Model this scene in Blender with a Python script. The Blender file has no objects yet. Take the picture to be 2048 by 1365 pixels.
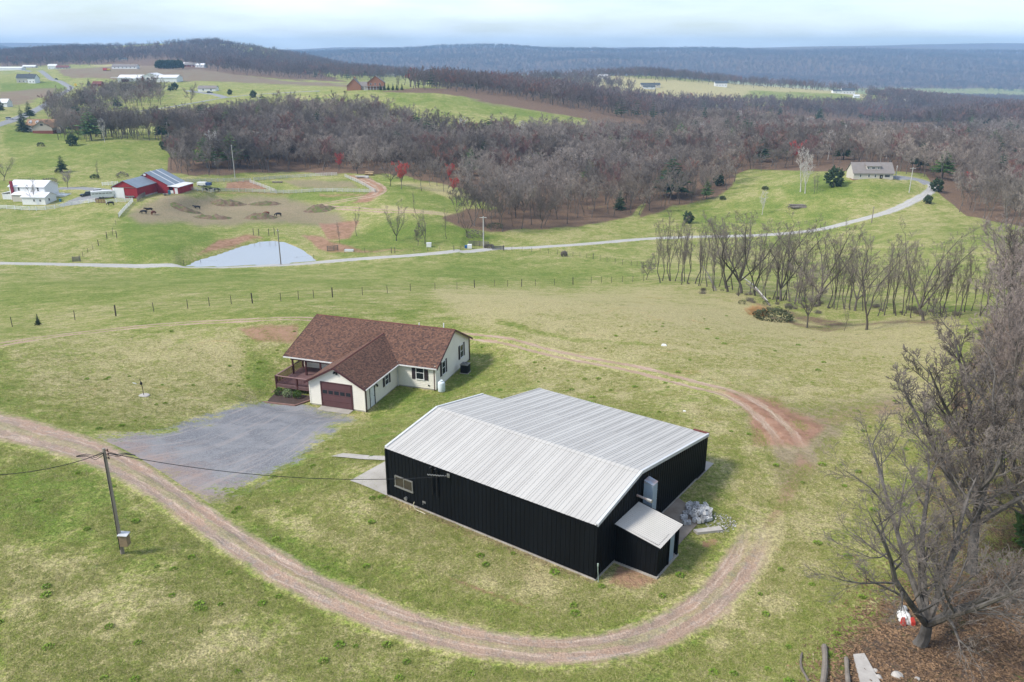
import bpy, bmesh, math, random
import numpy as np
from math import radians as R, sin, cos, pi, sqrt, atan2, tan
from mathutils import Vector, Matrix
random.seed(7)
RNG = np.random.default_rng(7)
S = bpy.context.scene
C = S.collection

# ---------------------------------------------------------------- camera, sky, sun, exposure
EYE = 27.0
FPX = 1620.0
PITCH = math.atan(577.5 / FPX)
camd = bpy.data.cameras.new('camera')
camd.sensor_width = 36.0
camd.lens = FPX / 2048 * 36.0
camd.clip_start = 0.5
camd.clip_end = 60000.0
cam = bpy.data.objects.new('camera', camd)
cam.location = (0, 0, EYE)
cam.rotation_euler = (pi / 2 - PITCH, 0, 0)
C.objects.link(cam)
S.camera = cam

SUN_DIR = Vector((-0.80, -0.30, 0.85)).normalized()      # towards the sun
SUN_ELEV = math.asin(SUN_DIR.z)
SUN_AZ = atan2(SUN_DIR.x, SUN_DIR.y)                     # clockwise from +Y
world = bpy.data.worlds.new('World')
S.world = world
world.use_nodes = True
wn, wl = world.node_tree.nodes, world.node_tree.links
wn.clear()
w_out = wn.new('ShaderNodeOutputWorld')
w_bg = wn.new('ShaderNodeBackground')
w_bg.inputs['Strength'].default_value = 0.13
w_sky = wn.new('ShaderNodeTexSky')
w_sky.sky_type = 'NISHITA'
w_sky.sun_disc = False
w_sky.sun_elevation = SUN_ELEV
w_sky.sun_rotation = SUN_AZ
w_sky.altitude = 300
w_sky.air_density = 1.0
w_sky.dust_density = 1.2
w_sky.ozone_density = 1.6
w_tc = wn.new('ShaderNodeTexCoord')
w_map = wn.new('ShaderNodeMapping')
w_map.inputs['Scale'].default_value = (1.0, 1.0, 6.0)
w_map.inputs['Location'].default_value = (0.3, 0.1, 0.2)
wl.new(w_tc.outputs['Generated'], w_map.inputs['Vector'])
w_no = wn.new('ShaderNodeTexNoise')
w_no.inputs['Scale'].default_value = 4.2
w_no.inputs['Detail'].default_value = 7
w_no.inputs['Roughness'].default_value = 0.55
wl.new(w_map.outputs['Vector'], w_no.inputs['Vector'])
w_rmp = wn.new('ShaderNodeMapRange')
w_rmp.inputs['From Min'].default_value = 0.36
w_rmp.inputs['From Max'].default_value = 0.72
w_rmp.inputs['To Min'].default_value = 0.06
w_rmp.inputs['To Max'].default_value = 0.78
wl.new(w_no.outputs['Fac'], w_rmp.inputs['Value'])
w_mix = wn.new('ShaderNodeMix')
w_mix.data_type = 'RGBA'
w_mix.inputs['B'].default_value = (6.9, 7.6, 8.7, 1)
wl.new(w_rmp.outputs['Result'], w_mix.inputs['Factor'])
wl.new(w_sky.outputs['Color'], w_mix.inputs['A'])
wl.new(w_mix.outputs['Result'], w_bg.inputs['Color'])
wl.new(w_bg.outputs['Background'], w_out.inputs['Surface'])

sund = bpy.data.lights.new('sun', 'SUN')
sund.energy = 2.8
sund.angle = R(11)
sund.color = (1.0, 0.95, 0.87)
sun = bpy.data.objects.new('sun', sund)
sun.rotation_euler = SUN_DIR.to_track_quat('Z', 'Y').to_euler()
sun.location = (0, 0, 200)
C.objects.link(sun)

S.view_settings.view_transform = 'Standard'
S.view_settings.look = 'None'
S.view_settings.exposure = 0.68
S.view_settings.gamma = 1.0
S.view_settings.use_curve_mapping = False
S.render.engine = 'CYCLES'
S.cycles.max_bounces = 5
S.cycles.diffuse_bounces = 3
S.cycles.volume_bounces = 0
S.cycles.transparent_max_bounces = 8
S.cycles.use_denoising = True
S.cycles.caustics_reflective = False
S.cycles.caustics_refractive = False

# ---------------------------------------------------------------- picture <-> place
CP, SP = cos(PITCH), sin(PITCH)
def project(x, y, z):
    z = z - EYE
    d = y * CP - z * SP
    u = y * SP + z * CP
    d = np.where(d > 0.5, d, 0.5)
    return 1024 + FPX * x / d, 682.5 - FPX * u / d
def ray(px, py):
    rx, ru = (px - 1024) / FPX, (682.5 - py) / FPX
    return Vector((rx, CP + ru * SP, -SP + ru * CP))
def at(px, py, Y):
    """point on the sight line of a photograph pixel at forward distance Y"""
    r = ray(px, py)
    return Vector((r.x * Y / r.y, Y, EYE + r.z * Y / r.y))
def atz(px, py, z):
    r = ray(px, py)
    t = (z - EYE) / r.z
    return Vector((r.x * t, r.y * t, z))

# ---------------------------------------------------------------- numeric noise
def _h(ix, iy, s):
    n = (ix * 374761393 + iy * 668265263 + s * 974634177) & 0x7fffffff
    n = ((n ^ (n >> 13)) * 1274126177) & 0x7fffffff
    return ((n ^ (n >> 16)) & 0xffff) / 65535.0
def vnoise(x, y, s=0):
    x = np.asarray(x, float); y = np.asarray(y, float)
    ix, iy = np.floor(x).astype(np.int64), np.floor(y).astype(np.int64)
    fx, fy = x - ix, y - iy
    fx, fy = fx * fx * (3 - 2 * fx), fy * fy * (3 - 2 * fy)
    a, b = _h(ix, iy, s), _h(ix + 1, iy, s)
    c, d = _h(ix, iy + 1, s), _h(ix + 1, iy + 1, s)
    return a + (b - a) * fx + (c - a) * fy + (a - b - c + d) * fx * fy
def fbm(x, y, s=0, o=4):
    x = np.asarray(x, float); y = np.asarray(y, float); t, w, k = 0, 1.0, 0
    for i in range(o):
        t = t + w * (vnoise(x * 2 ** i, y * 2 ** i, s + i * 17) - .5)
        k += w; w *= .5
    return t / k
def sstep(a, b, v):
    t = np.clip((v - a) / (b - a), 0, 1)
    return t * t * (3 - 2 * t)
def poly_sd(px, py, poly):
    """signed distance in pixels to a polygon, positive inside"""
    poly = np.asarray(poly, float)
    d = np.full(np.shape(px), 1e18); ins = np.zeros(np.shape(px), bool)
    for i in range(len(poly)):
        ax, ay = poly[i]; bx, by = poly[(i + 1) % len(poly)]
        ex, ey = bx - ax, by - ay
        t = np.clip(((px - ax) * ex + (py - ay) * ey) / (ex * ex + ey * ey + 1e-9), 0, 1)
        d = np.minimum(d, (px - ax - t * ex) ** 2 + (py - ay - t * ey) ** 2)
        if ay != by:
            c = ((ay > py) != (by > py)) & (px < (bx - ax) * (py - ay) / (by - ay) + ax)
            ins ^= c
    return np.where(ins, 1, -1) * np.sqrt(d)

# ---------------------------------------------------------------- terrain
BARN_O, BARN_TH = (-7.998, 45.954), -0.619
K = 0.82
HOUSE_O, HOUSE_TH, HOUSE_Z = (-24.757 * K, 91.344 * K), -0.322, EYE - 40.808 * K
POND_Z = -27.9
POND = [(370, 533), (392, 522), (440, 508), (480, 494), (520, 484), (548, 482), (570, 485), (600, 498), (618, 510), (632, 521), (600, 525), (545, 530), (455, 534), (400, 535)]
_cz = [  # (px, py, z) near the camera
 (0,1365,.3),(600,1365,.3),(1024,1365,.4),(1500,1365,.4),(2048,1365,.3),(0,1100,.0),(245,1107,0),(500,1250,.1),(1000,1250,.05),(1500,1150,0),
 (1700,1100,0),(2048,1100,.3),(0,860,-1.8),(200,890,-1.5),(420,930,-1.6),(520,960,-1.2),(1560,870,-.4),(1800,800,-1.4),(2048,800,-1),(1180,780,-2.6),(1450,780,-1.2),(690,965,-.3),(690,890,-1.9),
 (0,690,-5.0),(300,655,-6.6),(560,650,-5.9),(450,740,-5.6),(200,760,-4.6),(620,640,-6.4),(1000,690,-5.6),(1200,720,-4.2),(980,760,-5.4),
 (1900,640,-8),(2048,640,-6),(1600,690,-5.6)]
_cy = [  # (px, py, forward distance)
 (75,650,110),(230,632,113),(500,600,128),(740,582,142),(950,575,160),(1180,566,176),(1000,650,100),(1300,650,98),(1290,563,176),(1480,585,148),(1640,650,112),
 (0,528,205),(280,533,210),(560,532,214),(830,512,225),(1000,498,240),(1310,478,260),(1560,469,268),(1700,445,272),(1800,415,284),(1865,376,308),(1745,362,311),
 (1150,500,238),(900,540,196),(500,560,172),(150,570,160),(1240,431,300),(1350,418,318),(1450,442,292),(470,478,246),(560,470,252),(300,500,222),
 (500,430,290),(640,440,284),(395,415,303),(100,416,290),(260,400,293),(345,387,307),(300,392,300),(270,394,298),(720,382,325),(650,350,365),(400,357,345),(830,440,268),(950,470,258),(700,490,243),
 (1000,420,300),(1350,405,318),(1450,370,350),(1600,375,320),(1640,340,360),(170,360,335),(250,284,420),(450,302,408),(30,302,400),(60,268,462),(330,330,380),
 (85,262,480),(10,237,520),(300,262,520),(300,230,600),(230,228,612),(360,212,640),(540,188,690),(725,183,650),(870,195,620),(1000,215,600),(1200,240,600),
 (600,300,430),(600,240,520),(750,202,600),(600,340,388),(900,300,440),(900,240,540),(1000,340,380),(1100,300,450),(1250,272,560),(1500,300,480),(1500,262,650),
 (1300,230,800),(1200,200,950),(1050,176,1150),(1250,165,1400),(1300,178,1300),(960,155,1500),(1690,190,1380),(1850,214,1300),(2048,222,1350),(1500,181,1400),(1300,151,1600),(1650,182,1500),
 (1900,200,2500),(1800,186,2600),(2048,206,2400),(1850,240,1200),(1700,252,900),(2048,235,850),(2048,280,700),(1800,290,700),(1950,310,480),(1950,370,330),(2048,380,330),(2000,450,250),(2000,485,210),
 (1900,520,185),(1800,470,235),(1600,520,215),(1700,560,160),(140,175,900),(60,146,1300),(285,165,900),(115,139,1200),(300,126,1500),(300,109,1900),(0,110,2000),
 (430,141,1200),(600,168,950),(620,141,1500),(700,172,880),(0,190,800),(430,93,2600),(560,117,2500),(640,132,2400),(820,152,1500),(500,160,1050)]
_cd = [  # (px, Y, z) hidden or distant ground
 (900,2300,-95),(1300,2300,-100),(1700,2100,-95),(700,2600,-70),(800,3300,-110),(1200,3300,-115),(1700,3300,-118),(2048,3300,-120),(400,3400,-60),(0,3000,-10),(2048,1700,-90),
 (560,5200,18),(700,5100,28),(1000,5000,46),(1300,5000,40),(1500,5000,28),(1800,5000,20),(2048,5000,8),(1100,4100,-40),(1700,4100,-48),(600,4100,-45),
 (0,5000,40),(300,5200,10),(0,6300,-50),(600,6300,-70),(1200,6300,-70),(2048,6300,-80),
 (60,7800,112),(0,7800,108),(200,7800,104),(330,7800,82),(480,7800,66),(700,7800,68),(900,7800,70),(1050,7800,78),(1250,7800,70),(1500,7800,60),(1600,7800,62),(1750,7800,92),(1900,7800,104),(2048,7800,106),
 (0,8900,-20),(500,8900,-20),(1024,8900,-20),(1600,8900,-20),(2048,8900,-20)]
def _lp(x, y):
    return np.arctan2(x, y) * 1.7, np.log(np.maximum(np.hypot(x, y), 12.0))
_pts = []
for a in _cz: _pts.append(atz(*a))
for a in _cy: _pts.append(at(*a))
for px, Y, z in _cd: _pts.append(Vector(((px - 1024) / FPX * Y * 1.03, Y, z)))
def _loc(o, th, a, b, z):
    return Vector((o[0] + a * cos(th) - b * sin(th), o[1] + a * sin(th) + b * cos(th), z))
for a, b in ((0,0),(15.3,0),(15.3,15),(1.6,15),(0,10),(7,7)): _pts.append(_loc(BARN_O, BARN_TH, a, b, 0.0))
for a, b in ((0,0),(6.2,0),(6.2,7.2),(10.6,7.2),(10.6,16.8),(-6,16.8),(-4.5,6)): _pts.append(_loc(HOUSE_O, HOUSE_TH, a, b, HOUSE_Z))
_P = np.array([tuple(p) for p in _pts])
_u, _v = _lp(_P[:, 0], _P[:, 1])
def _tps(r2): return np.where(r2 > 1e-12, r2 * np.log(r2 + 1e-12) * .5, 0.0)
_n = len(_P)
_A = np.zeros((_n + 3, _n + 3))
_A[:_n, :_n] = _tps((_u[:, None] - _u) ** 2 + (_v[:, None] - _v) ** 2) + np.eye(_n) * 2e-4
_A[:_n, _n:] = np.stack([np.ones(_n), _u, _v], 1); _A[_n:, :_n] = _A[:_n, _n:].T
_ZN = _P[:, 2] - EYE
_DN = np.hypot(_P[:, 0], _P[:, 1])
_W = np.linalg.solve(_A, np.concatenate([_ZN / _DN, [0, 0, 0]]))    # height is fitted as a slope seen from above the yard
def _rect_dist(x, y, o, th, a0, a1, b0, b1):
    dx, dy = x - o[0], y - o[1]
    a, b = dx * cos(th) + dy * sin(th), -dx * sin(th) + dy * cos(th)
    return np.hypot(np.maximum(np.maximum(a0 - a, a - a1), 0), np.maximum(np.maximum(b0 - b, b - b1), 0))
AZM = 0.66
def ground_z(x, y):
    x = np.atleast_1d(np.asarray(x, float)); y = np.atleast_1d(np.asarray(y, float))
    sh = x.shape; x, y = x.ravel(), y.ravel()
    z = np.empty(x.shape)
    for i in range(0, len(x), 40000):
        xs, ys = x[i:i + 40000], y[i:i + 40000]
        az = np.arctan2(xs, ys)
        azc = np.clip(az, -AZM, AZM)
        out = sstep(AZM, 2.6, np.abs(az))
        u, v = azc * 1.7, np.log(np.clip(np.hypot(xs, ys), 12.0, 9000))
        r = _W[_n] + _W[_n + 1] * u + _W[_n + 2] * v
        u0 = u * 0
        r0 = _W[_n] + _W[_n + 2] * v
        for k in range(_n):
            r = r + _W[k] * _tps((u - _u[k]) ** 2 + (v - _v[k]) ** 2)
        if out.max() > 0:
            for k in range(_n):
                r0 = r0 + _W[k] * _tps(_u[k] ** 2 + (v - _v[k]) ** 2)
            r = r * (1 - out) + r0 * out
        D = np.maximum(np.hypot(xs, ys), 12.0)
        z[i:i + 40000] = EYE + r * D
    D = np.hypot(x, y)
    amp = sstep(60, 140, D)
    z += fbm(x / 9, y / 9, 3, 3) * .22 * (.35 + .65 * amp) + fbm(x / 45, y / 45, 5, 3) * 1.1 * amp * np.clip(1.2 - D / 900, 0, 1)
    far = sstep(1700, 3200, D)
    z += fbm(x / 420, y / 420, 9, 4) * 70 * far * (1 - .6 * sstep(4700, 5200, y)) * (1 - sstep(5600, 6300, D)) 
    z += fbm(x / 180, y / 180, 29, 3) * 5 * sstep(600, 1000, D) * (1 - sstep(1500, 1900, D))
    w = 1 - sstep(.6, 6, _rect_dist(x, y, BARN_O, BARN_TH, -.2, 19, -.2, 15.3))
    z = z * (1 - w) + 0 * w
    w = 1 - sstep(.5, 9, _rect_dist(x, y, (-146.25, 297.29), -.157, -1, 20, -1, 22))
    z = z * (1 - w) - 23.2 * w
    w = 1 - sstep(.4, 4, np.minimum(_rect_dist(x, y, HOUSE_O, HOUSE_TH, -6.3, 10.7, 7.2, 16.9), _rect_dist(x, y, HOUSE_O, HOUSE_TH, -3.5, 6.4, -.8, 7.2)))
    z = z * (1 - w) + HOUSE_Z * w
    m = (np.abs(x + 75) < 60) & (np.abs(y - 226) < 45)
    if m.any():
        px, py = project(x[m], y[m], np.full(m.sum(), POND_Z))
        sd = poly_sd(px, py, POND)
        zt = z[m]
        bank = POND_Z + .25 + np.clip(-sd, 0, 40) * .05
        bed = POND_Z - np.clip(sd, 0, 18) * .12 - .04
        w = 1 - sstep(0, 26, -sd)
        zt = np.where(sd > 0, bed, np.maximum(zt, POND_Z + .12) * (1 - w) + np.minimum(np.maximum(zt, POND_Z + .12), bank) * w)
        z[m] = zt
    return z.reshape(sh)
def gz(x, y): return float(ground_z([x], [y])[0])
_TT = np.exp(np.linspace(math.log(24), math.log(8800), 2600))
def hit(px, py):
    """where the sight line of a photograph pixel meets the ground"""
    r = ray(px, py)
    x, y, z = _TT * r.x / r.y, _TT, EYE + _TT * r.z / r.y
    b = ground_z(x, y) - z
    i = np.argmax(b > 0)
    if b[i] <= 0: return Vector((x[-1], y[-1], z[-1]))
    if i == 0: return Vector((x[0], y[0], gz(x[0], y[0])))
    t = b[i - 1] / (b[i - 1] - b[i])
    X, Y = x[i - 1] + t * (x[i] - x[i - 1]), y[i - 1] + t * (y[i] - y[i - 1])
    return Vector((X, Y, gz(X, Y)))
# ---------------------------------------------------------------- material helpers
class NT:
    def __init__(s, tree): s.t = tree; s.n = tree.nodes; s.l = tree.links
    def node(s, typ, **kw):
        n = s.n.new(typ)
        for k, v in kw.items():
            setattr(n, k, v)
        return n
    def put(s, sock, v):
        if isinstance(v, bpy.types.NodeSocket): s.l.new(v, sock)
        else:
            if sock.type == 'RGBA' and len(v) == 3: v = (*v, 1)
            sock.default_value = v
    def pos(s): return s.node('ShaderNodeNewGeometry').outputs['Position']
    def obj(s): return s.node('ShaderNodeTexCoord').outputs['Object']
    def attr(s, name, out='Color'): return s.node('ShaderNodeAttribute', attribute_name=name).outputs[out]
    def rnd(s): return s.node('ShaderNodeObjectInfo').outputs['Random']
    def sep(s, c):
        n = s.node('ShaderNodeSeparateColor'); s.put(n.inputs[0], c); return n.outputs
    def scale(s, v, sc):
        n = s.node('ShaderNodeMapping'); s.put(n.inputs['Vector'], v)
        n.inputs['Scale'].default_value = sc if isinstance(sc, tuple) else (sc, sc, sc); return n.outputs['Vector']
    def noise(s, v, sc, det=3, rough=.55, dist=0):
        n = s.node('ShaderNodeTexNoise'); s.put(n.inputs['Vector'], v)
        n.inputs['Scale'].default_value = sc; n.inputs['Detail'].default_value = det
        n.inputs['Roughness'].default_value = rough; n.inputs['Distortion'].default_value = dist
        return n.outputs['Fac']
    def vor(s, v, sc, out='Distance'):
        n = s.node('ShaderNodeTexVoronoi'); s.put(n.inputs['Vector'], v); n.inputs['Scale'].default_value = sc; return n.outputs[out]
    def ramp(s, v, a, b, lo=0., hi=1., smooth=True):
        n = s.node('ShaderNodeMapRange'); s.put(n.inputs['Value'], v)
        if smooth: n.interpolation_type = 'SMOOTHSTEP'
        for k, q in (('From Min', a), ('From Max', b), ('To Min', lo), ('To Max', hi)): s.put(n.inputs[k], q)
        return n.outputs['Result']
    def m(s, op, a, b=0.0, c=0.0):
        n = s.node('ShaderNodeMath', operation=op); s.put(n.inputs[0], a); s.put(n.inputs[1], b); s.put(n.inputs[2], c); return n.outputs[0]
    def mix(s, f, a, b, bt='MIX'):
        n = s.node('ShaderNodeMix', data_type='RGBA', blend_type=bt)
        s.put(n.inputs['Factor'], f); s.put(n.inputs['A'], a); s.put(n.inputs['B'], b); return n.outputs['Result']
    def bsdf(s, col, rough=.9, metal=0., spec=.3, bump=None, bstr=.3, bdist=.05, alpha=None):
        b = s.node('ShaderNodeBsdfPrincipled')
        s.put(b.inputs['Base Color'], col); s.put(b.inputs['Roughness'], rough); s.put(b.inputs['Metallic'], metal)
        b.inputs['Specular IOR Level'].default_value = spec
        if bump is not None:
            n = s.node('ShaderNodeBump'); n.inputs['Strength'].default_value = bstr; n.inputs['Distance'].default_value = bdist
            s.put(n.inputs['Height'], bump); s.l.new(n.outputs['Normal'], b.inputs['Normal'])
        o = s.node('ShaderNodeOutputMaterial'); s.l.new(b.outputs[0], o.inputs['Surface']); return b
def newmat(name):
    m = bpy.data.materials.new(name); m.use_nodes = True; m.node_tree.nodes.clear(); return m, NT(m.node_tree)
_MC = {}
def wmat(name, c, c2=None, sc=1.5, rough=.8, metal=0., spec=.3, bump=0., rnd=.0, streak=False, fine=True):
    """weathered surface: two tones mixed by noise in the object's own space, a little random shade per piece"""
    if name in _MC: return _MC[name]
    m, t = newmat(name)
    c2 = c2 or tuple(v * .78 for v in c)
    o = t.obj()
    v = t.scale(o, (1, 1, .12)) if streak else o
    f = t.ramp(t.noise(v, sc, 5, .65), .3, .7)
    col = t.mix(f, c, c2)
    if fine: col = t.mix(t.ramp(t.noise(o, sc * 14, 2), .3, .7, 0, .35), col, tuple(v * .8 for v in c))
    if rnd:
        col = t.mix(1.0, col, t.mix(t.rnd(), (1 - rnd,) * 3, (1 + rnd,) * 3), 'MULTIPLY')
    t.bsdf(col, rough, metal, spec, t.noise(o, sc * 10, 3) if bump else None, bump, .02)
    _MC[name] = m; return m

# ---------------------------------------------------------------- what grows and lies where: zones traced on the ground
# channels: straw, dirt, leaf, lush, orchard, worn
ZONES = [ # (channel, value, feather px, polygon)
 ('straw', 1.0, 60, [(860,585),(1180,570),(1480,600),(1640,660),(1900,650),(1880,820),(1560,800),(1100,700),(950,650)]),
 ('straw', .6, 40, [(1380,830),(1900,820),(1640,1080),(1560,1250),(1380,1365),(1500,1060)]),
 ('straw', .5, 60, [(0,1090),(420,1180),(900,1320),(900,1365),(0,1365)]),
 ('straw', .55, 60, [(0,700),(480,660),(520,800),(380,850),(60,810)]),
 ('straw', .7, 40, [(1000,690),(1450,790),(1500,860),(1420,860),(1080,770)]),
 ('straw', .7, 40, [(780,960),(1180,1140),(1400,1150),(1360,1210),(1100,1230),(700,1110),(480,1010)]),
 ('lush_or_shaded', .55, 40, [(0,905),(190,940),(330,1060),(240,1120),(0,1080)]),
 ('lush_or_shaded', .7, 22, [(735,830),(790,775),(870,795),(955,730),(985,760),(900,805),(800,835),(740,905)]),  # deeper green painted where the house shades its lawn
 ('lush_or_shaded', .5, 30, [(450,1000),(600,900),(760,970),(900,1040),(1010,1110),(900,1130),(650,1060)]),
 ('lush_or_shaded', .35, 80, [(0,540),(560,545),(1000,510),(1280,500),(1250,555),(900,570),(500,590),(0,630)]),
 ('lush_or_shaded', .9, 30, [(240,430),(470,470),(400,500),(330,520),(230,500)]),
 ('lush_or_shaded', .8, 18, [(640,500),(770,440),(900,455),(1000,470),(960,492),(700,512)]),
 ('lush_or_shaded', .6, 20, [(740,360),(940,340),(930,420),(850,440),(760,400)]),
 ('lush_or_shaded', .7, 15, [(560,388),(740,385),(720,405),(580,402)]),
 ('lush_or_shaded', .5, 30, [(0,285),(240,278),(470,298),(420,330),(0,330)]),
 ('lush_or_shaded', .9, 14, [(0,262),(160,255),(170,285),(0,290)]),
 ('lush_or_shaded', .8, 16, [(1560,375),(1640,345),(1700,365),(1840,372),(1740,400),(1580,400)]),
 ('lush_or_shaded', .5, 20, [(1310,425),(1500,400),(1700,415),(1640,455),(1400,450)]),
 ('lush_or_shaded', 1.6, 4, [(1500,182),(1680,188),(1720,194),(1700,204),(1540,204),(1480,196)]),
 ('lush_or_shaded', .9, 5, [(0,166),(130,165),(140,182),(0,184)]),
 ('lush_or_shaded', .5, 8, [(760,180),(1000,205),(1150,240),(1000,230),(800,205)]),
 ('lush_or_shaded', 1.3, 9, [(990,636),(1100,662),(1200,677),(1330,690),(1332,697),(1200,687),(1100,673),(990,648)]),
 ('straw', 1.4, 40, [(1200,600),(1400,615),(1480,650),(1300,665)]),
 ('lush_or_shaded', .7, 30, [(560,720),(530,790),(480,760),(500,700)]),
 ('lush_or_shaded', .6, 30, [(470,1010),(620,1100),(760,1170),(900,1200),(1000,1240),(800,1210),(560,1120)]),
 ('dirt', .34, 6, [(358,535),(388,517),(436,503),(478,488),(520,478),(550,476),(576,480),(606,494),(626,507),(642,521),(600,528),(455,538)]),
 ('worn', .85, 26, [(255,430),(330,395),(560,395),(680,420),(700,455),(560,450),(420,455),(290,450)]),
 ('worn', .7, 10, [(560,362),(640,358),(700,362),(720,378),(600,377)]),
 ('dirt', .9, 7, [(455,366),(500,362),(540,380),(450,380)]),
 ('dirt', .55, 14, [(370,380),(540,384),(620,388),(560,394),(360,388)]),
 ('dirt', .8, 10, [(690,350),(740,355),(770,380),(740,405),(700,408),(745,380)]),
 ('dirt', .75, 14, [(395,515),(440,480),(500,470),(530,478),(450,500)]),
 ('dirt', .7, 14, [(600,470),(650,470),(720,500),(860,498),(720,508),(640,500)]),
 ('dirt', .7, 12, [(640,445),(720,440),(700,480),(660,478)]),
 ('dirt', .25, 10, [(760,420),(880,415),(990,440),(860,432)]),
 ('dirt', .75, 40, [(1430,780),(1540,792),(1640,850),(1600,890),(1500,890),(1490,830)]),
 ('worn', .7, 60, [(1440,780),(1600,800),(1850,795),(1880,830),(1700,850),(1640,920),(1560,1000),(1520,900)]),
 ('dirt', .6, 16, [(470,655),(600,648),(600,690),(520,690)]),
 ('dirt', .55, 9, [(1205,1165),(1240,1125),(1300,1150),(1330,1165),(1270,1185)]),
 ('dirt', .4, 7, [(790,995),(860,1030),(960,1075),(950,1085),(840,1035)]),
 ('dirt', .6, 6, [(885,1150),(950,1170),(1030,1200),(1080,1218),(1070,1224),(960,1185),(890,1160)]),
 ('dirt', .3, 14, [(1030,1130),(1110,1150),(1100,1180),(1020,1160)]),
 ('dirt', .35, 10, [(1405,975),(1445,990),(1440,1010),(1400,1000)]),
 ('dirt', .6, 6, [(1405,1082),(1440,1075),(1430,1095),(1400,1098)]),
 ('dirt', .45, 40, [(1500,1070),(1545,1050),(1625,930),(1580,880),(1550,960)]),
 ('dirt', .4, 30, [(1560,830),(1800,800),(1880,830),(1640,860)]),
 ('straw', .5, 10, [(420,412),(600,420),(560,428),(440,420)]),
 ('leaf', .9, 22, [(1275,438),(1300,395),(1430,350),(1475,350),(1465,375),(1420,398),(1340,424)]),
 ('leaf', .8, 16, [(880,440),(940,420),(1290,400),(1260,430),(1000,465),(930,460)]),
 ('leaf', .95, 16, [(330,352),(340,320),(560,300),(1300,270),(1290,400),(1000,420),(930,380),(780,350),(600,345),(420,352)]),
 ('leaf', .95, 8, [(330,276),(420,252),(500,238),(600,230),(700,232),(760,242),(850,264),(960,288),(1230,292),(1230,350),(480,330)]),
 ('leaf', .95, 8, [(760,180),(1000,168),(1140,187),(1260,204),(1440,212),(1700,214),(2100,210),(2100,460),(1930,432),(1880,392),(1850,350),(1780,342),(1500,340),(1250,420),(1180,240),(900,190)]),
 ('leaf', .95, 6, [(0,104),(430,86),(700,165),(560,158),(400,140),(250,128),(0,135)]),
 ('leaf', .95, 3, [(540,96),(1000,88),(1500,92),(2100,102),(2100,178),(1700,176),(1300,152),(800,150),(640,135)]),
 ('leaf', .62, 110, [(1760,1200),(2100,1080),(2100,1420),(1600,1420),(1680,1290)]),
 ('leaf', .7, 50, [(1960,640),(2100,600),(2100,1100),(1880,1180),(1820,1000)]),
 ('leaf', .5, 16, [(1370,585),(1500,600),(1700,645),(1880,640),(1900,655),(1640,655),(1480,605)]),
 ('leaf', .5, 12, [(1520,625),(1640,650),(1740,655),(1640,665),(1540,640)]),
 ('orchard', .9, 6, [(110,140),(330,128),(560,160),(720,170),(700,176),(420,165),(240,160),(140,158)]),
 ('orchard', .7, 8, [(0,184),(120,176),(110,190),(60,205),(0,215)]),
 ('orchard', .5, 8, [(860,182),(1000,196),(1240,240),(1120,232),(960,205)]),
 ('straw', .9, 5, [(880,150),(1000,148),(1010,160),(900,160)]),
 ('straw', 1.0, 5, [(1150,155),(1180,151),(1460,167),(1700,183),(1740,196),(1560,207),(1400,205),(1260,197),(1200,182)]),
 ('dirt', .5, 4, [(1240,184),(1300,188),(1350,194),(1330,199),(1260,194)]),
 ('straw', 1.2, 8, [(760,366),(890,362),(930,392),(900,398),(830,376)]),
 ('straw', 1.2, 6, [(760,412),(850,420),(960,440),(985,452),(880,432),(770,420)]),
 ('dirt', .5, 10, [(640,384),(760,388),(760,396),(640,394)]),
 ('straw', .7, 6, [(310,122),(380,135),(240,138),(180,132)]),
 ('straw', .7, 8, [(280,222),(360,215),(370,240),(300,245)]),
]
CH = ('straw', 'dirt', 'leaf', 'lush_or_shaded', 'orchard', 'worn')
def zones(x, y, z):
    px, py = project(x, y, z)
    D = np.hypot(x, y)
    w = np.clip(D / 9, 2, 60)
    jx = fbm(x / w, y / w, 31, 3) * 60; jy = fbm(x / w, y / w, 57, 3) * 44
    jx = jx + fbm(x * 4 / w, y * 4 / w, 131, 3) * 44; jy = jy + fbm(x * 4 / w, y * 4 / w, 157, 3) * 30
    out = {c: np.zeros(x.shape) for c in CH}
    vis = (y > 5) & (np.abs(px - 1024) < 1500)
    for ch, val, fe, poly in ZONES:
        k = min(1.0, fe / 22)
        sd = poly_sd(px + jx * k, py + jy * k * .6, poly)
        out[ch] = np.maximum(out[ch], np.where(vis, val * sstep(-fe * .5, fe * .5, sd), 0))
    off = ~vis | (px < -150) | (px > 2200)
    out['leaf'] = np.maximum(out['leaf'], .9 * sstep(5300, 6000, D))
    out['leaf'] = np.where(off & (D > 320), .9, out['leaf'])
    return out
def put_zones(me, x, y, z):
    o = zones(x, y, z)
    for nm, tri in (('zone_a', CH[:3]), ('zone_b', CH[3:])):
        a = me.color_attributes.new(nm, 'FLOAT_COLOR', 'POINT')
        d = np.ones((len(x), 4), np.float32)
        for i, c in enumerate(tri): d[:, i] = o[c]
        a.data.foreach_set('color', d.ravel())

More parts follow.
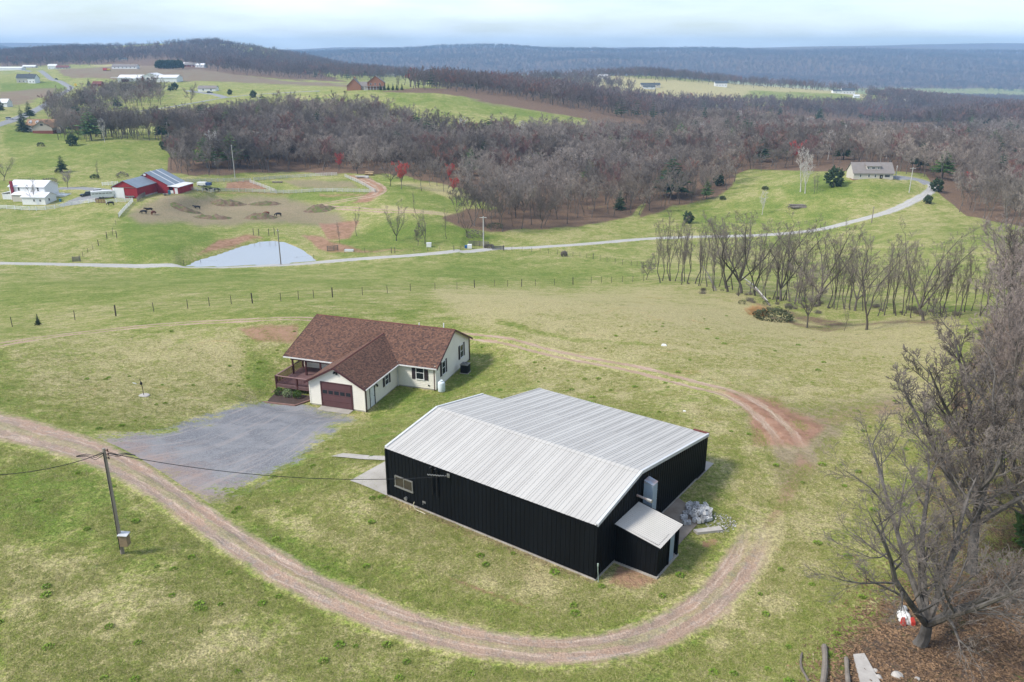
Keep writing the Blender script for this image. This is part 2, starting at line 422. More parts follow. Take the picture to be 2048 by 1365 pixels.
# shared colour of the open ground, in world space, so tracks can fade into it
GG = bpy.data.node_groups.new('open_ground', 'ShaderNodeTree')
GG.interface.new_socket('Color', in_out='OUTPUT', socket_type='NodeSocketColor')
GG.interface.new_socket('Height', in_out='OUTPUT', socket_type='NodeSocketFloat')
t = NT(GG)
P = t.pos()
za, zb = t.sep(t.attr('zone_a')), t.sep(t.attr('zone_b'))
n_huge = t.noise(P, .028, 3, .6); n_big = t.noise(P, .12, 4, .62, .6); n_mid = t.noise(P, .55, 4, .65, .8); n_fine = t.noise(P, 2.6, 4, .72); n_tiny = t.noise(P, 9, 3, .75)
st = t.m('ADD', t.m('MULTIPLY', t.m('SUBTRACT', n_big, .5), 1.25), t.m('MULTIPLY', t.m('SUBTRACT', n_mid, .5), 1.5))
st = t.m('ADD', st, t.m('MULTIPLY', t.m('SUBTRACT', n_fine, .5), 1.75))
st = t.m('ADD', st, t.m('MULTIPLY', t.m('SUBTRACT', n_huge, .5), .7))
st = t.m('ADD', st, t.m('ADD', t.m('MULTIPLY', za[0], .55), t.m('MULTIPLY', zb[0], -.42)))
st = t.ramp(t.m('ADD', st, .56), .0, 1.1)
g_grass = (.132, .186, .032); g_mid = (.245, .256, .074); g_straw = (.395, .342, .170)
col = t.mix(t.ramp(st, 0, .5, smooth=False), g_grass, g_mid)
col = t.mix(t.ramp(st, .5, 1, smooth=False), col, g_straw)
# deep green tussocks and orange broomsedge
tus = t.m('MULTIPLY', t.ramp(t.noise(P, .38, 3, .6, 1.5), .62, .72), t.ramp(n_fine, .42, .6))
col = t.mix(t.m('MULTIPLY', tus, .75), col, (.062, .118, .020))
sedge = t.m('MULTIPLY', t.ramp(t.noise(P, .21, 4, .7, 1.), .6, .74), t.m('MULTIPLY', za[0], 1.0))
col = t.mix(t.m('MULTIPLY', sedge, .6), col, (.44, .27, .12))
tone = t.m('MULTIPLY', t.ramp(n_tiny, .28, .72, .55, 1.42), t.ramp(t.noise(P, 4.2, 3, .7, .5), .3, .7, .74, 1.24))
col = t.mix(1., col, t.node('ShaderNodeCombineColor').outputs[0], 'MULTIPLY') if False else col
mul = t.node('ShaderNodeVectorMath', operation='SCALE'); t.put(mul.inputs[0], col); t.put(mul.inputs['Scale'], tone); col = mul.outputs[0]
br = t.m('ADD', t.m('MULTIPLY', t.m('SUBTRACT', n_mid, .5), .9), t.m('MULTIPLY', t.m('SUBTRACT', n_fine, .5), .8))
def zmask(z, lo=.12, hi=.85): return t.ramp(t.m('ADD', z, t.m('MULTIPLY', br, t.m('MULTIPLY', z, 1.1))), lo, hi)
orch = t.mix(t.ramp(n_big, .35, .65), (.21, .125, .105), (.20, .17, .115))
col = t.mix(t.m('MULTIPLY', t.ramp(t.m('ADD', zb[1], t.m('MULTIPLY', br, .4)), .2, .7), .85), col, orch)
worn = t.mix(t.ramp(n_fine, .35, .65), (.20, .15, .105), (.30, .235, .165))
col = t.mix(t.m('MULTIPLY', zmask(zb[2]), .8), col, worn)
dirt = t.mix(t.ramp(n_mid, .35, .65), (.25, .125, .085), (.36, .205, .14))
col = t.mix(t.m('MULTIPLY', zmask(za[1], .25, .7), .88), col, dirt)
lf = t.mix(t.ramp(n_fine, .35, .65), (.090, .066, .050), (.165, .108, .075))
lf = t.mix(t.ramp(t.vor(P, 7, 'Color'), .55, .8, 0, .8), lf, (.29, .18, .10))
col = t.mix(zmask(za[2], .3, .6), col, lf)
go = t.node('NodeGroupOutput')
t.l.new(col, go.inputs['Color'])
t.l.new(t.m('ADD', t.m('MULTIPLY', n_tiny, .5), t.m('MULTIPLY', n_fine, 1.0)), go.inputs['Height'])
def ground_nodes(t):
    g = t.node('ShaderNodeGroup', node_tree=GG); return g.outputs['Color'], g.outputs['Height']
M_GROUND, t = newmat('pasture_ground')
c, h = ground_nodes(t)
t.bsdf(c, .95, spec=.12, bump=h, bstr=.9, bdist=.22)

# ---------------------------------------------------------------- generic mesh building
class MB:
    """collects shapes into one mesh"""
    def __init__(s): s.v = []; s.f = []; s.mi = []; s.cur = 0
    def add(s, vs, fs):
        o = len(s.v); s.v += [tuple(v) for v in vs]; s.f += [tuple(i + o for i in f) for f in fs]; s.mi += [s.cur] * len(fs); return s
    def box(s, x0, y0, z0, x1, y1, z1):
        return s.add([(x0,y0,z0),(x1,y0,z0),(x1,y1,z0),(x0,y1,z0),(x0,y0,z1),(x1,y0,z1),(x1,y1,z1),(x0,y1,z1)],
                     [(3,2,1,0),(4,5,6,7),(0,1,5,4),(1,2,6,5),(2,3,7,6),(3,0,4,7)])
    def hexa(s, p):
        """eight corners: four below, four above, same order"""
        return s.add(p, [(3,2,1,0),(4,5,6,7),(0,1,5,4),(1,2,6,5),(2,3,7,6),(3,0,4,7)])
    def prism(s, pts, d):
        """a planar outline pushed along the vector d"""
        n = len(pts); d = Vector(d); a = [Vector(p) for p in pts]
        return s.add(a + [p + d for p in a], [tuple(range(n))[::-1], tuple(range(n, 2 * n))] + [(i, (i + 1) % n, n + (i + 1) % n, n + i) for i in range(n)])
    def tube(s, pts, r, n=6, cap=True):
        pts = [Vector(p) for p in pts]
        if not hasattr(r, '__len__'): r = [r] * len(pts)
        vs, fs = [], []
        for i, p in enumerate(pts):
            d = (pts[min(i + 1, len(pts) - 1)] - pts[max(i - 1, 0)])
            d = d.normalized() if d.length > 1e-9 else Vector((0, 0, 1))
            a = d.cross(Vector((0, 0, 1)) if abs(d.z) < .9 else Vector((1, 0, 0))).normalized(); b = d.cross(a)
            for k in range(n):
                q = 2 * pi * k / n
                vs.append(p + (a * cos(q) + b * sin(q)) * r[i])
        for i in range(len(pts) - 1):
            for k in range(n):
                fs.append((i * n + k, i * n + (k + 1) % n, (i + 1) * n + (k + 1) % n, (i + 1) * n + k))
        if cap:
            fs.append(tuple(range(n))[::-1]); fs.append(tuple(range((len(pts) - 1) * n, len(pts) * n)))
        return s.add(vs, fs)
    def lathe(s, prof, n=12, c=(0, 0, 0)):
        vs, fs = [], []
        for (r, z) in prof:
            for k in range(n):
                q = 2 * pi * k / n; vs.append((c[0] + r * cos(q), c[1] + r * sin(q), c[2] + z))
        for i in range(len(prof) - 1):
            for k in range(n): fs.append((i * n + k, i * n + (k + 1) % n, (i + 1) * n + (k + 1) % n, (i + 1) * n + k))
        fs.append(tuple(range(n))[::-1]); fs.append(tuple(range((len(prof) - 1) * n, len(prof) * n)))
        return s.add(vs, fs)
    def mesh(s, name):
        me = bpy.data.meshes.new(name); me.from_pydata(s.v, [], s.f)
        if any(s.mi): me.polygons.foreach_set('material_index', s.mi)
        me.update(); return me
    def build(s, name, mats, parent=None, smooth=False, kind=None):
        me = s.mesh(name)
        for m in (mats if isinstance(mats, (list, tuple)) else [mats]): me.materials.append(m)
        if smooth: me.polygons.foreach_set('use_smooth', [True] * len(me.polygons))
        return link(name, me, parent, kind)
def link(name, me, parent=None, kind=None, loc=None, rz=None):
    o = bpy.data.objects.new(name, me); C.objects.link(o)
    if parent is not None: o.parent = parent
    if kind: o['kind'] = kind
    if loc is not None: o.location = loc
    if rz is not None: o.rotation_euler = (0, 0, rz)
    return o
def tag(o, label, cat, group=None):
    o['label'] = label; o['category'] = cat
    if group: o['group'] = group
    return o
def thing(name, label, cat, loc=(0, 0, 0), rz=0, group=None):
    o = bpy.data.objects.new(name, None); C.objects.link(o); o.location = loc; o.rotation_euler = (0, 0, rz)
    o.empty_display_size = .3
    return tag(o, label, cat, group)
def dup(root, loc, rz=0, label=None, group=None, sc=1.0):
    r = root.copy(); C.objects.link(r); r.location = loc; r.rotation_euler = (0, 0, rz); r.scale = (sc, sc, sc)
    if label: r['label'] = label
    if group: r['group'] = group
    for ch in list(root.children):
        c = ch.copy(); C.objects.link(c); c.parent = r
        for g in list(ch.children):
            d = g.copy(); C.objects.link(d); d.parent = c
    return r

# ---------------------------------------------------------------- the ground sheet
def np_mesh(name, V, F, mat, smooth=True):
    me = bpy.data.meshes.new(name)
    me.vertices.add(len(V)); me.vertices.foreach_set('co', V.astype(np.float32).ravel())
    nf, k = F.shape
    me.loops.add(nf * k); me.polygons.add(nf)
    me.polygons.foreach_set('loop_start', np.arange(0, nf * k, k, dtype=np.int32))
    me.loops.foreach_set('vertex_index', F.astype(np.int32).ravel())
    me.update(calc_edges=True)
    if smooth: me.polygons.foreach_set('use_smooth', np.ones(nf, bool))
    me.materials.append(mat); return me
def grid_faces(nr, nc, wrap=False):
    i, j = np.meshgrid(np.arange(nr - 1), np.arange(nc if wrap else nc - 1), indexing='ij')
    j2 = (j + 1) % nc
    return np.stack([i * nc + j, i * nc + j2, (i + 1) * nc + j2, (i + 1) * nc + j], -1).reshape(-1, 4)
az_in = np.arange(-38, 38.01, .19)
az = np.radians(np.concatenate([az_in, np.arange(42, 318, 6)]))
rr = np.exp(np.concatenate([np.linspace(math.log(3), math.log(22), 24)[:-1], np.arange(math.log(22), math.log(9000), .0088)]))
rg, ag = np.meshgrid(rr, az, indexing='ij')
gx, gy = (rg * np.sin(ag)).ravel(), (rg * np.cos(ag)).ravel()
gzv = ground_z(gx, gy)
gme = np_mesh('ground', np.stack([gx, gy, gzv], 1), grid_faces(len(rr), len(az), True)[:, ::-1], M_GROUND)
put_zones(gme, gx, gy, gzv)
link('ground', gme, kind='structure')

# ---------------------------------------------------------------- tracks, lanes, gravel: sheets lying on the ground
def smooth_line(pts, step):
    """resample a polyline with Catmull-Rom, spacing about step metres"""
    pts = [Vector((p[0], p[1])) for p in pts]; out = []
    for i in range(len(pts) - 1):
        p0, p1, p2, p3 = pts[max(i - 1, 0)], pts[i], pts[i + 1], pts[min(i + 2, len(pts) - 1)]
        n = max(2, int((p2 - p1).length / step))
        for k in range(n):
            q = k / n
            out.append(.5 * (2 * p1 + (p2 - p0) * q + (2 * p0 - 5 * p1 + 4 * p2 - p3) * q * q + (3 * p1 - p0 - 3 * p2 + p3) * q ** 3))
    out.append(pts[-1]); return out
def strip(name, left, right, mat, nacross, ext, lift, kind='structure', rim=True):
    """a sheet between two edge lines of equal length; the sheet reaches ext beyond them so that its rim can fade into grass"""
    us = np.linspace(-ext, ext, nacross)
    L = np.array([tuple(p) for p in left]); Rr = np.array([tuple(p) for p in right])
    mid, half = (L + Rr) / 2, (Rr - L) / 2
    X = mid[:, None, 0] + half[:, None, 0] * us[None, :]; Y = mid[:, None, 1] + half[:, None, 1] * us[None, :]
    Z = ground_z(X, Y) + ((lift + .05) * (1 - (np.abs(us) / ext) ** 4)[None, :] - .05 if rim else lift)
    if rim:
        d0 = np.concatenate([[0], np.cumsum(np.linalg.norm(np.diff(mid, axis=0), axis=1))])
        Z -= ((1 - sstep(0, 1.8, np.minimum(d0, d0[-1] - d0))) * (lift + .05))[:, None]
        if 'track' in name or 'path' in name: Z += (-.045 * np.exp(-((np.abs(us) - .5) / .2) ** 2) + .02 * np.exp(-(us / .2) ** 2))[None, :]
    V = np.stack([X.ravel(), Y.ravel(), Z.ravel()], 1)
    F = grid_faces(len(L), nacross)
    me = np_mesh(name, V, F, mat)
    a = me.attributes.new('across', 'FLOAT', 'POINT'); a.data.foreach_set('value', np.tile(us, len(L)).astype(np.float32))
    d = np.concatenate([[0], np.cumsum(np.linalg.norm(np.diff(mid, axis=0), axis=1))])
    en = np.minimum(d, d[-1] - d)
    a = me.attributes.new('end', 'FLOAT', 'POINT'); a.data.foreach_set('value', np.repeat(en, nacross).astype(np.float32))
    a = me.attributes.new('along', 'FLOAT', 'POINT'); a.data.foreach_set('value', np.repeat(d, nacross).astype(np.float32))
    put_zones(me, V[:, 0], V[:, 1], V[:, 2])
    if me.polygons[0].normal.z < 0: me.flip_normals()
    return link(name, me, kind=kind)
def way(name, pix, width, mat, step=.6, n=17, ext=1.5, lift=.035, world_pts=None):
    pts = world_pts or [hit(*p) for p in pix]
    ln = smooth_line(pts, step)
    Lf, Rt = [], []
    for i, p in enumerate(ln):
        d = (ln[min(i + 1, len(ln) - 1)] - ln[max(i - 1, 0)]).normalized(); nn = Vector((-d.y, d.x))
        w = width if not callable(width) else width(i / (len(ln) - 1))
        Lf.append(p + nn * w / 2); Rt.append(p - nn * w / 2)
    return strip(name, Lf, Rt, mat, n, ext, lift)
def two_edge(name, A, B, mat, step=.6, n=41, ext=1.12, lift=.03):
    a, b = smooth_line([hit(*p) for p in A], .3), smooth_line([hit(*p) for p in B], .3)
    m = int(max(sum((a[i + 1] - a[i]).length for i in range(len(a) - 1)), sum((b[i + 1] - b[i]).length for i in range(len(b) - 1))) / step)
    def rs(l):
        l = np.array([tuple(p) for p in l]); d = np.concatenate([[0], np.cumsum(np.linalg.norm(np.diff(l, axis=0), axis=1))])
        q = np.linspace(0, d[-1], m); return np.stack([np.interp(q, d, l[:, 0]), np.interp(q, d, l[:, 1])], 1)
    return strip(name, rs(a), rs(b), mat, n, ext, lift)

def track_mat(name, c1, c2, rut_col, verge, fade, rut=.52, rutw=.34, endfade=6., stones=None, center=1.0):
    """two wheel ruts with a paler or grassy crown, fading into the open ground at the verge"""
    m, t = newmat(name)
    g, h = ground_nodes(t)
    P = t.pos()
    u = t.m('ABSOLUTE', t.attr('across', 'Fac')); en = t.attr('end', 'Fac')
    nb = t.noise(P, .35, 4, .6); nf = t.noise(P, 2.2, 4, .7); nt = t.noise(P, 11, 3, .7)
    d = t.mix(t.ramp(nb, .35, .65), c1, c2)
    # streaks drawn out along the track
    cx = t.node('ShaderNodeCombineXYZ'); t.put(cx.inputs[0], t.m('ADD', t.m('MULTIPLY', t.attr('across', 'Fac'), 3.2), t.m('MULTIPLY', nb, 2.6))); t.put(cx.inputs[1], t.m('MULTIPLY', t.attr('along', 'Fac'), .16))
    sk = t.noise(cx.outputs[0], 1.6, 4, .6)
    d = t.mix(t.ramp(sk, .45, .68), d, rut_col)
    if stones: d = t.mix(t.ramp(nf, .5, .66, 0, .8), d, stones)
    mul = t.node('ShaderNodeVectorMath', operation='SCALE'); t.put(mul.inputs[0], d); t.put(mul.inputs['Scale'], t.ramp(nt, .25, .75, .72, 1.25)); d = mul.outputs[0]
    br = t.m('ADD', t.m('MULTIPLY', t.m('SUBTRACT', nb, .5), .55), t.m('MULTIPLY', t.m('SUBTRACT', nf, .5), .55))
    edge = t.ramp(t.m('ADD', u, t.m('MULTIPLY', br, 1.5)), verge - .1, verge + fade, 1, 0)
    rutm = t.ramp(t.m('ADD', t.m('ABSOLUTE', t.m('SUBTRACT', u, rut)), t.m('MULTIPLY', br, 1.1)), rutw * .6, rutw * 1.3, 1, 0)
    cen = t.m('MULTIPLY', t.m('MAXIMUM', rutm, 1 - center if center < 1 else 0.0), 1.0)
    fac = t.m('MULTIPLY', t.m('MAXIMUM', cen, 0.0), edge)
    if endfade: fac = t.m('MULTIPLY', fac, t.ramp(t.m('ADD', en, t.m('MULTIPLY', br, endfade)), 0, endfade))
    t.bsdf(t.mix(fac, g, d), .95, spec=.15, bump=t.m('ADD', h, t.m('MULTIPLY', nf, .6)), bstr=.8, bdist=.12)
    return m
RED1, RED2, REDL = (.365, .248, .180), (.285, .215, .165), (.45, .345, .27)
M_TRACK = track_mat('red_dirt_track', RED1, RED2, REDL, .92, .3, rut=.5, rutw=.38, center=.35, stones=(.31, .255, .215))
M_FAINT = track_mat('faint_wheel_track', RED1, (.30, .22, .14), REDL, .95, .5, rut=.58, rutw=.26, center=1.0)
M_LANE = track_mat('gravel_lane', (.36, .345, .33), (.42, .40, .375), (.47, .45, .42), .95, .25, rut=.45, rutw=.5, center=.3, endfade=0)
M_GRAVEL, t = newmat('grey_gravel')
g, h = ground_nodes(t); P = t.pos(); u = t.m('ABSOLUTE', t.attr('across', 'Fac')); en = t.attr('end', 'Fac')
nb = t.noise(P, .3, 4, .6, 1.); nf = t.noise(P, 3, 4, .7); vo = t.vor(P, 16, 'Color')
d = t.mix(t.ramp(nb, .35, .65), (.150, .152, .162), (.225, .222, .226))
cx = t.node('ShaderNodeCombineXYZ'); t.put(cx.inputs[0], t.m('MULTIPLY', t.attr('across', 'Fac'), 9.)); t.put(cx.inputs[1], t.m('MULTIPLY', t.attr('along', 'Fac'), .07))
d = t.mix(t.ramp(t.noise(cx.outputs[0], 1.3, 5, .6, .6), .50, .66, 0, .6), d, (.36, .30, .265))
d = t.mix(t.ramp(vo, .35, .8, 0, .7), d, (.29, .29, .30)); d = t.mix(t.ramp(nf, .55, .75, 0, .5), d, (.10, .10, .105))
br = t.m('ADD', t.m('MULTIPLY', t.m('SUBTRACT', nb, .5), 1.1), t.m('MULTIPLY', t.m('SUBTRACT', nf, .5), 1.1))
fac = t.m('MULTIPLY', t.ramp(t.m('ADD', u, br), .84, 1.1, 1, 0), t.ramp(t.m('ADD', en, t.m('MULTIPLY', br, 5.)), .0, 2.6))
d = t.mix(t.ramp(t.m('ADD', t.attr('along', 'Fac'), t.m('MULTIPLY', br, 9.)), 0., 7., .6, 0), d, (.34, .225, .175))
t.bsdf(t.mix(fac, g, d), .95, spec=.15, bump=t.m('ADD', vo, nf), bstr=.6, bdist=.05)
M_ASPHALT = track_mat('asphalt_road', (.22, .22, .225), (.26, .26, .26), (.28, .28, .28), 1.0, .12, rut=.5, rutw=.8, center=.0, endfade=0)

two_edge('gravel_drive', [(120,884),(225,872),(330,862),(420,832),(470,815),(530,806),(620,807)], [(400,1040),(455,992),(520,958),(580,925),(640,885),(680,850),(735,824)], M_GRAVEL, ext=1.45)
TRACK_PIX = [(-190,795),(-60,838),(0,852),(90,878),(190,908),(290,960),(380,1020),(480,1090),(600,1160),(720,1215),(850,1262),(1000,1295),(1130,1303),(1250,1288),(1350,1250),(1430,1195),(1480,1130),(1505,1085),(1525,1035)]
way('dirt_track', TRACK_PIX, lambda f: 4.3 - 2.2 * float(sstep(.18, .5, f)), M_TRACK, step=.4, n=33, lift=.075)
PATH_PIX = [(-120,712),(0,690),(150,668),(330,650),(500,641),(640,640),(800,652),(960,676),(1100,706),(1250,735),(1380,768),(1450,785),(1500,808),(1540,840),(1575,880),(1590,915)]
way('dirt_path', PATH_PIX, 2.7, M_FAINT, step=.7, n=21, lift=.05)
way('farm_lane', [(-200,524),(0,528),(150,531),(280,534),(420,537),(560,532),(700,521),(830,512),(930,505),(1000,499),(1150,491),(1310,478),(1440,474),(1560,469),(1640,460),(1700,446),(1760,430),(1810,411),(1850,391),(1866,376),(1850,364),(1800,356)], 3.6, M_LANE, step=1.5, n=13, lift=.22)
way('county_road', [(-40,262),(0,250),(40,236),(70,222),(100,205),(120,190),(137,181),(140,175),(120,164),(95,153),(60,144),(30,140)], 6.5, M_ASPHALT, step=4, n=9, lift=.35)
way('ridge_lane', [(190,232),(260,226),(320,218),(380,208),(440,198),(500,191),(560,187),(640,183)], 5, M_ASPHALT, step=4, n=9, lift=.3)
way('barnyard_drive', [(205,398),(175,396),(150,405),(135,412)], 8.0, M_ASPHALT, step=1, n=9, lift=.2)
way('barnyard_lane', [(235,392),(215,384),(180,379),(140,378),(110,378)], 4, M_ASPHALT, step=1, n=9, lift=.24)
way('house_drive', [(1785,357),(1810,357),(1840,362),(1862,372)], 6, M_ASPHALT, step=1, n=9, lift=.3)
way('hilltop_drive', [(372,182),(400,186),(430,190),(450,196)], 6, M_ASPHALT, step=3, n=7, lift=.35)
way('cattle_track', [(700,352),(735,362),(762,378),(750,392),(700,400),(640,412),(700,418),(800,424),(900,432)], 5, M_FAINT, step=1.5, n=13, lift=.16)

# ---------------------------------------------------------------- pond
M_WATER, t = newmat('pond_water')
P = t.pos()
t.bsdf(t.mix(t.noise(P, .08, 3), (.29, .30, .305), (.33, .34, .345)), .07, spec=.9, bump=t.noise(t.scale(P, (1, 2.2, 1)), 1.3, 3), bstr=.05, bdist=.05)
pw = [atz(p[0], p[1], POND_Z) for p in POND]
ctr = sum(pw, Vector()) / len(pw)
ring = smooth_line([(p.x, p.y) for p in pw + [pw[0]]], 1.5)[:-1]
b = MB(); b.add([(ctr.x + (p.x - ctr.x) * 1.03, ctr.y + (p.y - ctr.y) * 1.03, POND_Z) for p in ring], [tuple(range(len(ring)))[::-1]])
o = b.build('pond_water', M_WATER, kind='structure')
if o.data.polygons[0].normal.z < 0: o.data.flip_normals()
# ---------------------------------------------------------------- building helpers
def courses(mb, O, U, V, N, vmax, step, lf, rf, th, v0=0.0):
    """overlapping boards or shingle rows on a plane: each row's lower edge stands th proud of the row below"""
    O, U, V, N = Vector(O), Vector(U), Vector(V), Vector(N); v = v0
    while v < vmax - 1e-4:
        w = min(v + step, vmax)
        if rf(v) - lf(v) > .01:
            a, b = O + U * lf(v) + V * v + N * th, O + U * rf(v) + V * v + N * th
            c, d = O + U * max(rf(w), lf(w)) + V * w + N * .002, O + U * lf(w) + V * w + N * .002
            e, f = O + U * lf(v) + V * v, O + U * rf(v) + V * v
            mb.add([a, b, c, d, e, f], [(0, 1, 2, 3), (4, 5, 1, 0)])
        v = w
def ribbed(mb, O, U, V, N, w, b0, b1, n=3, rib=.019, rw=.026):
    """a metal sheet with n raised ribs running along V; b0(u), b1(u) bound it"""
    O, U, V, N = Vector(O), Vector(U), Vector(V), Vector(N); prof = []
    for k in range(n):
        c = (k + .5) * w / n
        prof += [(c - rw, 0), (c - rw * .45, rib), (c + rw * .45, rib), (c + rw, 0)]
    prof = [(0, 0)] + prof + [(w, 0)]
    vs = []
    for u, h in prof: vs += [O + U * u + V * b0(u) + N * h, O + U * u + V * b1(u) + N * h]
    mb.add(vs, [(2 * i, 2 * i + 2, 2 * i + 3, 2 * i + 1) for i in range(len(prof) - 1)])
def const(v): return lambda u: v
def window(parent, O, U, N, u0, u1, z0, z1, mats, shutter=0., bar='h', name='window', fw=.07, label=None):
    """frame as the window itself, with pane, meeting rail and shutters under it"""
    O, U, N = Vector(O), Vector(U), Vector(N); Z = Vector((0, 0, 1))
    def bx(mb, a, b, c, d, n0, n1):
        mb.hexa([O + U * a + Z * c + N * n0, O + U * b + Z * c + N * n0, O + U * b + Z * c + N * n1, O + U * a + Z * c + N * n1,
                 O + U * a + Z * d + N * n0, O + U * b + Z * d + N * n0, O + U * b + Z * d + N * n1, O + U * a + Z * d + N * n1])
    f = MB()
    bx(f, u0, u0 + fw, z0, z1, -.02, .06); bx(f, u1 - fw, u1, z0, z1, -.02, .06)
    bx(f, u0 + fw, u1 - fw, z1 - fw, z1, -.02, .055); bx(f, u0 - .03, u1 + .03, z0 - .05, z0 + fw * .6, -.02, .085)
    w = f.build(name, mats['frame'], parent)
    if label: w['label'] = label
    g = MB(); bx(g, u0 + fw, u1 - fw, z0 + fw * .6, z1 - fw, .0, .028); g.build('pane', mats['glass'], w)
    s = MB()
    if bar == 'h': bx(s, u0 + fw, u1 - fw, (z0 + z1) / 2 - .025, (z0 + z1) / 2 + .025, .028, .05)
    else: bx(s, (u0 + u1) / 2 - .02, (u0 + u1) / 2 + .02, z0 + fw * .6, z1 - fw, .028, .05)
    s.build('sash_rail', mats['frame'], w)
    if shutter:
        for a, b in ((u0 - shutter - .035, u0 - .035), (u1 + .035, u1 + .035 + shutter)):
            h = MB(); bx(h, a, b, z0 - .02, z1 + .01, -.02, .045)
            n = 12
            for i in range(n):
                c = z0 + .04 + (z1 - z0 - .12) * i / n; bx(h, a + .05, b - .05, c, c + (z1 - z0) / n * .55, .045, .058)
            h.build('shutter', mats['shutter'], w)
    return w
M_GLASS, t = newmat('window_glass'); t.bsdf((.018, .022, .026), .08, spec=.5)
M_BLACKM = wmat('black_painted_metal', (.0040, .0048, .0058), (.006, .0072, .0085), .5, .6, 0., .12, rnd=.12, streak=True)
M_ROOFM, t = newmat('galvanised_roof_sheet')
o_ = t.obj()
f1 = t.ramp(t.noise(t.scale(o_, (1, .18, 1)), .6, 5, .65), .3, .72)
c_ = t.mix(f1, (.475, .455, .42), (.42, .40, .37))
c_ = t.mix(t.ramp(t.noise(t.scale(o_, (3, .25, 1)), 2.2, 4, .7), .60, .78, 0, .3), c_, (.38, .355, .32))
c_ = t.mix(t.ramp(t.noise(o_, 26, 2), .62, .74, 0, .4), c_, (.36, .34, .31))
c_ = t.mix(1., c_, t.mix(t.rnd(), (.975,) * 3, (1.02,) * 3), 'MULTIPLY')
t.bsdf(c_, .55, .0, .4, t.noise(o_, 5, 3), .1, .02)
M_SEAM = wmat('sealant_and_dirt_at_lap', (.27, .26, .245), (.33, .315, .295), 3, .8)
M_RAKE = wmat('pale_metal_trim', (.60, .61, .61), (.50, .51, .51), 2, .5)
M_CONC = wmat('concrete', (.40, .37, .33), (.31, .285, .25), .7, .95, rnd=.05, bump=.15)
M_CONCDK = wmat('stained_concrete', (.30, .26, .215), (.22, .17, .13), .9, .95, bump=.15)
M_ALU = wmat('dull_aluminium', (.36, .36, .35), (.28, .28, .27), 3, .4, .6)
M_DARKGL, t = newmat('dusty_pane'); t.bsdf((.040, .034, .026), .12, spec=.5)
M_DUCT = wmat('pale_blue_steel', (.34, .43, .52), (.29, .37, .45), 1.5, .5, .1, rnd=.05, streak=True)
M_RUST = wmat('rust', (.30, .10, .045), (.20, .075, .04), 5, .9)
M_WHITE = wmat('white_paint', (.78, .78, .76), (.70, .70, .68), 1.2, .6, rnd=.03)
M_CONDUIT = wmat('black_conduit', (.010, .010, .011), None, 3, .5)
M_HOSE = wmat('yellowish_hose', (.55, .50, .34), None, 5, .6)

# ---------------------------------------------------------------- the black metal barn
bL, bh, bWf, bhr, bW, bhb, bN, bnx = 15.35, 3.52, 5.03, 4.43, 15.04, 2.77, 10.12, 1.59
barn = thing('metal_barn', 'long low black metal barn with pale ribbed roof and lean-to', 'barn', (*BARN_O, 0), BARN_TH)
X, Y_, Z_ = Vector((1, 0, 0)), Vector((0, 1, 0)), Vector((0, 0, 1))
def zroof(y): return bh + (bhr - bh) * y / bWf if y < bWf else bhr + (bhb - bhr) * (y - bWf) / (bW - bWf)
mb = MB()
for r in ((0, 0, bL, bN), (bnx, bN, bL, bW)): mb.box(r[0] - .03, r[1] - (.045 if r[1] == 0 else 0), -.35, r[2] + .045, r[3] + .045, .05)
mb.build('foundation', M_CONC, barn)
npan = 17; pw_ = bL / npan
for i in range(npan):
    m1 = MB(); ribbed(m1, (i * pw_, 0, .12), X, Z_, -Y_, pw_, const(0), const(bh - .14)); m1.build('wall_panel', M_BLACKM, barn)
    if i == 0: M_WP = None
ny = 16; py_ = bW / ny
for i in range(ny):                                  # right gable, stepping up to the roof line
    y0 = i * py_
    m1 = MB(); ribbed(m1, (bL, y0, .12), Y_, Z_, X, py_, const(0), lambda u, y0=y0: zroof(y0 + u) - .16); m1.build('wall_panel', M_BLACKM, barn)
m1 = MB(); m1.prism([(0, 0, .12), (0, bWf, .12), (0, bWf, bhr - .14), (0, 0, bh - .14)], (.04, 0, 0)); m1.prism([(0, bWf, .12), (0, bN, .12), (0, bN, zroof(bN) - .14), (0, bWf, bhr - .14)], (.04, 0, 0)); m1.build('left_wall', M_BLACKM, barn)
m1 = MB(); m1.box(0, bN - .04, .12, bnx, bN, zroof(bN) - .14); m1.box(bnx, bN, .12, bnx + .04, bW, bhb - .14); m1.box(bnx + .04, bW - .04, .12, bL, bW, bhb - .14); m1.build('rear_wall', M_BLACKM, barn)
sf = math.hypot(bWf, bhr - bh); sb = math.hypot(bW - bWf, bhr - bhb)
VF = Vector((0, bWf, bhr - bh)) / sf; NF = Vector((0, -VF.z, VF.y))
VB = Vector((0, bW - bWf, bhb - bhr)) / sb; NB = Vector((0, -VB.z, VB.y))
lapb = sb * (bN - bWf) / (bW - bWf)
for i in range(npan):
    m1 = MB(); ribbed(m1, (i * pw_, 0, bh), X, VF, NF, pw_, const(-.12), const(sf)); m1.build('roof_panel', M_ROOFM, barn)
    m1 = MB(); ribbed(m1, (i * pw_, bWf, bhr), X, VB, NB, pw_, const(0), const(lapb + .1)); m1.build('roof_panel', M_ROOFM, barn)
    x0 = i * pw_; w_ = pw_
    if x0 + w_ <= bnx: continue
    if x0 < bnx: w_ = x0 + w_ - bnx; x0 = bnx
    m1 = MB(); ribbed(m1, (x0, bWf, bhr - .016), X, VB, NB, w_, const(lapb), const(sb + .1), 3 if w_ > .6 else 1); m1.build('roof_panel', M_ROOFM, barn)
m1 = MB(); ribbed(m1, (0, bWf, bhr + .012), X, VB, NB, bL, const(0), const(.28), npan * 3); ribbed(m1, (0, bWf, bhr + .012), X, -VF, NF, bL, const(0), const(.28), npan * 3); m1.build('ridge_cap', M_ROOFM, barn)
m1 = MB()
m1.cur = 0
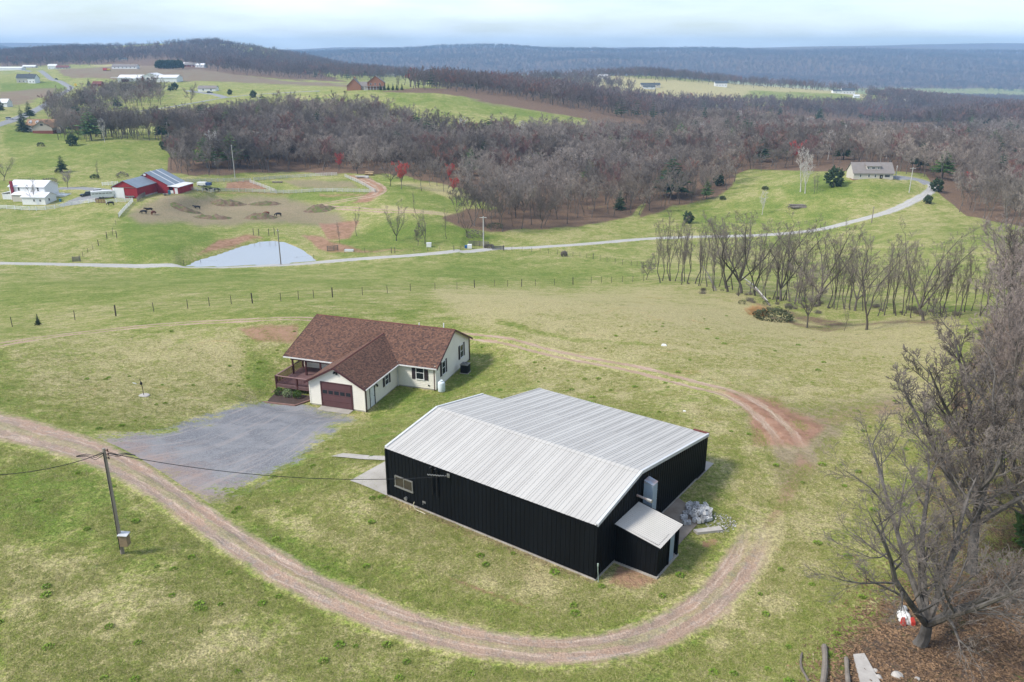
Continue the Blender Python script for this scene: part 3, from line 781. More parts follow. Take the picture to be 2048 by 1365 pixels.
for i in range(npan + 1):                            # sealed side laps between the sheets
    x = min(max(i * pw_, .02), bL - .02)
    for O, V, N, a, b in (((x, 0, bh), VF, NF, -.1, sf - .28), ((x, bWf, bhr), VB, NB, .28, (sb if x > bnx else lapb))):
        O = Vector(O); m1.hexa([O + X * -.012 + V * a + N * .001, O + X * .012 + V * a + N * .001, O + X * .012 + V * b + N * .001, O + X * -.012 + V * b + N * .001,
                                O + X * -.012 + V * a + N * .009, O + X * .012 + V * a + N * .009, O + X * .012 + V * b + N * .009, O + X * -.012 + V * b + N * .009])
m1.build('lap_seal', M_SEAM, barn)
for nm, x, ys in (('rake_trim', -.06, (0, bWf, bN)), ('rake_trim', bL - .08, (0, bWf, bW))):
    m1 = MB()
    for a, b in zip(ys[:-1], ys[1:]):
        m1.hexa([(x, a, zroof(a) - .15), (x + .15, a, zroof(a) - .15), (x + .15, b, zroof(b) - .15), (x, b, zroof(b) - .15), (x, a, zroof(a) + .055), (x + .15, a, zroof(a) + .055), (x + .15, b, zroof(b) + .055), (x, b, zroof(b) + .055)])
    m1.build(nm, M_RAKE, barn)
m1 = MB(); m1.box(0, -.07, bh - .145, bL - .1, -.037, bh - .055); m1.build('eave_trim', M_BLACKM, barn)
m1 = MB(); m1.box(-.05, -.05, .12, .09, .06, bh - .15); m1.build('corner_trim', M_BLACKM, barn)
m1 = MB(); m1.box(bL - .07, -.05, .12, bL + .05, .07, bh - .16); m1.build('corner_trim', M_BLACKM, barn)
m1 = MB(); m1.box(bL - 1.1, bW + .0, bhb - .10, bL + .02, bW + .16, bhb + .055); m1.build('eave_flashing', wmat('dark_red_flashing', (.16, .05, .04), None, 3), barn)
window(barn, (0, -.035, 0), X, -Y_, .75, 2.26, 1.03, 1.78, dict(frame=M_ALU, glass=M_DARKGL), bar='v', fw=.06)
for x in (3.94, 4.31):
    m1 = MB(); m1.tube([(x, -.10, 1.47), (x, -.10, 3.30), (x, -.17, 3.40), (x - .05, -.26, 3.34)], .05, 8); m1.build('conduit', M_CONDUIT, barn)
m1 = MB(); m1.tube([(5.2, -.06, 3.16), (5.2, -.30, 3.26)], .03, 6); m1.box(5.1, -.09, 3.05, 5.3, -.03, 3.3); m1.build('service_bracket', M_ALU, barn)
m1 = MB(); m1.tube([(1.65, -.02, .42), (1.65, -.16, .40)], [.10, .13], 12); m1.build('wall_vent', M_ALU, barn)
m1 = MB(); m1.tube([(3.13, -.03, .62), (3.13, -.14, .60), (3.13, -.15, .52)], .03, 6); m1.box(3.0, -.05, .55, 3.26, -.03, .69); m1.build('tap', M_ALU, barn)
# steel duct and exhaust pipe on the right gable
m1 = MB(); m1.box(bL + .04, 5.35, -.1, bL + .62, 5.95, 3.55)
m1.build('duct', M_DUCT, barn)
m1 = MB(); m1.prism([(bL + .04, 5.33, 3.55), (bL + .64, 5.33, 3.55), (bL + .04, 5.33, 3.72)], (0, .64, 0)); d_ = m1.build('duct_cap', wmat('rusty_blue_steel', (.34, .42, .5), (.30, .13, .07), 1.2, .6), barn)
for z in (1.2, 2.4, 3.0):
    m1 = MB(); m1.box(bL + .035, 5.34, z, bL + .63, 5.96, z + .03); m1.build('duct_seam', M_DUCT, barn)
m1 = MB(); m1.tube([(bL + .02, 4.55, 3.10), (bL + .95, 4.45, 3.08)], .07, 10); m1.build('exhaust_pipe', wmat('rusty_pipe', (.42, .40, .38), (.32, .13, .08), 2.5, .6), barn)
m1 = MB(); m1.tube([(bL + .70, 4.48, 3.085), (bL + 1.02, 4.44, 3.08)], .11, 10); m1.build('pipe_collar', M_ALU, barn)
# lean-to against the right gable
lx0, lx1, ly0, ly1, lz0, lz1 = bL + .05, bL + 2.62, 2.1, 4.75, 2.55, 2.12
lean = MB(); lean.box(lx0 - .02, ly0 - .09, -.3, lx1 + .09, ly1 + .05, .10); lean = lean.build('lean_to', M_CONC, barn)
for i in range(3):
    w_ = (lx1 - lx0) / 3; m1 = MB(); ribbed(m1, (lx0 + i * w_, ly0, .09), X, Z_, -Y_, w_, const(0), lambda u, i=i, w_=w_: lz0 + (lz1 - lz0) * (i * w_ + u) / (lx1 - lx0) - .10); m1.build('wall_panel', M_BLACKM, lean)
m1 = MB(); ribbed(m1, (lx1, ly0, .09), Y_, Z_, X, 1.35, const(0), const(lz1 - .10), 5); m1.build('wall_panel', M_BLACKM, lean)
m1 = MB(); m1.box(lx1 - .06, ly0 + 1.35, .09, lx1 + .05, ly0 + 1.45, lz1 - .1); m1.box(lx1 - .06, ly1 - .12, .09, lx1 + .05, ly1, lz1 - .1); m1.box(lx1 - .06, ly0 + 1.45, lz1 - .22, lx1 + .05, ly1 - .12, lz1 - .1); m1.build('door_frame', M_BLACKM, lean)
m1 = MB(); m1.box(lx1 - .08, ly0 + 1.46, .10, lx1 - .03, ly0 + 2.2, lz1 - .24); m1.build('door', M_DUCT, lean)
m1 = MB(); m1.box(lx0, ly1 - .05, .09, lx1 - .07, ly1, lz1 - .1); m1.build('rear_wall', M_BLACKM, lean)
sl = math.hypot(lx1 - lx0 + .22, (lz1 - lz0) * 1.17); VL = Vector((lx1 - lx0 + .22, 0, (lz1 - lz0) * 1.17)) / sl; NL = Vector((-VL.z, 0, VL.x))
for i in range(3):
    w_ = (ly1 - ly0 + .3) / 3; m1 = MB(); ribbed(m1, (lx0 - .02, ly0 - .2 + i * w_, lz0), Y_, VL, NL, w_, const(0), const(sl), 6, .022, .035); m1.build('roof_panel', M_ROOFM, lean)
m1 = MB()
for k in (0, 1):
    y = ly0 - .2 + k * (ly1 - ly0 + .3); m1.hexa([Vector((lx0, y - .02, lz0 - .1)), Vector((lx0, y + .02, lz0 - .1)), Vector((lx0, y + .02, lz0 - .1)) + VL * sl, Vector((lx0, y - .02, lz0 - .1)) + VL * sl, Vector((lx0, y - .02, lz0 + .01)), Vector((lx0, y + .02, lz0 + .01)), Vector((lx0, y + .02, lz0 + .01)) + VL * sl, Vector((lx0, y - .02, lz0 + .01)) + VL * sl])
m1.build('fascia', M_BLACKM, lean)
# slabs around the barn
def barn_pt(a, b, z=0): return _loc(BARN_O, BARN_TH, a, b, z)
def slab(name, A, Bq, mat, lift=.05):
    """a concrete sheet between two edges given in the barn's own metres"""
    L = [barn_pt(*A[0]).lerp(barn_pt(*A[1]), k / 8).xy for k in range(9)]; Rr = [barn_pt(*Bq[0]).lerp(barn_pt(*Bq[1]), k / 8).xy for k in range(9)]
    return strip(name, L, Rr, mat, 9, 1.0, lift, rim=False)
slab('concrete_apron', [(-.06, -.1), (-.06, 4.7)], [(-3.55, .05), (-3.65, 3.5)], M_CONC, .06)
slab('concrete_walk', [(-.3, 4.72), (-8.45, 3.95)], [(-3.4, 3.62), (-8.85, 3.1)], M_CONC, .09)
slab('rear_slab', [(bL + .12, 13.4), (bL + .12, 16.3)], [(bL - 1.0, 15.2), (bL - 1.0, 16.3)], M_CONC)
slab('side_slab', [(bL + .06, 4.8), (bL + .06, 10.6)], [(bL + 2.3, 4.8), (bL + 2.3, 9.3)], M_CONCDK, .05)

# ---------------------------------------------------------------- the cream house
M_SIDING = wmat('cream_siding', (.77, .735, .645), (.71, .675, .59), .6, .7, rnd=.02)
M_FASCIA = wmat('white_gutter', (.70, .69, .66), None, 2, .5)
M_MAROON = wmat('maroon_trim', (.075, .028, .028), (.06, .022, .024), 2, .5, rnd=.08)
M_DECK = wmat('weathered_maroon_deck', (.185, .105, .100), (.135, .075, .075), 1.2, .8, rnd=.15)
M_RAILTOP = wmat('faded_rail', (.27, .165, .145), (.21, .12, .11), 2, .8)
M_SHUT = wmat('dark_brown_shutter', (.042, .030, .032), None, 2, .6)
M_BLOCKF = wmat('block_foundation', (.42, .40, .36), (.33, .31, .28), 1.2, .95)
M_DOORW = wmat('white_door', (.72, .75, .78), None, 2, .5)
M_BLACKP = wmat('black_fitting', (.012, .012, .012), None, 3, .5)
M_SHING, t = newmat('red_brown_shingles')
uv = t.node('ShaderNodeUVMap', uv_map='UVMap').outputs[0]
bk = t.node('ShaderNodeTexBrick'); t.put(bk.inputs['Vector'], uv); bk.offset = .37; bk.offset_frequency = 1
for k, v in (('Scale', 1.), ('Mortar Size', .006), ('Brick Width', .19), ('Row Height', .19), ('Bias', 0.)): bk.inputs[k].default_value = v
bk.inputs['Color1'].default_value = (0, 0, 0, 1); bk.inputs['Color2'].default_value = (1, 1, 1, 1); bk.inputs['Mortar'].default_value = (.3, .3, .3, 1)
bv = t.sep(bk.outputs['Color'])[0]
c_ = t.mix(t.ramp(bv, .1, .5, smooth=False), (.076, .049, .042), (.142, .078, .056)); c_ = t.mix(t.ramp(bv, .5, .95, smooth=False), c_, (.19, .106, .074))
c_ = t.mix(t.ramp(t.noise(uv, .55, 4, .65), .45, .78, 0, .35), c_, (.075, .045, .040))
t.bsdf(c_, .95, spec=.12, bump=bv, bstr=.3, bdist=.01)
HZ = HOUSE_Z
house = thing('cream_house', 'cream sided house with red-brown roof, garage wing and maroon deck', 'house', (*HOUSE_O, HZ), HOUSE_TH)
gw, gl, mr, mb0, mb1, eh, rb, rz_ = 6.2, 7.2, 10.6, 7.2, 16.8, 2.76, 12.0, 5.25
ml = -5.2; gap = 4.48
def wall(name, O, U, N, lf, rf, top, parent=house):
    m1 = MB(); courses(m1, O, U, Z_, N, top, .2, lf, rf, .022); return m1.build(name, M_SIDING, parent)
def zmain(b): return rz_ - (rz_ - eh) / (rb - mb0) * abs(b - rb)
m1 = MB(); m1.box(.02, .02, -.7, gw - .02, gl + .2, .2); m1.box(ml + .02, mb0 + .02, -.9, mr - .02, mb1 - .02, .2); m1.build('foundation', M_BLOCKF, house)
m1 = MB(); m1.box(.03, .03, .2, gw - .03, gl + .3, eh - .05); m1.box(ml + .03, mb0 + .03, .2, mr - .03, mb1 - .03, eh - .05); m1.build('core_wall', M_SIDING, house)
gs = (gap - eh) / (gw / 2); ms = (rz_ - eh) / (rb - mb0)
wall('front_wall', (0, 0, .14), X, -Y_, lambda v: max(0, (v + .14 - eh) / gs), lambda v: gw - max(0, (v + .14 - eh) / gs), gap - .2)
wall('side_wall', (gw, 0, .14), Y_, X, const(0), const(gl), eh - .14)
wall('side_wall', (0, gl, .14), -Y_, -X, const(0), const(gl), eh - .14)
wall('front_wall', (gw, mb0, .14), X, -Y_, const(0), const(mr - gw), eh - .14)
wall('front_wall', (ml, mb0, .14), X, -Y_, const(0), const(-ml), eh - .14)
wall('gable_wall', (mr, mb0, .14), Y_, X, lambda v: max(0, (v + .14 - eh) / ms), lambda v: (mb1 - mb0) - max(0, (v + .14 - eh) / ms), rz_ - .2)
wall('gable_wall', (ml, mb1, .14), -Y_, -X, lambda v: max(0, (v + .14 - eh) / ms), lambda v: (mb1 - mb0) - max(0, (v + .14 - eh) / ms), rz_ - .2)
for x, y in ((0, 0), (gw, 0), (mr, mb0), (mr, mb1)):
    m1 = MB(); m1.box(x - .09, y - .09, .12, x + .035, y + .035, eh) if x else m1.box(x - .035, y - .04, .12, x + .09, y + .05, eh)
    m1.build('corner_board', M_SIDING, house)
# roofs: a slab with rows of shingles on it
def roof_rows(name, e0, e1, t1, t0, parent=house, step=.19, th=.10, slab=True):
    """e0,e1 eave ends, t0,t1 the upper ends; rows are laid between the two sides"""
    e0, e1, t0, t1 = Vector(e0), Vector(e1), Vector(t0), Vector(t1)
    N = (e1 - e0).cross(t0 - e0).normalized(); N = N if N.z > 0 else -N
    if not slab: ro = parent
    m = MB(); m.hexa([e0 - N * th, e1 - N * th, t1 - N * th, t0 - N * th, e0 - N * .012, e1 - N * .012, t1 - N * .012, t0 - N * .012])
    if slab: ro = m.build(name, M_FASCIA, parent)
    L = max((t0 - e0).length, (t1 - e1).length); n = int(L / step); vs, fs, uvs = [], [], []
    U = (e1 - e0).normalized() if (e1 - e0).length > (t1 - t0).length else (t1 - t0).normalized()
    ks = 6
    for i in range(n):
        q0, q1 = i / n, (i + 1) / n
        a, b, c, d = e0.lerp(t0, q0), e1.lerp(t1, q0), e1.lerp(t1, q1), e0.lerp(t0, q1)
        o = len(vs)
        rows = [a + N * .022, b + N * .022, c + N * .002, d + N * .002, a - N * .005, b - N * .005]
        vs += rows; uvs += [((p - e0).dot(U), q * n * step) for p, q in zip(rows, (q0, q0, q1 - .02 / n, q1 - .02 / n, q0, q0))]
        fs += [(o, o + 1, o + 2, o + 3), (o + 4, o + 5, o + 1, o)]
    me = bpy.data.meshes.new('shingles'); me.from_pydata([tuple(v) for v in vs], [], fs); me.materials.append(M_SHING)
    u = me.uv_layers.new(name='UVMap')
    for p in me.polygons:
        for li in p.loop_indices: u.data[li].uv = uvs[me.loops[li].vertex_index]
    link('shingles', me, ro, 'stuff'); return ro
ov = .32
pe, pz = 4.85, 2.72                                  # the porch eave
bj = rb - (rz_ - gap) / ms                           # where the garage ridge meets the main roof
roof_rows('roof', (3.1, mb0 - ov, eh - ov * ms), (mr + .3, mb0 - ov, eh - ov * ms), (mr + .3, rb, rz_), (3.1, rb, rz_))
roof_rows('roof', (-6.15, pe, pz), (0.2, pe, pz), (0.2, rb, rz_ - .0), (-6.1, rb, rz_))
for k in range(4):
    def _q(f): return Vector((0.2, pe, pz)).lerp(Vector((3.1, mb0 - ov, eh - ov * ms)), f), Vector((0.2, rb, rz_)).lerp(Vector((3.1, rb, rz_)), f)
    (a0, b0), (a1, b1) = _q(k / 4), _q((k + 1) / 4); roof_rows('roof', a0, a1, b1, b0, slab=False)
roof_rows('roof', (mr + .3, mb1 + ov, eh - ov * ms), (-6.1, mb1 + ov, eh - ov * ms), (-6.1, rb, rz_), (mr + .3, rb, rz_))
roof_rows('garage_roof', (gw + ov, -.38, eh - ov * gs), (gw + ov, mb0 - .05, eh - ov * gs), (3.1, bj + .35, gap), (3.1, -.38, gap))
lj = rb - (rz_ - gap) / ((rz_ - pz) / (rb - pe))
roof_rows('garage_roof', (-ov, 5.3, eh - ov * gs), (-ov, -.38, eh - ov * gs), (3.1, -.38, gap), (3.1, bj + .35, gap))
m1 = MB(); m1.hexa([(-6.1, rb - .12, rz_ - .05), (mr + .3, rb - .12, rz_ - .05), (mr + .3, rb + .12, rz_ - .05), (-6.1, rb + .12, rz_ - .05), (-6.1, rb - .02, rz_ + .045), (mr + .3, rb - .02, rz_ + .045), (mr + .3, rb + .02, rz_ + .045), (-6.1, rb + .02, rz_ + .045)])
m1.hexa([(2.98, -.38, gap - .05), (3.22, -.38, gap - .05), (3.22, bj + .1, gap - .05), (2.98, bj + .1, gap - .05), (3.08, -.38, gap + .045), (3.12, -.38, gap + .045), (3.12, bj + .1, gap + .045), (3.08, bj + .1, gap + .045)])
m1.build('ridge_cap', wmat('ridge_shingles', (.15, .055, .042), (.09, .04, .035), 4, .95), house)
# maroon barge boards on the gables
def barge(p, q, dn=.2, t=.05, nrm=(0, -1, 0)):
    p, q, n = Vector(p), Vector(q), Vector(nrm) * t; m1 = MB(); m1.hexa([p - Z_ * dn, q - Z_ * dn, q - Z_ * dn + n, p - Z_ * dn + n, p + Z_ * .03, q + Z_ * .03, q + Z_ * .03 + n, p + Z_ * .03 + n]); m1.build('barge_board', M_MAROON, house)
barge((-ov, -.38, eh - ov * gs), (3.1, -.38, gap)); barge((3.1, -.38, gap), (gw + ov, -.38, eh - ov * gs))
barge((mr + .3, mb0 - ov, eh - ov * ms), (mr + .3, rb, rz_), nrm=(1, 0, 0)); barge((mr + .3, rb, rz_), (mr + .3, mb1 + ov, eh - ov * ms), nrm=(1, 0, 0))
barge((-6.15, pe, pz), (-6.1, rb, rz_), nrm=(-1, 0, 0))
# gutters and downspouts
def gutter(p, q, out):
    p, q, n = Vector(p), Vector(q), Vector(out) * .11; m1 = MB(); m1.hexa([p - Z_ * .11, q - Z_ * .11, q - Z_ * .11 + n, p - Z_ * .11 + n, p, q, q + n, p + n]); m1.build('gutter', M_FASCIA, house)
gutter((gw + ov, -.36, eh - ov * gs - .01), (gw + ov, mb0 - ov - .1, eh - ov * gs - .01), (1, 0, 0))
gutter((gw + ov + .12, mb0 - ov, eh - ov * ms - .01), (mr + .28, mb0 - ov, eh - ov * ms - .01), (0, -1, 0))
gutter((-6.1, pe, pz - .01), (-.2, pe, pz - .01), (0, -1, 0))
for x, y in ((gw + .07, .1), (mr - .12, mb0 - .07), (mr + .07, mb1 - .1), (-.08, .12), (gw + .08, mb0 - .1)):
    m1 = MB(); m1.box(x - .05, y - .04, .0, x + .05, y + .04, eh - .12); m1.tube([(x, y, eh - .14), (x, y, eh - .02)], .045, 6); m1.build('downspout', M_MAROON if (x, y) != (gw + .08, mb0 - .1) else M_FASCIA, house)
# garage door: recessed, four rows of panels, five lights
gx0, gx1, gz0, gz1 = 1.44, 4.72, .06, 2.56
m1 = MB(); m1.box(gx0 - .14, -.06, gz0, gx0, .1, gz1 + .14); m1.box(gx1, -.06, gz0, gx1 + .14, .1, gz1 + .14); m1.box(gx0, -.055, gz1, gx1, .1, gz1 + .14); m1.build('door_trim', M_MAROON, house)
m1 = MB(); m1.box(gx0, -.028, gz0, gx1, -.02, gz1); gd = m1.build('garage_door', M_MAROON, house)
M_GDOOR = wmat('maroon_garage_door', (.120, .058, .060), (.10, .05, .052), 1, .5, rnd=.06)
hrow = (gz1 - gz0) / 4
for r in range(4):
    m1 = MB(); m1.box(gx0 + .03, -.042, gz0 + r * hrow + .015, gx1 - .03, -.029, gz0 + (r + 1) * hrow - .015)
    if r != 2:
        for k in range(3): m1.box(gx0 + .06, -.050, gz0 + r * hrow + .05 + k * hrow * .3, gx1 - .06, -.0425, gz0 + r * hrow + .05 + k * hrow * .3 + hrow * .2)
    m1.build('door_panel', M_GDOOR, gd)
for k in range(5):
    c = gx0 + (gx1 - gx0) * (k + .5) / 5; m1 = MB(); m1.box(c - .25, -.056, gz0 + 2.2 * hrow, c + .25, -.044, gz0 + 2.8 * hrow); m1.build('door_light', M_GLASS, gd)
# windows
WM = dict(frame=M_WHITE, glass=M_GLASS, shutter=M_SHUT)
window(house, (gw + .02, 0, 0), Y_, X, 4.2, 5.05, 1.15, 2.3, WM, .36)
window(house, (0, mb0 - .02, 0), X, -Y_, 8.35, 9.3, 1.05, 2.56, WM, .42)
window(house, (mr + .02, 0, 0), Y_, X, 8.8, 9.7, 1.1, 2.6, WM, .4)
window(house, (mr + .02, 0, 0), Y_, X, 13.95, 14.85, 1.15, 2.7, WM, .4)
m1 = MB(); m1.box(gw, .92, .1, gw + .05, 1.0, 2.2); m1.box(gw, 1.86, .1, gw + .05, 2.04, 2.2); m1.box(gw, 1.0, 2.13, gw + .05, 1.86, 2.2); df = m1.build('door_frame', M_BLACKP, house)
m1 = MB(); m1.box(gw, 1.0, .12, gw + .035, 1.86, 2.13); dd_ = m1.build('door', M_DOORW, house)
m1 = MB(); m1.tube([(gw + .03, 1.75, 1.1), (gw + .1, 1.75, 1.1)], .035, 8); m1.build('handle', M_BLACKP, dd_)
def lamp(x, y, z, nx, ny):
    m1 = MB(); m1.box(x - .06, y - .06, z - .08, x + .06, y + .06, z + .1); m1.lathe([(.03, .05), (.09, -.02), (.10, -.17), (.04, -.22)], 8, (x + nx * .16, y + ny * .16, z)); m1.tube([(x, y, z + .06), (x + nx * .16, y + ny * .16, z + .1), (x + nx * .16, y + ny * .16, z)], .02, 5); m1.build('wall_lamp', M_BLACKP, house)
lamp(gw + .03, 2.3, 2.05, 1, 0)
m1 = MB(); m1.lathe([(.02, .03), (.10, 0), (.12, -.10), (.06, -.16)], 8, (3.0, -.12, 3.86)); m1.lathe([(.02, .03), (.10, 0), (.12, -.10), (.06, -.16)], 8, (3.28, -.12, 3.80)); m1.box(2.95, -.1, 3.82, 3.35, -.02, 3.93); m1.build('flood_lamp', M_BLACKP, house)
m1 = MB(); m1.box(9.72, mb0 - .09, .42, 9.86, mb0 - .02, .56); m1.build('dryer_vent', M_BLACKP, house)
for x, z0, z1 in ((6.4, 4.75, 5.35), (9.33, 4.75, 5.62)):
    m1 = MB(); m1.tube([(x, 12.6, z0), (x, 12.6, z1)], .06, 10); m1.build('roof_vent', M_WHITE, house)
m1 = MB(); m1.box(2.4, 8.4, 3.99, 2.65, 8.65, 4.2); m1.build('roof_vent', M_BLACKP, house)
# deck with posts, boards, rails
dz, d0, dl = .78, 1.72, -5.2
deck = MB(); deck.box(dl, d0, dz - .24, dl + .05, gl - .03, dz - .02); deck.box(dl + .05, d0, dz - .24, -.04, d0 + .05, dz - .02); deck = deck.build('deck', M_DECK, house)
nb_ = 36; m1 = MB()
for i in range(nb_):
    y = d0 - .03 + (gl - d0 - .03) * i / nb_; m1.box(dl - .02, y, dz - .018, -.04, y + (gl - d0) / nb_ - .012, dz + .012)
m1.build('deck_boards', M_DECK, deck)['kind'] = 'stuff'
for x, y in ((dl + .06, d0 + .06), (dl / 2, d0 + .06), (-.12, d0 + .06)):
    m1 = MB(); m1.box(x - .07, y - .07, -.5, x + .07, y + .07, dz + .98); m1.build('deck_post', M_MAROON, deck)
for x, y in ((dl + .08, pe + .12), (-3.5, pe + .12), (-1.7, pe + .12), (dl + .08, 6.9)):
    m1 = MB(); m1.box(x - .08, y - .08, dz + .01, x + .08, y + .08, (pz if y < 6 else pz + .55) - .16); m1.build('porch_post', M_MAROON, deck)
m1 = MB(); m1.box(dl - .1, pe + .04, pz - .32, -.1, pe + .2, pz - .10); m1.build('porch_beam', M_MAROON, deck)
for p, q in (((dl + .06, d0 + .06), (-.1, d0 + .06)), ((dl + .06, d0 + .06), (dl + .06, gl - .1))):
    p, q = Vector((*p, 0)), Vector((*q, 0)); d = (q - p).normalized(); n = Vector((-d.y, d.x, 0))
    def bar(mb, a, b, z0, z1, w): mb.hexa([a - n * w + Z_ * z0, b - n * w + Z_ * z0, b + n * w + Z_ * z0, a + n * w + Z_ * z0, a - n * w + Z_ * z1, b - n * w + Z_ * z1, b + n * w + Z_ * z1, a + n * w + Z_ * z1])
    m1 = MB(); bar(m1, p - d * .1, q, dz + .985, dz + 1.02, .08); m1.build('hand_rail', M_RAILTOP, deck)
    m1 = MB(); bar(m1, p + d * .08, q, dz + .08, dz + .13, .03); bar(m1, p + d * .08, q, dz + .92, dz + .98, .03); m1.build('bottom_rail', M_RAILTOP, deck)
    L = (q - p).length; k = int(L / .13)
    src = None
    for i in range(1, k):
        c = p + d * L * i / k
        if src is None: m1 = MB(); m1.box(-.02, -.02, dz + .13, .02, .02, dz + .92); src = m1.build('baluster', M_MAROON, deck); src.location = c
        else: o2 = src.copy(); C.objects.link(o2); o2.parent = deck; o2.location = c
m1 = MB(); m1.box(1.28, -1.0, -.2, 4.85, -.065, .05); m1.build('door_apron', M_CONC, house)
# ---------------------------------------------------------------- trees
def bark_mat(name, ca, cb, cc, var=.25, rough=.95, stand=0.):
    m, t = newmat(name)
    r = t.rnd()
    c = t.mix(t.ramp(r, 0, .6, smooth=False), ca, cb); c = t.mix(t.ramp(r, .6, 1, smooth=False), c, cc)
    o = t.obj()
    c2 = t.node('ShaderNodeVectorMath', operation='SCALE'); t.put(c2.inputs[0], c)
    t.put(c2.inputs['Scale'], t.ramp(t.noise(t.scale(o, (1, 1, .3)), 2.2, 4, .7), .3, .7, 1 - var, 1 + var))
    c3 = c2.outputs[0]
    if stand:                                         # stands of different species across the hills
        P = t.pos(); n = t.noise(P, .022, 3, .6); q = t.node('ShaderNodeVectorMath', operation='SCALE'); t.put(q.inputs[0], c3); t.put(q.inputs['Scale'], t.ramp(n, .36, .64, 1 - stand, 1 + stand)); c3 = q.outputs[0]
        c3 = t.mix(t.ramp(t.noise(P, .035, 2, .5), .55, .72, 0, .5), c3, t.mix(1., c3, (1.10, 1.0, .86), 'MULTIPLY'))
    t.bsdf(c3, rough, spec=.15); return m
M_BARK = bark_mat('grey_bark', (.125, .108, .092), (.175, .152, .13), (.10, .085, .074))
M_TWIG = bark_mat('bare_twigs', (.215, .178, .150), (.280, .242, .210), (.155, .127, .108), stand=.36)
M_STEM = bark_mat('dark_stem_bark', (.085, .073, .062), (.115, .10, .085), (.07, .06, .052), .3)
M_TWIG_DARK = bark_mat('dark_twigs', (.165, .138, .120), (.20, .172, .152), (.135, .112, .098), .25)
M_TWIG_RED = bark_mat('red_budding_twigs', (.55, .085, .075), (.50, .10, .09), (.60, .12, .08))
M_TWIG_FARRED = bark_mat('far_red_twigs', (.32, .10, .09), (.28, .11, .10), (.34, .12, .09))
M_TWIG_HILL = bark_mat('hill_twigs', (.150, .120, .118), (.185, .155, .150), (.120, .094, .094), stand=.3)  # twigs darkened to stand in for cloud shadow over the ridge
M_TWIG_DUSK = bark_mat('dusky_twigs', (.25, .205, .18), (.28, .235, .21), (.22, .178, .155))
M_TWIG_RUST = bark_mat('rusty_budding_twigs', (.24, .135, .115), (.22, .13, .12), (.26, .14, .105))
M_PALE = bark_mat('pale_sycamore_bark', (.52, .49, .45), (.46, .43, .40), (.56, .53, .49), .2)
M_NEEDLE = bark_mat('dark_needles', (.034, .058, .026), (.045, .070, .034), (.028, .048, .028), .35)
M_PINE = bark_mat('bright_pine_needles', (.075, .125, .040), (.09, .14, .05), (.06, .105, .04), .35)
M_CEDAR = bark_mat('olive_cedar_needles', (.085, .10, .048), (.075, .085, .048), (.095, .10, .055), .35)

def cone(mb, p, d, L, r):
    """a slender three sided tapering twig"""
    a = d.cross(Vector((.31, .77, .55))).normalized(); b = d.cross(a)
    mb.add([p + a * r, p - a * r * .5 + b * r * .87, p - a * r * .5 - b * r * .87, p + d * L], [(0, 1, 3), (1, 2, 3), (2, 0, 3)])
def rdir(rng, d, ang):
    a = d.cross(Vector((rng.gauss(0, 1), rng.gauss(0, 1), rng.gauss(0, 1)))).normalized()
    return (d * cos(ang) + a * sin(ang)).normalized()
def bare_tree(seed, H=14., r0=.2, fork=.35, leaders=3, spread=.5, nb=(7, 6, 5, 4), lrat=(.42, .5, .55, .55), thick=1.0, lean=(0, 0), up=.25, low=.3):
    """trunk and limbs in one mesh, branches and twigs in the other"""
    rng = random.Random(seed); T, W = MB(), MB()
    def grow(p, d, L, r, lvl, n):
        q, pts, rad = p.copy(), [p.copy()], [r]
        dd = d.copy()
        for i in range(n):
            dd = (dd + Vector((rng.gauss(0, .11), rng.gauss(0, .11), rng.gauss(0, .08) + up * .25))).normalized()
            q = q + dd * L / n; pts.append(q.copy()); rad.append(r * (1 - .72 * (i + 1) / n))
        return pts, rad
    def kids(pts, rad, L, lvl, t0):
        if lvl > 4 or lvl - 1 >= len(nb) or nb[lvl - 1] == 0: return
        k = nb[lvl - 1]
        for j in range(k):
            t = t0 + (1 - t0) * (j + rng.random() * .9) / k
            f = t * (len(pts) - 1); i = min(int(f), len(pts) - 2); q = pts[i].lerp(pts[i + 1], f - i)
            ax = (pts[i + 1] - pts[i]).normalized()
            d = rdir(rng, ax, rng.uniform(.45, 1.05) if lvl < 3 else rng.uniform(.4, 1.2))
            d = (d + Vector((0, 0, up))).normalized()
            l = L * lrat[lvl - 1] * rng.uniform(.65, 1.15) * (1.15 - .5 * t)
            r = max(rad[i] * .55, .012) * rng.uniform(.7, 1)
            last = lvl == len(nb)
            if last: cone(W, q, d, l, max(.02 * thick, r * .5)); continue
            ns = 3 if lvl > 2 else 4
            pp, rr_ = grow(q, d, l, r, lvl, ns)
            rr_ = [max(v, .014 * thick) for v in rr_]; rr_[-1] = .006 * thick
            (T if lvl == 1 else W).tube(pp, rr_, 5 if lvl == 1 else 3, cap=False)
            kids(pp, rr_, l, lvl + 1, .22)
    base = Vector((0, 0, -.25)); ld = Vector((lean[0], lean[1], 1)).normalized()
    pts, rad = grow(base, ld, H * fork, r0, 0, 4)
    rad = [r0 * 1.25] + [r0 * (1 - .3 * i / 4) for i in range(1, 5)]
    T.tube(pts, rad, 8, cap=False)
    for k in range(leaders):
        a = 2 * pi * (k + rng.random() * .6) / leaders
        s = spread * rng.uniform(.6, 1.25) if leaders > 1 else .05
        d = (ld + Vector((cos(a) * s, sin(a) * s, 0))).normalized()
        L = H * (1 - fork) * rng.uniform(.85, 1.08)
        pp, rr_ = grow(pts[-1], d, L, rad[-1] * (.8 if leaders > 1 else 1), 0, 6)
        rr_[-1] = .02
        T.tube(pp, rr_, 6, cap=False)
        kids(pp, rr_, L, 1, low)
    return T, W
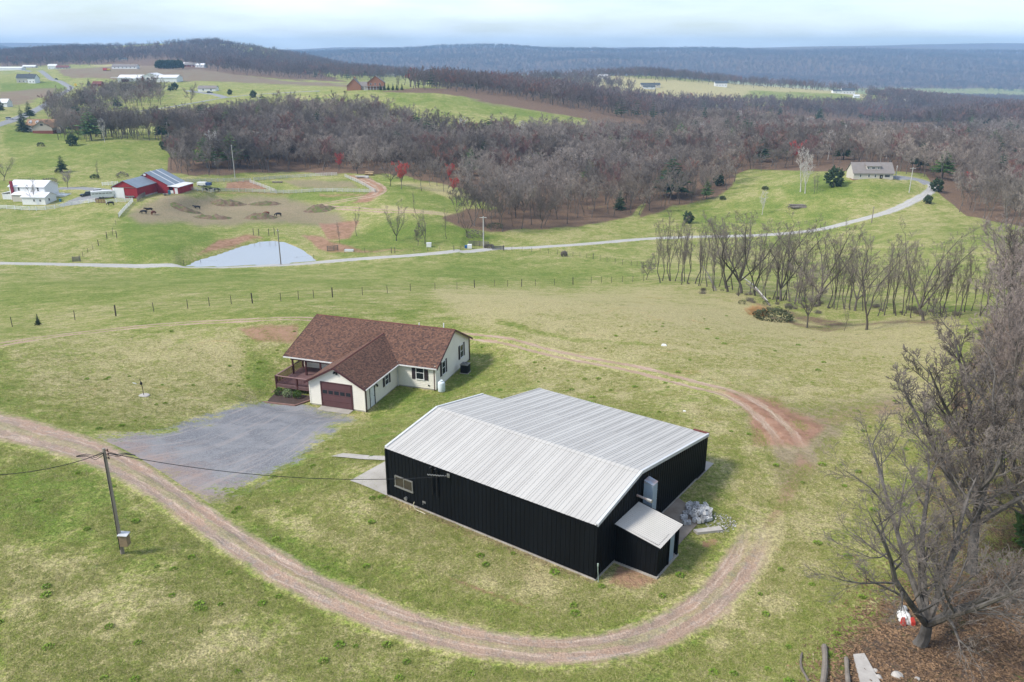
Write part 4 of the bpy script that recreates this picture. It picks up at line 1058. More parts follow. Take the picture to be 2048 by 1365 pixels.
def evergreen(seed, H=10., rad=2.6, whorls=15, boughs=9, droop=-.25, shape=1.0, base=.06, sub=5):
    rng = random.Random(seed); T, W = MB(), MB()
    T.tube([(0, 0, -.2), (0, 0, H * .5), (0, 0, H * .97)], [H * .018, H * .012, .015], 6, cap=False)
    for w in range(whorls):
        f = (w + .5) / whorls; z = H * (base + (1 - base) * f)
        R_ = rad * (1 - f) ** shape * rng.uniform(.82, 1.1) + .12
        nb_ = max(4, int(boughs * (1 - f * .55)))
        for k in range(nb_):
            a = 2 * pi * (k + rng.random() * .7) / nb_ + w; L = R_ * rng.uniform(.72, 1.12)
            d = Vector((cos(a), sin(a), droop + rng.uniform(-.12, .2))).normalized(); p0 = Vector((0, 0, z + rng.uniform(-.2, .2)))
            s = Vector((-sin(a), cos(a), 0))
            for j in range(sub):
                q = p0 + d * L * (.2 + .8 * j / sub); wd = L * .26 * (1.15 - j / sub * .55); l = L * .38
                dr = (d + s * rng.uniform(-.8, .8) + Vector((0, 0, rng.uniform(-.25, .4)))).normalized()
                up = Vector((0, 0, 1)) * wd * .55
                W.add([q + s * wd * .5 - up * .3, q - s * wd * .5 - up * .3, q + up, q + dr * l], [(0, 1, 3), (1, 2, 3), (2, 0, 3), (1, 0, 2)])
    return T, W
def broad_evergreen(seed, H=6., rad=3., n=420):
    """a rounded, irregular cedar: clumps of needles over the crown's volume"""
    rng = random.Random(seed); T, W = MB(), MB()
    T.tube([(0, 0, -.2), (.05, 0, H * .4), (0, .1, H * .85)], [H * .03, H * .02, .02], 6, cap=False)
    for k in range(n):
        a, u = rng.uniform(0, 2 * pi), rng.uniform(-.95, 1)
        rr_ = rng.uniform(.55, 1.0) ** .6 * (1 + .25 * sin(a * 3 + u * 4))
        q = Vector((cos(a) * sqrt(1 - u * u) * rad * rr_, sin(a) * sqrt(1 - u * u) * rad * rr_, H * (.53 + .46 * u * rr_)))
        d = (Vector((q.x, q.y, (q.z - H * .4))).normalized() + Vector((rng.gauss(0, .4), rng.gauss(0, .4), rng.gauss(.2, .3)))).normalized()
        s = d.cross(Vector((rng.gauss(0, 1), rng.gauss(0, 1), 1))).normalized(); v = d.cross(s); L = H * .13 * rng.uniform(.6, 1.3)
        W.add([q + s * L * .45, q - s * L * .3 + v * L * .4, q - s * L * .3 - v * L * .4, q + d * L], [(0, 1, 3), (1, 2, 3), (2, 0, 3), (0, 2, 1)])
    return T, W
def bush_mesh(seed, H=1., rad=.6, n=140, leaf=.16):
    rng = random.Random(seed); W = MB()
    for k in range(n):
        a, u = rng.uniform(0, 2 * pi), rng.uniform(-.5, 1); rr_ = rng.uniform(.5, 1) ** .5
        q = Vector((cos(a) * sqrt(1 - u * u) * rad * rr_, sin(a) * sqrt(1 - u * u) * rad * rr_, H * (.4 + .6 * u * rr_)))
        d = (Vector((q.x, q.y, q.z - H * .3)).normalized() + Vector((rng.gauss(0, .5), rng.gauss(0, .5), rng.gauss(.2, .4)))).normalized()
        s = d.cross(Vector((rng.gauss(0, 1), rng.gauss(0, 1), 1))).normalized(); v = d.cross(s); L = leaf * rng.uniform(.7, 1.4)
        W.add([q + s * L * .5, q - s * L * .5, q + v * L * .3, q + d * L], [(0, 1, 3), (1, 2, 3), (2, 0, 3)])
    return W
def twig_brush(seed, H=1.5, rad=1.5, n=120):
    rng = random.Random(seed); W = MB()
    for k in range(n):
        a, q = rng.uniform(0, 2 * pi), rad * sqrt(rng.random())
        p = Vector((cos(a) * q, sin(a) * q, -.1)); d = rdir(rng, Vector((0, 0, 1)), rng.uniform(.1, 1.0))
        cone(W, p, d, H * rng.uniform(.5, 1.1), .03)
        p2 = p + d * H * .5
        for j in range(3): cone(W, p2, rdir(rng, d, .7), H * .4, .02)
    return W

def pair(TW, name, bark, leafm):
    T, W = TW; a, b = T.mesh(name + '_trunk'), W.mesh(name + '_crown')
    a.materials.append(bark); b.materials.append(leafm); return a, b
KINDS = {}
# hedgerow and edge trees, seen from 100 to 300 m
for i in range(4): KINDS['slim%d' % i] = pair(bare_tree(11 + i, 14, .13, .22, 2, .10, (12, 4, 4, 3), (.22, .55, .6, .6), .8, ((i - 1.5) * .05, .03), .35, .12), 'slim_tree', M_STEM, M_TWIG_DARK)
for i in range(5): KINDS['vase%d' % i] = pair(bare_tree(31 + i, 14, .21, .16, 3 + i % 3, .46 + .1 * (i % 3), (9, 5, 5, 4), (.32, .5, .58, .58), .75, ((i - 2) * .05, .04), .28, .18), 'vase_tree', M_STEM, M_TWIG_DARK)
for i in range(3): KINDS['round%d' % i] = pair(bare_tree(51 + i, 12, .18, .22, 4, .65, (9, 7, 6, 5), (.40, .5, .55, .55), 1.2, (0, 0), .2, .1), 'round_tree', M_STEM, M_TWIG)
# woodland trees: straight stem, crown in the upper half
for i in range(5): KINDS['wood%d' % i] = pair(bare_tree(71 + i, 17, .17, .36, 3 + i % 2, .52, (7, 6, 5, 4), (.40, .52, .55, .6), 2.0, (0, 0), .22, .15), 'woodland_tree', M_BARK, M_TWIG)
KINDS['rust'] = pair(bare_tree(81, 15, .18, .36, 3, .5, (7, 6, 5, 4), (.40, .52, .55, .6), 2.2, (0, 0), .3, .12), 'budding_tree', M_BARK, M_TWIG_RUST)
KINDS['red'] = pair(bare_tree(91, 9, .17, .25, 4, .5, (8, 6, 6, 5), (.4, .5, .55, .5), 2.6, (0, 0), .25, .05), 'red_tree', M_BARK, M_TWIG_RED)
KINDS['pale'] = pair(bare_tree(95, 14, .2, .22, 3, .4, (7, 5, 4, 3), (.32, .5, .55, .5), 1.5, (0, 0), .25, .2), 'pale_tree', M_PALE, M_PALE)
KINDS['conifer0'] = pair(evergreen(3, 10, 3.1, 17, 10), 'conifer', M_BARK, M_NEEDLE)
KINDS['conifer1'] = pair(evergreen(4, 10, 3.0, 13, 9, -.05, .75, .2), 'pine', M_BARK, M_PINE)
KINDS['conifer2'] = pair(evergreen(6, 10, 3.4, 14, 9, -.1, .7, .15), 'dark_pine', M_BARK, M_NEEDLE)
KINDS['cedar'] = pair(broad_evergreen(5), 'cedar', M_BARK, M_CEDAR)
KINDS['darkcedar'] = pair(broad_evergreen(8, 6, 2.6), 'dark_cedar', M_BARK, M_NEEDLE)
def top_of(k): return max(max(v.co.z for v in me.vertices) for me in KINDS[k])
class _KH(dict):
    def __missing__(s, k): s[k] = top_of(k); return s[k]
KH = _KH()
TREES = []
def tree(kind, loc, h, label, group=None, name='tree', rz=None, wide=1.0, cat='tree'):
    a, b = KINDS[kind]; base = KH[kind]; s = h / base
    o = thing(name, label, cat, loc, random.uniform(0, 6.28) if rz is None else rz, group)
    o.scale = (s * wide, s * wide, s)
    link('trunk', a, o); link('crown', b, o); TREES.append(o); return o
def h_px(p, hp):
    """height in metres of something hp photograph pixels tall standing at p"""
    s = Vector((p.x, p.y, p.z - EYE)).length; dep = math.asin((EYE - p.z) / s)
    px, py = project(np.array([p.x]), np.array([p.y]), np.array([p.z]))
    ang = math.atan(math.hypot(px[0] - 1024, py[0] - 682.5) / FPX)
    return hp / FPX * s * cos(ang) / max(cos(dep), .5)
def tree_px(kind, px, py, hp, label, group=None, **kw):
    p = hit(px, py); return tree(kind, p, h_px(p, hp), label, group, **kw)

# --- the hedgerow below the yard
HG = 'bare trees of the hedgerow strip'
_rs = random.Random(21)
EXTRA_SLIM = []
for _i in range(42):
    _f = (_i + _rs.random()) / 42; _x = 1318 + 660 * _f
    EXTRA_SLIM.append((_x, (562 + 66 * min(1, _f * 1.5) if _f < .66 else 628) + _rs.uniform(-6, 8), _rs.uniform(85, 155)))
slim_label = 'slim straight grey bare tree standing in the hedgerow strip'
for i, (px, py, hp) in enumerate([(1325,562,118),(1339,562,125),(1350,563,116),(1362,563,108),(1374,566,135),(1397,572,130),(1414,574,124),(1425,577,100),(1532,598,118),(1545,600,128),(1580,604,132),(1597,607,150),(1655,616,150),(1668,618,138),(1688,618,130),(1700,620,146),(1765,624,150),(1792,632,150),(1808,632,112),(1822,636,140),(1882,632,146),(1893,634,118),(1908,634,138),(1930,625,128),(1960,632,120)] + EXTRA_SLIM):
    tree_px('slim%d' % (i % 4), px, py, hp, slim_label, HG, name='hedgerow_tree')
for i, (px, py, hp, lab) in enumerate([
  (1293,560,52,'short twiggy bare tree at the hedgerow end where wire fence meets it'),
  (1455,584,150,'forked bare tree standing just beside the broadest hedgerow tree'),
  (1482,587,172,'broadest vase shaped bare tree of the hedgerow, with several stems from one foot'),
  (1510,592,128,'slanting bare tree beside the fallen branches in the hedgerow'),
  (1561,602,178,'tall dense bare tree in the middle of the hedgerow'),
  (1638,612,182,'tall many stemmed bare tree behind the short grassland tree'),
  (1710,622,150,'orange tinged bare tree behind the two grassland trees'),
  (1846,642,196,'big leaning bare tree with thick low fork near the hedgerow end')]):
    tree_px(['round0','vase1','vase2','vase3','vase4','vase1','vase0','vase4'][i], px, py, hp, lab, name='hedgerow_tree', wide=1.5 if i == 2 else 1.2)
tree_px('round1', 1614, 656, 138, 'low round purplish bare tree standing in grass before the hedgerow', name='field_tree', wide=.95)
tree_px('vase0', 1733, 660, 190, 'tall vase shaped bare tree standing in grass before the hedgerow', name='field_tree', wide=.95)
tree_px('slim2', 1688, 662, 60, 'thin bare sapling in brush before the hedgerow', name='sapling')
# --- trees by the creek and the farm
for k, px, py, hp, lab in [
  ('slim0',714,473,62,'dark bare tree with short stubby limbs on bank between pond and creek'),
  ('slim3',680,488,44,'pale dead little tree at the muddy creek head beside pond'),
  ('vase2',793,482,80,'multi stemmed bare tree on the bright green creek bank'),
  ('slim1',830,422,38,'small bare tree beside the straw coloured track in pasture'),
  ('round0',836,492,46,'low twiggy grey bare tree beside the creek crossing'),
  ('vase3',850,488,72,'bare creek tree behind the low twiggy one'),
  ('slim2',893,478,58,'crooked bare tree on the creek bank below leaf covered slope'),
  ('vase1',934,474,56,'clump of bare stems beside brambles near the white pole'),
  ('round2',780,373,52,'round grey bare tree beside the red tree above the pasture'),
  ('vase0',66,409,52,'bare tree standing before the white farmhouse'),
  ('round1',136,378,40,'bare tree standing beside the white car behind farmhouse'),
  ('vase2',8,362,58,'bare tree rising behind the white farmhouse chimney'),
  ('slim1',196,362,40,'thin greenish bare tree behind the red barn'),
  ('pale',210,285,48,'white barked sycamore on the far side of the green knoll'),
  ('pale',1601,384,88,'white barked sycamore beside the log pile on tan house lawn'),
  ('pale',1610,387,80,'second white stem crossing the sycamore by the log pile'),
  ('slim0',1628,388,48,'dark thin leaning tree right behind the log pile'),
  ('slim3',1634,386,42,'dark bushy topped tree next to the log pile'),
  ('pale',1524,430,50,'pale branched tree showing above the hedgerow beside the lane'),
  ('round0',382,208,42,'rounded dark bare tree beside the ridge lane')]:
    tree_px(k, px, py, hp, lab)
tree_px('red', 803, 378, 56, 'bright red budding round tree above the pasture', name='red_tree', wide=.75)
tree_px('red', 897, 368, 42, 'orange red budding tree at the edge of the wood', name='red_tree', wide=.7)
tree_px('red', 906, 392, 38, 'deep red budding tree just below the orange red one', name='red_tree', wide=.8)
tree_px('red', 678, 345, 40, 'dull red budding tree behind the far paddock fence corner', name='red_tree', wide=.7)
tree_px('red', 1585, 330, 50, 'red crowned tree poking above the wood near the tan house', name='red_tree', wide=.8)
tree_px('red', 1940, 372, 30, 'pinkish red tree in the wood beyond tan house drive', name='red_tree', wide=.8)
tree_px('rust', 556, 205, 26, 'orange brown tree at the top of the wood below ridge lane', name='rusty_tree', wide=.8)
# --- evergreens one can tell apart
for k, px, py, hp, lab in [
  ('conifer0',48,264,52,'dark green conifer beside the tan dormered house'),
  ('conifer2',125,345,34,'layered dark conifer on the green knoll above farmhouse'),
  ('darkcedar',146,292,26,'dark rounded evergreen on the crest below dormered house'),
  ('conifer1',943,352,58,'bright green pine in the wood beside the red trees'),
  ('conifer1',1058,346,38,'small bright pine in middle of the grey wood'),
  ('conifer1',1176,366,52,'bright green pine in the wood between small pine and orange slope'),
  ('darkcedar',1667,374,44,'big dark rounded cone evergreen on tan house lawn'),
  ('darkcedar',1376,447,26,'broad low evergreen on the grass mound crest'),
  ('darkcedar',1855,408,20,'small dark round evergreen below the curve of the lane'),
  ('darkcedar',1872,384,30,'dark evergreen at edge of wood by the lane bend'),
  ('darkcedar',1437,372,26,'dark cedar at the edge of the orange leaf floor'),
  ('conifer0',1240,420,46,'dim dark evergreen among trunks beside the orange slope'),
  ('conifer0',1473,280,56,'tall pine standing over the grey wood, tallest of three'),
  ('conifer0',1500,285,48,'second pine of the three over the grey wood'),
  ('conifer2',1452,282,46,'darkest low pine of the three over the grey wood'),
  ('darkcedar',460,190,12,'dark ball shaped evergreen beside the ridge lane'),
  ('darkcedar',507,196,16,'dark upright evergreen beside the ridge lane'),
  ('conifer0',178,172,16,'dark evergreen beside the red shed near road bend'),
  ('conifer0',112,205,24,'evergreen standing at the roadside below the bend'),
  ('conifer0',2,222,30,'dark conifer towering over the white cottage at far left'),
  ('conifer2',60,238,34,'rust topped dark conifer behind the dormered house'),
  ('darkcedar',330,300,22,'dark cedar mixed into bare trees at wood corner behind barn')]:
    tree_px(k, px, py, hp, lab, name='evergreen')
for i, px in enumerate([761,769,777,786,794,804]): tree_px('conifer0', px, 181, 15, 'dark cone evergreen in the row of six beside brick house', 'row of six cone evergreens', name='cone_evergreen', wide=.85)
for i, (px, py, hp) in enumerate([(1540,238,14),(1558,236,14),(1548,262,24),(1532,256,20),(1638,240,18),(1640,268,26),(1708,284,22),(1785,284,22),(1600,250,16),(1612,262,18),(1520,250,16),(1838,284,16),(1850,278,18),(1866,272,16),(1880,270,16),(1898,266,18),(1915,262,14),(1935,258,16),(1942,252,16),(1962,248,14),(1975,246,12),(1998,242,10),(2030,300,20),(1900,282,14),(1840,290,18)]):
    tree_px(['conifer1', 'conifer2', 'conifer0'][i % 3], px, py + 6, hp * 1.5 + 4, 'green pine standing among bare trees on the far right wooded slopes', 'pines on the right wooded slopes', name='hillside_pine', wide=1.1)
for i, (px, py, hp) in enumerate([(163,200,16),(170,192,14),(188,195,14),(205,184,14),(214,182,12),(222,188,15),(250,178,13),(262,177,13),(305,176,13),(340,178,12),(350,175,13),(238,186,12)]):
    tree_px(['conifer2', 'darkcedar', 'conifer0'][i % 3], px, py + 6, hp + 4, 'dark evergreen in the bare copse before white shed roofs', 'evergreens in the copse before the white sheds', name='copse_evergreen')

# ---------------------------------------------------------------- woodland: nearest trees one by one, the rest as a mass
FLOORS = [   # (polygon of tree feet in the photograph, spacing m, nearest, farthest)
 ([(1265,440),(1300,395),(1440,350),(1478,350),(1465,378),(1400,410)], 6.6, 270, 420),
 ([(885,455),(940,400),(1290,395),(1262,428),(1180,442),(1000,468)], 6.6, 240, 420),
 ([(332,350),(345,320),(480,305),(560,300),(1300,270),(1300,400),(1000,425),(930,372),(780,348),(600,342),(420,350)], 6.0, 330, 520),
 ([(840,352),(935,372),(930,400),(870,395),(760,352)], 11, 300, 400),
 ([(330,276),(420,252),(500,238),(600,230),(700,232),(760,242),(850,264),(960,288),(1230,294),(1300,300),(1230,350),(480,330),(400,300)], 5.6, 400, 640),
 ([(165,276),(250,272),(330,274),(420,256),(500,244),(480,303),(400,290),(330,284),(230,285),(160,286)], 6.5, 430, 640),
 ([(190,200),(240,184),(360,180),(375,200),(330,214),(240,226),(190,230),(100,236),(120,215)], 8.5, 560, 860),
 ([(1290,275),(1500,225),(2080,262),(2080,330),(1990,330),(1950,410),(1880,372),(1800,345),(1700,330),(1500,345),(1440,345),(1300,395)], 6.4, 330, 760),
 ([(1905,380),(2080,330),(2080,470),(2010,470),(1900,425)], 7, 220, 420),
]
MASS = [
 ([(760,184),(900,178),(1000,192),(1250,243),(1500,225),(2080,262),(2080,225),(1900,215),(1720,213),(1560,213),(1440,211),(1260,203),(1150,187),(1000,170),(880,170)], 9.5, 640, 1420),
 ([(760,175),(1020,162),(1180,160),(1240,172),(1280,182),(1200,180),(1000,166),(780,184)], 11, 900, 1600),
 ([(600,152),(900,146),(1300,147),(1440,160),(1720,176),(1735,186),(1690,184),(1440,168),(1200,154),(1010,150),(880,148),(740,162)], 11, 1300, 1900),
 ([(0,134),(170,131),(300,119),(330,120),(430,140),(560,160),(720,172),(790,182),(780,150),(560,110),(430,88),(240,100),(0,104)], 13, 1150, 2750),
 ([(1690,212),(1730,190),(1800,196),(2080,198),(2080,250),(1900,260),(1690,240)], 13, 900, 3000),
]
MASS.append(([(1730,186),(2080,190),(2080,262),(1900,255),(1720,205)], 10, 760, 1700))
RIDGE = [([(520,92),(2120,92),(2120,184),(1720,178),(1300,152),(800,150),(640,138),(540,110)], 24, 2700, 5150), ([(-60,90),(330,90),(540,95),(540,120),(-60,120)], 30, 3000, 5600)]
BANDS = [  # (left px, right px, near, far, spacing): feet hidden behind the crest
 (165, 500, 428, 505, 6.6), (380, 560, 372, 430, 6.0), (150, 260, 505, 590, 9)]
def band(rng):
    P = []
    for a, b, y0, y1, sp in BANDS:
        n = int((b - a) / FPX * (y0 + y1) / 2 * (y1 - y0) / sp ** 2); Y = rng.uniform(y0, y1, n); X = (rng.uniform(a, b, n) - 1024) / FPX * Y * 1.03
        P.append(np.stack([X, Y, ground_z(X, Y)], 1))
    return np.concatenate(P)
def scatter(regions, seed, pad=200):
    rng = np.random.default_rng(seed); P = []
    for poly, sp, y0, y1 in regions:
        xs = [p[0] for p in poly]; a0, a1 = (min(xs) - 1024) / FPX * 1.04, (max(xs) - 1024) / FPX * 1.04
        Y = np.arange(y0, y1, sp)
        pts = []
        for yy in Y:
            X = np.arange(a0 * yy - 3, a1 * yy + 3, sp); pts.append(np.stack([X, np.full(X.shape, yy)], 1))
        pts = np.concatenate(pts); pts += rng.uniform(-.48, .48, pts.shape) * sp
        z = ground_z(pts[:, 0], pts[:, 1]); px, py = project(pts[:, 0], pts[:, 1], z)
        ok = poly_sd(px, py, poly) + rng.normal(0, 2.0, len(px)) > 0
        P.append(np.concatenate([pts[ok], z[ok, None]], 1))
    return np.concatenate(P)
def clear_of(P, spots, r):
    ok = np.ones(len(P), bool)
    for s in spots: ok &= np.hypot(P[:, 0] - s[0], P[:, 1] - s[1]) > r
    return P[ok]
def mass(name, P, kinds, weights, hmin, hmax, label_seed, wide=(.85, 1.25)):
    """one object: loose points carry trees; the tree shapes ride along in the same mesh and are set on the points by its nodes"""
    rng = np.random.default_rng(label_seed); V, F, MI, PR, mats = [np.asarray(P)], [], [], [np.zeros(len(P), int)], []
    off = len(P); faces = []; mis = []
    for k, kd in enumerate(kinds):
        for me in KINDS[kd]:
            n = len(me.vertices); co = np.empty(n * 3, np.float32); me.vertices.foreach_get('co', co)
            V.append(co.reshape(-1, 3)); PR.append(np.full(n, k + 1))
            if me.materials[0] not in mats: mats.append(me.materials[0])
            mi = mats.index(me.materials[0])
            for p in me.polygons: faces.append(tuple(v + off for v in p.vertices)); mis.append(mi)
            off += n
    V = np.concatenate(V); PR = np.concatenate(PR)
    me = bpy.data.meshes.new(name); me.from_pydata(V.tolist(), [], faces); me.polygons.foreach_set('material_index', mis)
    for m in mats: me.materials.append(m)
    n = len(P); var = rng.choice(len(kinds), n, p=np.array(weights) / sum(weights)) + 1
    hh = rng.uniform(hmin, hmax, n); base = np.array([KH[k] for k in kinds])[var - 1]; s = hh / base
    w = s * rng.uniform(wide[0], wide[1], n)
    sc = np.ones((len(V), 3), np.float32); sc[:n] = np.stack([w, w, s], 1)
    ro = np.zeros((len(V), 3), np.float32); ro[:n, 2] = rng.uniform(0, 6.28, n)
    va = np.zeros(len(V), np.int32); va[:n] = var
    for nm, ty, d, key in (('proto', 'INT', PR.astype(np.int32), 'value'), ('kind_of_tree', 'INT', va, 'value'), ('size', 'FLOAT_VECTOR', sc, 'vector'), ('turn', 'FLOAT_VECTOR', ro, 'vector')):
        a = me.attributes.new(nm, ty, 'POINT'); a.data.foreach_set(key, d.ravel())
    g = bpy.data.node_groups.new(name + '_planting', 'GeometryNodeTree')
    g.interface.new_socket('Geometry', in_out='INPUT', socket_type='NodeSocketGeometry'); g.interface.new_socket('Geometry', in_out='OUTPUT', socket_type='NodeSocketGeometry')
    N, Lk = g.nodes, g.links
    gi, go = N.new('NodeGroupInput'), N.new('NodeGroupOutput'); jn = N.new('GeometryNodeJoinGeometry')
    def named(nm, dt):
        q = N.new('GeometryNodeInputNamedAttribute'); q.data_type = dt; q.inputs['Name'].default_value = nm; return q.outputs['Attribute']
    def eq(sock, v):
        c = N.new('FunctionNodeCompare'); c.data_type = 'INT'; c.operation = 'EQUAL'; Lk.new(sock, c.inputs[2]); c.inputs[3].default_value = v; return c.outputs[0]
    def part(v):
        sgeo = N.new('GeometryNodeSeparateGeometry'); sgeo.domain = 'POINT'; Lk.new(gi.outputs[0], sgeo.inputs['Geometry']); Lk.new(eq(named('proto', 'INT'), v), sgeo.inputs['Selection']); return sgeo.outputs['Selection']
    pts = part(0)
    for k in range(len(kinds)):
        ip = N.new('GeometryNodeInstanceOnPoints'); Lk.new(pts, ip.inputs['Points']); Lk.new(part(k + 1), ip.inputs['Instance'])
        Lk.new(eq(named('kind_of_tree', 'INT'), k + 1), ip.inputs['Selection']); Lk.new(named('turn', 'FLOAT_VECTOR'), ip.inputs['Rotation']); Lk.new(named('size', 'FLOAT_VECTOR'), ip.inputs['Scale'])
        Lk.new(ip.outputs[0], jn.inputs[0])
    Lk.new(jn.outputs[0], go.inputs[0])
    o = link(name, me, kind='stuff'); md = o.modifiers.new('planting', 'NODES'); md.node_group = g
    return o
WP = np.concatenate([scatter(FLOORS, 3), band(np.random.default_rng(17))])
WP = clear_of(WP, [hit(943,352), hit(1058,345), hit(1176,365), hit(1473,280), hit(1500,285), hit(1452,282), hit(1585,330)], 9)
WP = clear_of(WP, [hit(943,340), hit(803,378), hit(897,368), hit(906,392), hit(780,373), hit(1745,362)], 6)
WP = clear_of(WP, [hit(1745,356)], 22)
_D = np.hypot(WP[:, 0], WP[:, 1]) ; WP = WP[np.argsort(_D)]
WOODS = ['wood0','wood1','wood2','wood3','wood4','round0','rust']
n_one = max(0, 296 - len(TREES))
for i in range(min(n_one, len(WP))):
    p = WP[i]; k = WOODS[int(RNG.choice(7, p=[.17,.17,.17,.17,.17,.1,.05]))]
    left = p[0] < 130
    tree(k, tuple(p), RNG.uniform(11, 17), 'grey bare tree at the near edge of wood across the lane' if left else 'grey bare tree at the edge of wood beside tan house drive',
         'bare trees along the near wood edge' if left else 'bare trees beside the tan house drive', name='woodland_tree', wide=RNG.uniform(.85, 1.2))
mass('woodland', WP[n_one:], WOODS + ['pale', 'conifer2', 'conifer1'], [.16,.16,.16,.16,.16,.08,.08,.012,.018,.01], 8, 16.5, 5, (.9, 1.5))
# low detail trees for the hills beyond
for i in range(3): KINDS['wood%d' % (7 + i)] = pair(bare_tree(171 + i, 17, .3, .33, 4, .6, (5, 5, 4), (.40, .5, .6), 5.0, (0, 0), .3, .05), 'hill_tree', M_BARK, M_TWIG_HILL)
KINDS['rust7'] = pair(bare_tree(181, 15, .3, .3, 4, .6, (5, 5, 4), (.40, .5, .6), 5.0, (0, 0), .3, .05), 'hill_bud_tree', M_BARK, M_TWIG_RUST)
KINDS['red7'] = pair(bare_tree(182, 9, .3, .3, 3, .42, (5, 4, 4), (.36, .55, .7), 5.0, (0, 0), .3, .05), 'hill_red_tree', M_BARK, M_TWIG_FARRED)
KINDS['conifer7'] = pair(evergreen(13, 10, 3.4, 7, 7, -.1, .8, .1, 2), 'hill_pine', M_BARK, M_NEEDLE)
MP = scatter(MASS, 4)
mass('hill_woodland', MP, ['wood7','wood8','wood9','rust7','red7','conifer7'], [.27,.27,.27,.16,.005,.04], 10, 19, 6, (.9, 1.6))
RP = scatter(RIDGE, 8)
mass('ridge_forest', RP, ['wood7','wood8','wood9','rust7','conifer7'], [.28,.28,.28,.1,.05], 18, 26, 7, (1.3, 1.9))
print('trees', len(TREES), 'woodland', len(WP), 'hills', len(MP), 'ridge', len(RP), 'tris', {k: sum(len(m.polygons) for m in v) for k, v in KINDS.items()})
# ---------------------------------------------------------------- beside the house
M_TANK = wmat('white_tank_paint', (.66, .72, .75), (.58, .64, .67), 1, .4)
M_SOIL = wmat('dark_mulch', (.075, .048, .040), (.05, .033, .028), 4, .95, bump=.5)
M_TIMBER = wmat('reddish_timber', (.26, .15, .12), (.19, .11, .09), 2, .85)
M_WOODG = wmat('weathered_grey_wood', (.23, .20, .17), (.15, .125, .10), 1.5, .9, rnd=.15, streak=True)
M_LEAF = bark_mat('shrub_leaves', (.07, .12, .03), (.09, .14, .04), (.055, .10, .028), .3)
M_LEAFL = bark_mat('pale_shrub_leaves', (.22, .27, .13), (.25, .30, .16), (.19, .24, .11), .3)
M_WIRE = wmat('black_cable', (.016, .016, .017), None, 3, .6)
M_STONE = wmat('pale_stone', (.46, .43, .39), (.36, .33, .30), 2, .9, rnd=.12)
M_REDC = wmat('red_plastic', (.50, .05, .035), None, 2, .5)
def house_pt(a, b, z=0): return _loc(HOUSE_O, HOUSE_TH, a, b, HOUSE_Z + z)
tk = thing('propane_tank', 'white upright propane tank at the house corner under the downspout', 'gas tank', house_pt(11.25, 7.15))
m1 = MB(); m1.lathe([(.30, .0), (.36, .05), (.38, .12), (.38, .98), (.34, 1.08), (.22, 1.14), (.1, 1.16)], 18); m1.build('tank_body', M_TANK, tk, True)
m1 = MB(); m1.lathe([(.17, 1.14), (.17, 1.28), (.15, 1.28), (.15, 1.15)], 14); m1.build('valve_collar', M_TANK, tk, True)
ac = thing('air_conditioner', 'black and grey air conditioning unit standing beside the east gable wall', 'air conditioner', house_pt(11.65, 12.9), HOUSE_TH)
m1 = MB(); m1.box(-.5, -.5, -.1, .5, .5, .08); m1.build('pad', M_CONC, ac)
m1 = MB(); m1.box(-.42, -.42, .08, .42, .42, 1.0)
for i in range(9):
    z = .16 + i * .09
    for s in (-1, 1): m1.box(-.43, s * .43 - .008, z, .43, s * .43 + .008, z + .045); m1.box(s * .43 - .008, -.42, z, s * .43 + .008, .42, z + .045)
m1.build('casing', M_BLACKP, ac)
m1 = MB(); m1.box(-.46, -.46, 1.0, .46, .46, 1.07); m1.lathe([(.42, 1.07), (.42, 1.12), (.35, 1.12), (.35, 1.075)], 16); m1.build('top_cover', M_ALU, ac)
m1 = MB()
for k in range(4): m1.hexa([Vector((cos(k*pi/2+s*.5)*r, sin(k*pi/2+s*.5)*r, z)) for z in (1.075, 1.09) for r, s in ((.06,0),(.32,-.4),(.32,.4),(.06,.5))])
m1.build('fan', M_BLACKP, ac)
bed = thing('mulch_bed', 'dark mulch bed with reddish timber edging before the maroon deck', 'flower bed', house_pt(0, 0), HOUSE_TH)
m1 = MB(); m1.hexa([(-5.2, -1.2, -.2), (-1.25, -.9, -.2), (-.1, 1.6, -.2), (-5.2, 1.8, -.2), (-5.2, -1.2, .06), (-1.25, -.9, .06), (-.1, 1.6, .09), (-5.2, 1.8, .09)]); m1.build('mulch', M_SOIL, bed)
def beam(mb, p, q, w, z0, z1):
    p, q = Vector((*p[:2], 0)), Vector((*q[:2], 0)); d = (q - p).normalized(); n = Vector((-d.y, d.x, 0)) * w / 2
    mb.hexa([p - n + Z_ * z0, q - n + Z_ * z0, q + n + Z_ * z0, p + n + Z_ * z0, p - n + Z_ * z1, q - n + Z_ * z1, q + n + Z_ * z1, p + n + Z_ * z1])
for p, q in (((-5.3, -1.25), (-1.2, -.95)), ((-1.2, -.95), (-.05, 1.65)), ((-5.3, 1.9), (-5.3, -1.2))):
    m1 = MB(); beam(m1, p, q, .14, -.2, .15); m1.build('edging', M_TIMBER, bed)
for (a, b), m_, lab, h, r in (((-4.35, .95), M_LEAF, 'round green shrub under the deck corner post', .75, .42), ((-3.25, .85), M_LEAFL, 'pale flowering shrub between two green ones in mulch bed', .8, .45), ((-2.1, .80), M_LEAF, 'dark round shrub nearest the garage in mulch bed', .8, .40)):
    o = bush_mesh(int(h * 100 + a * 10), h, r, 220, .13).build('shrub', m_); o.location = house_pt(a, b, .05); tag(o, lab, 'shrub')

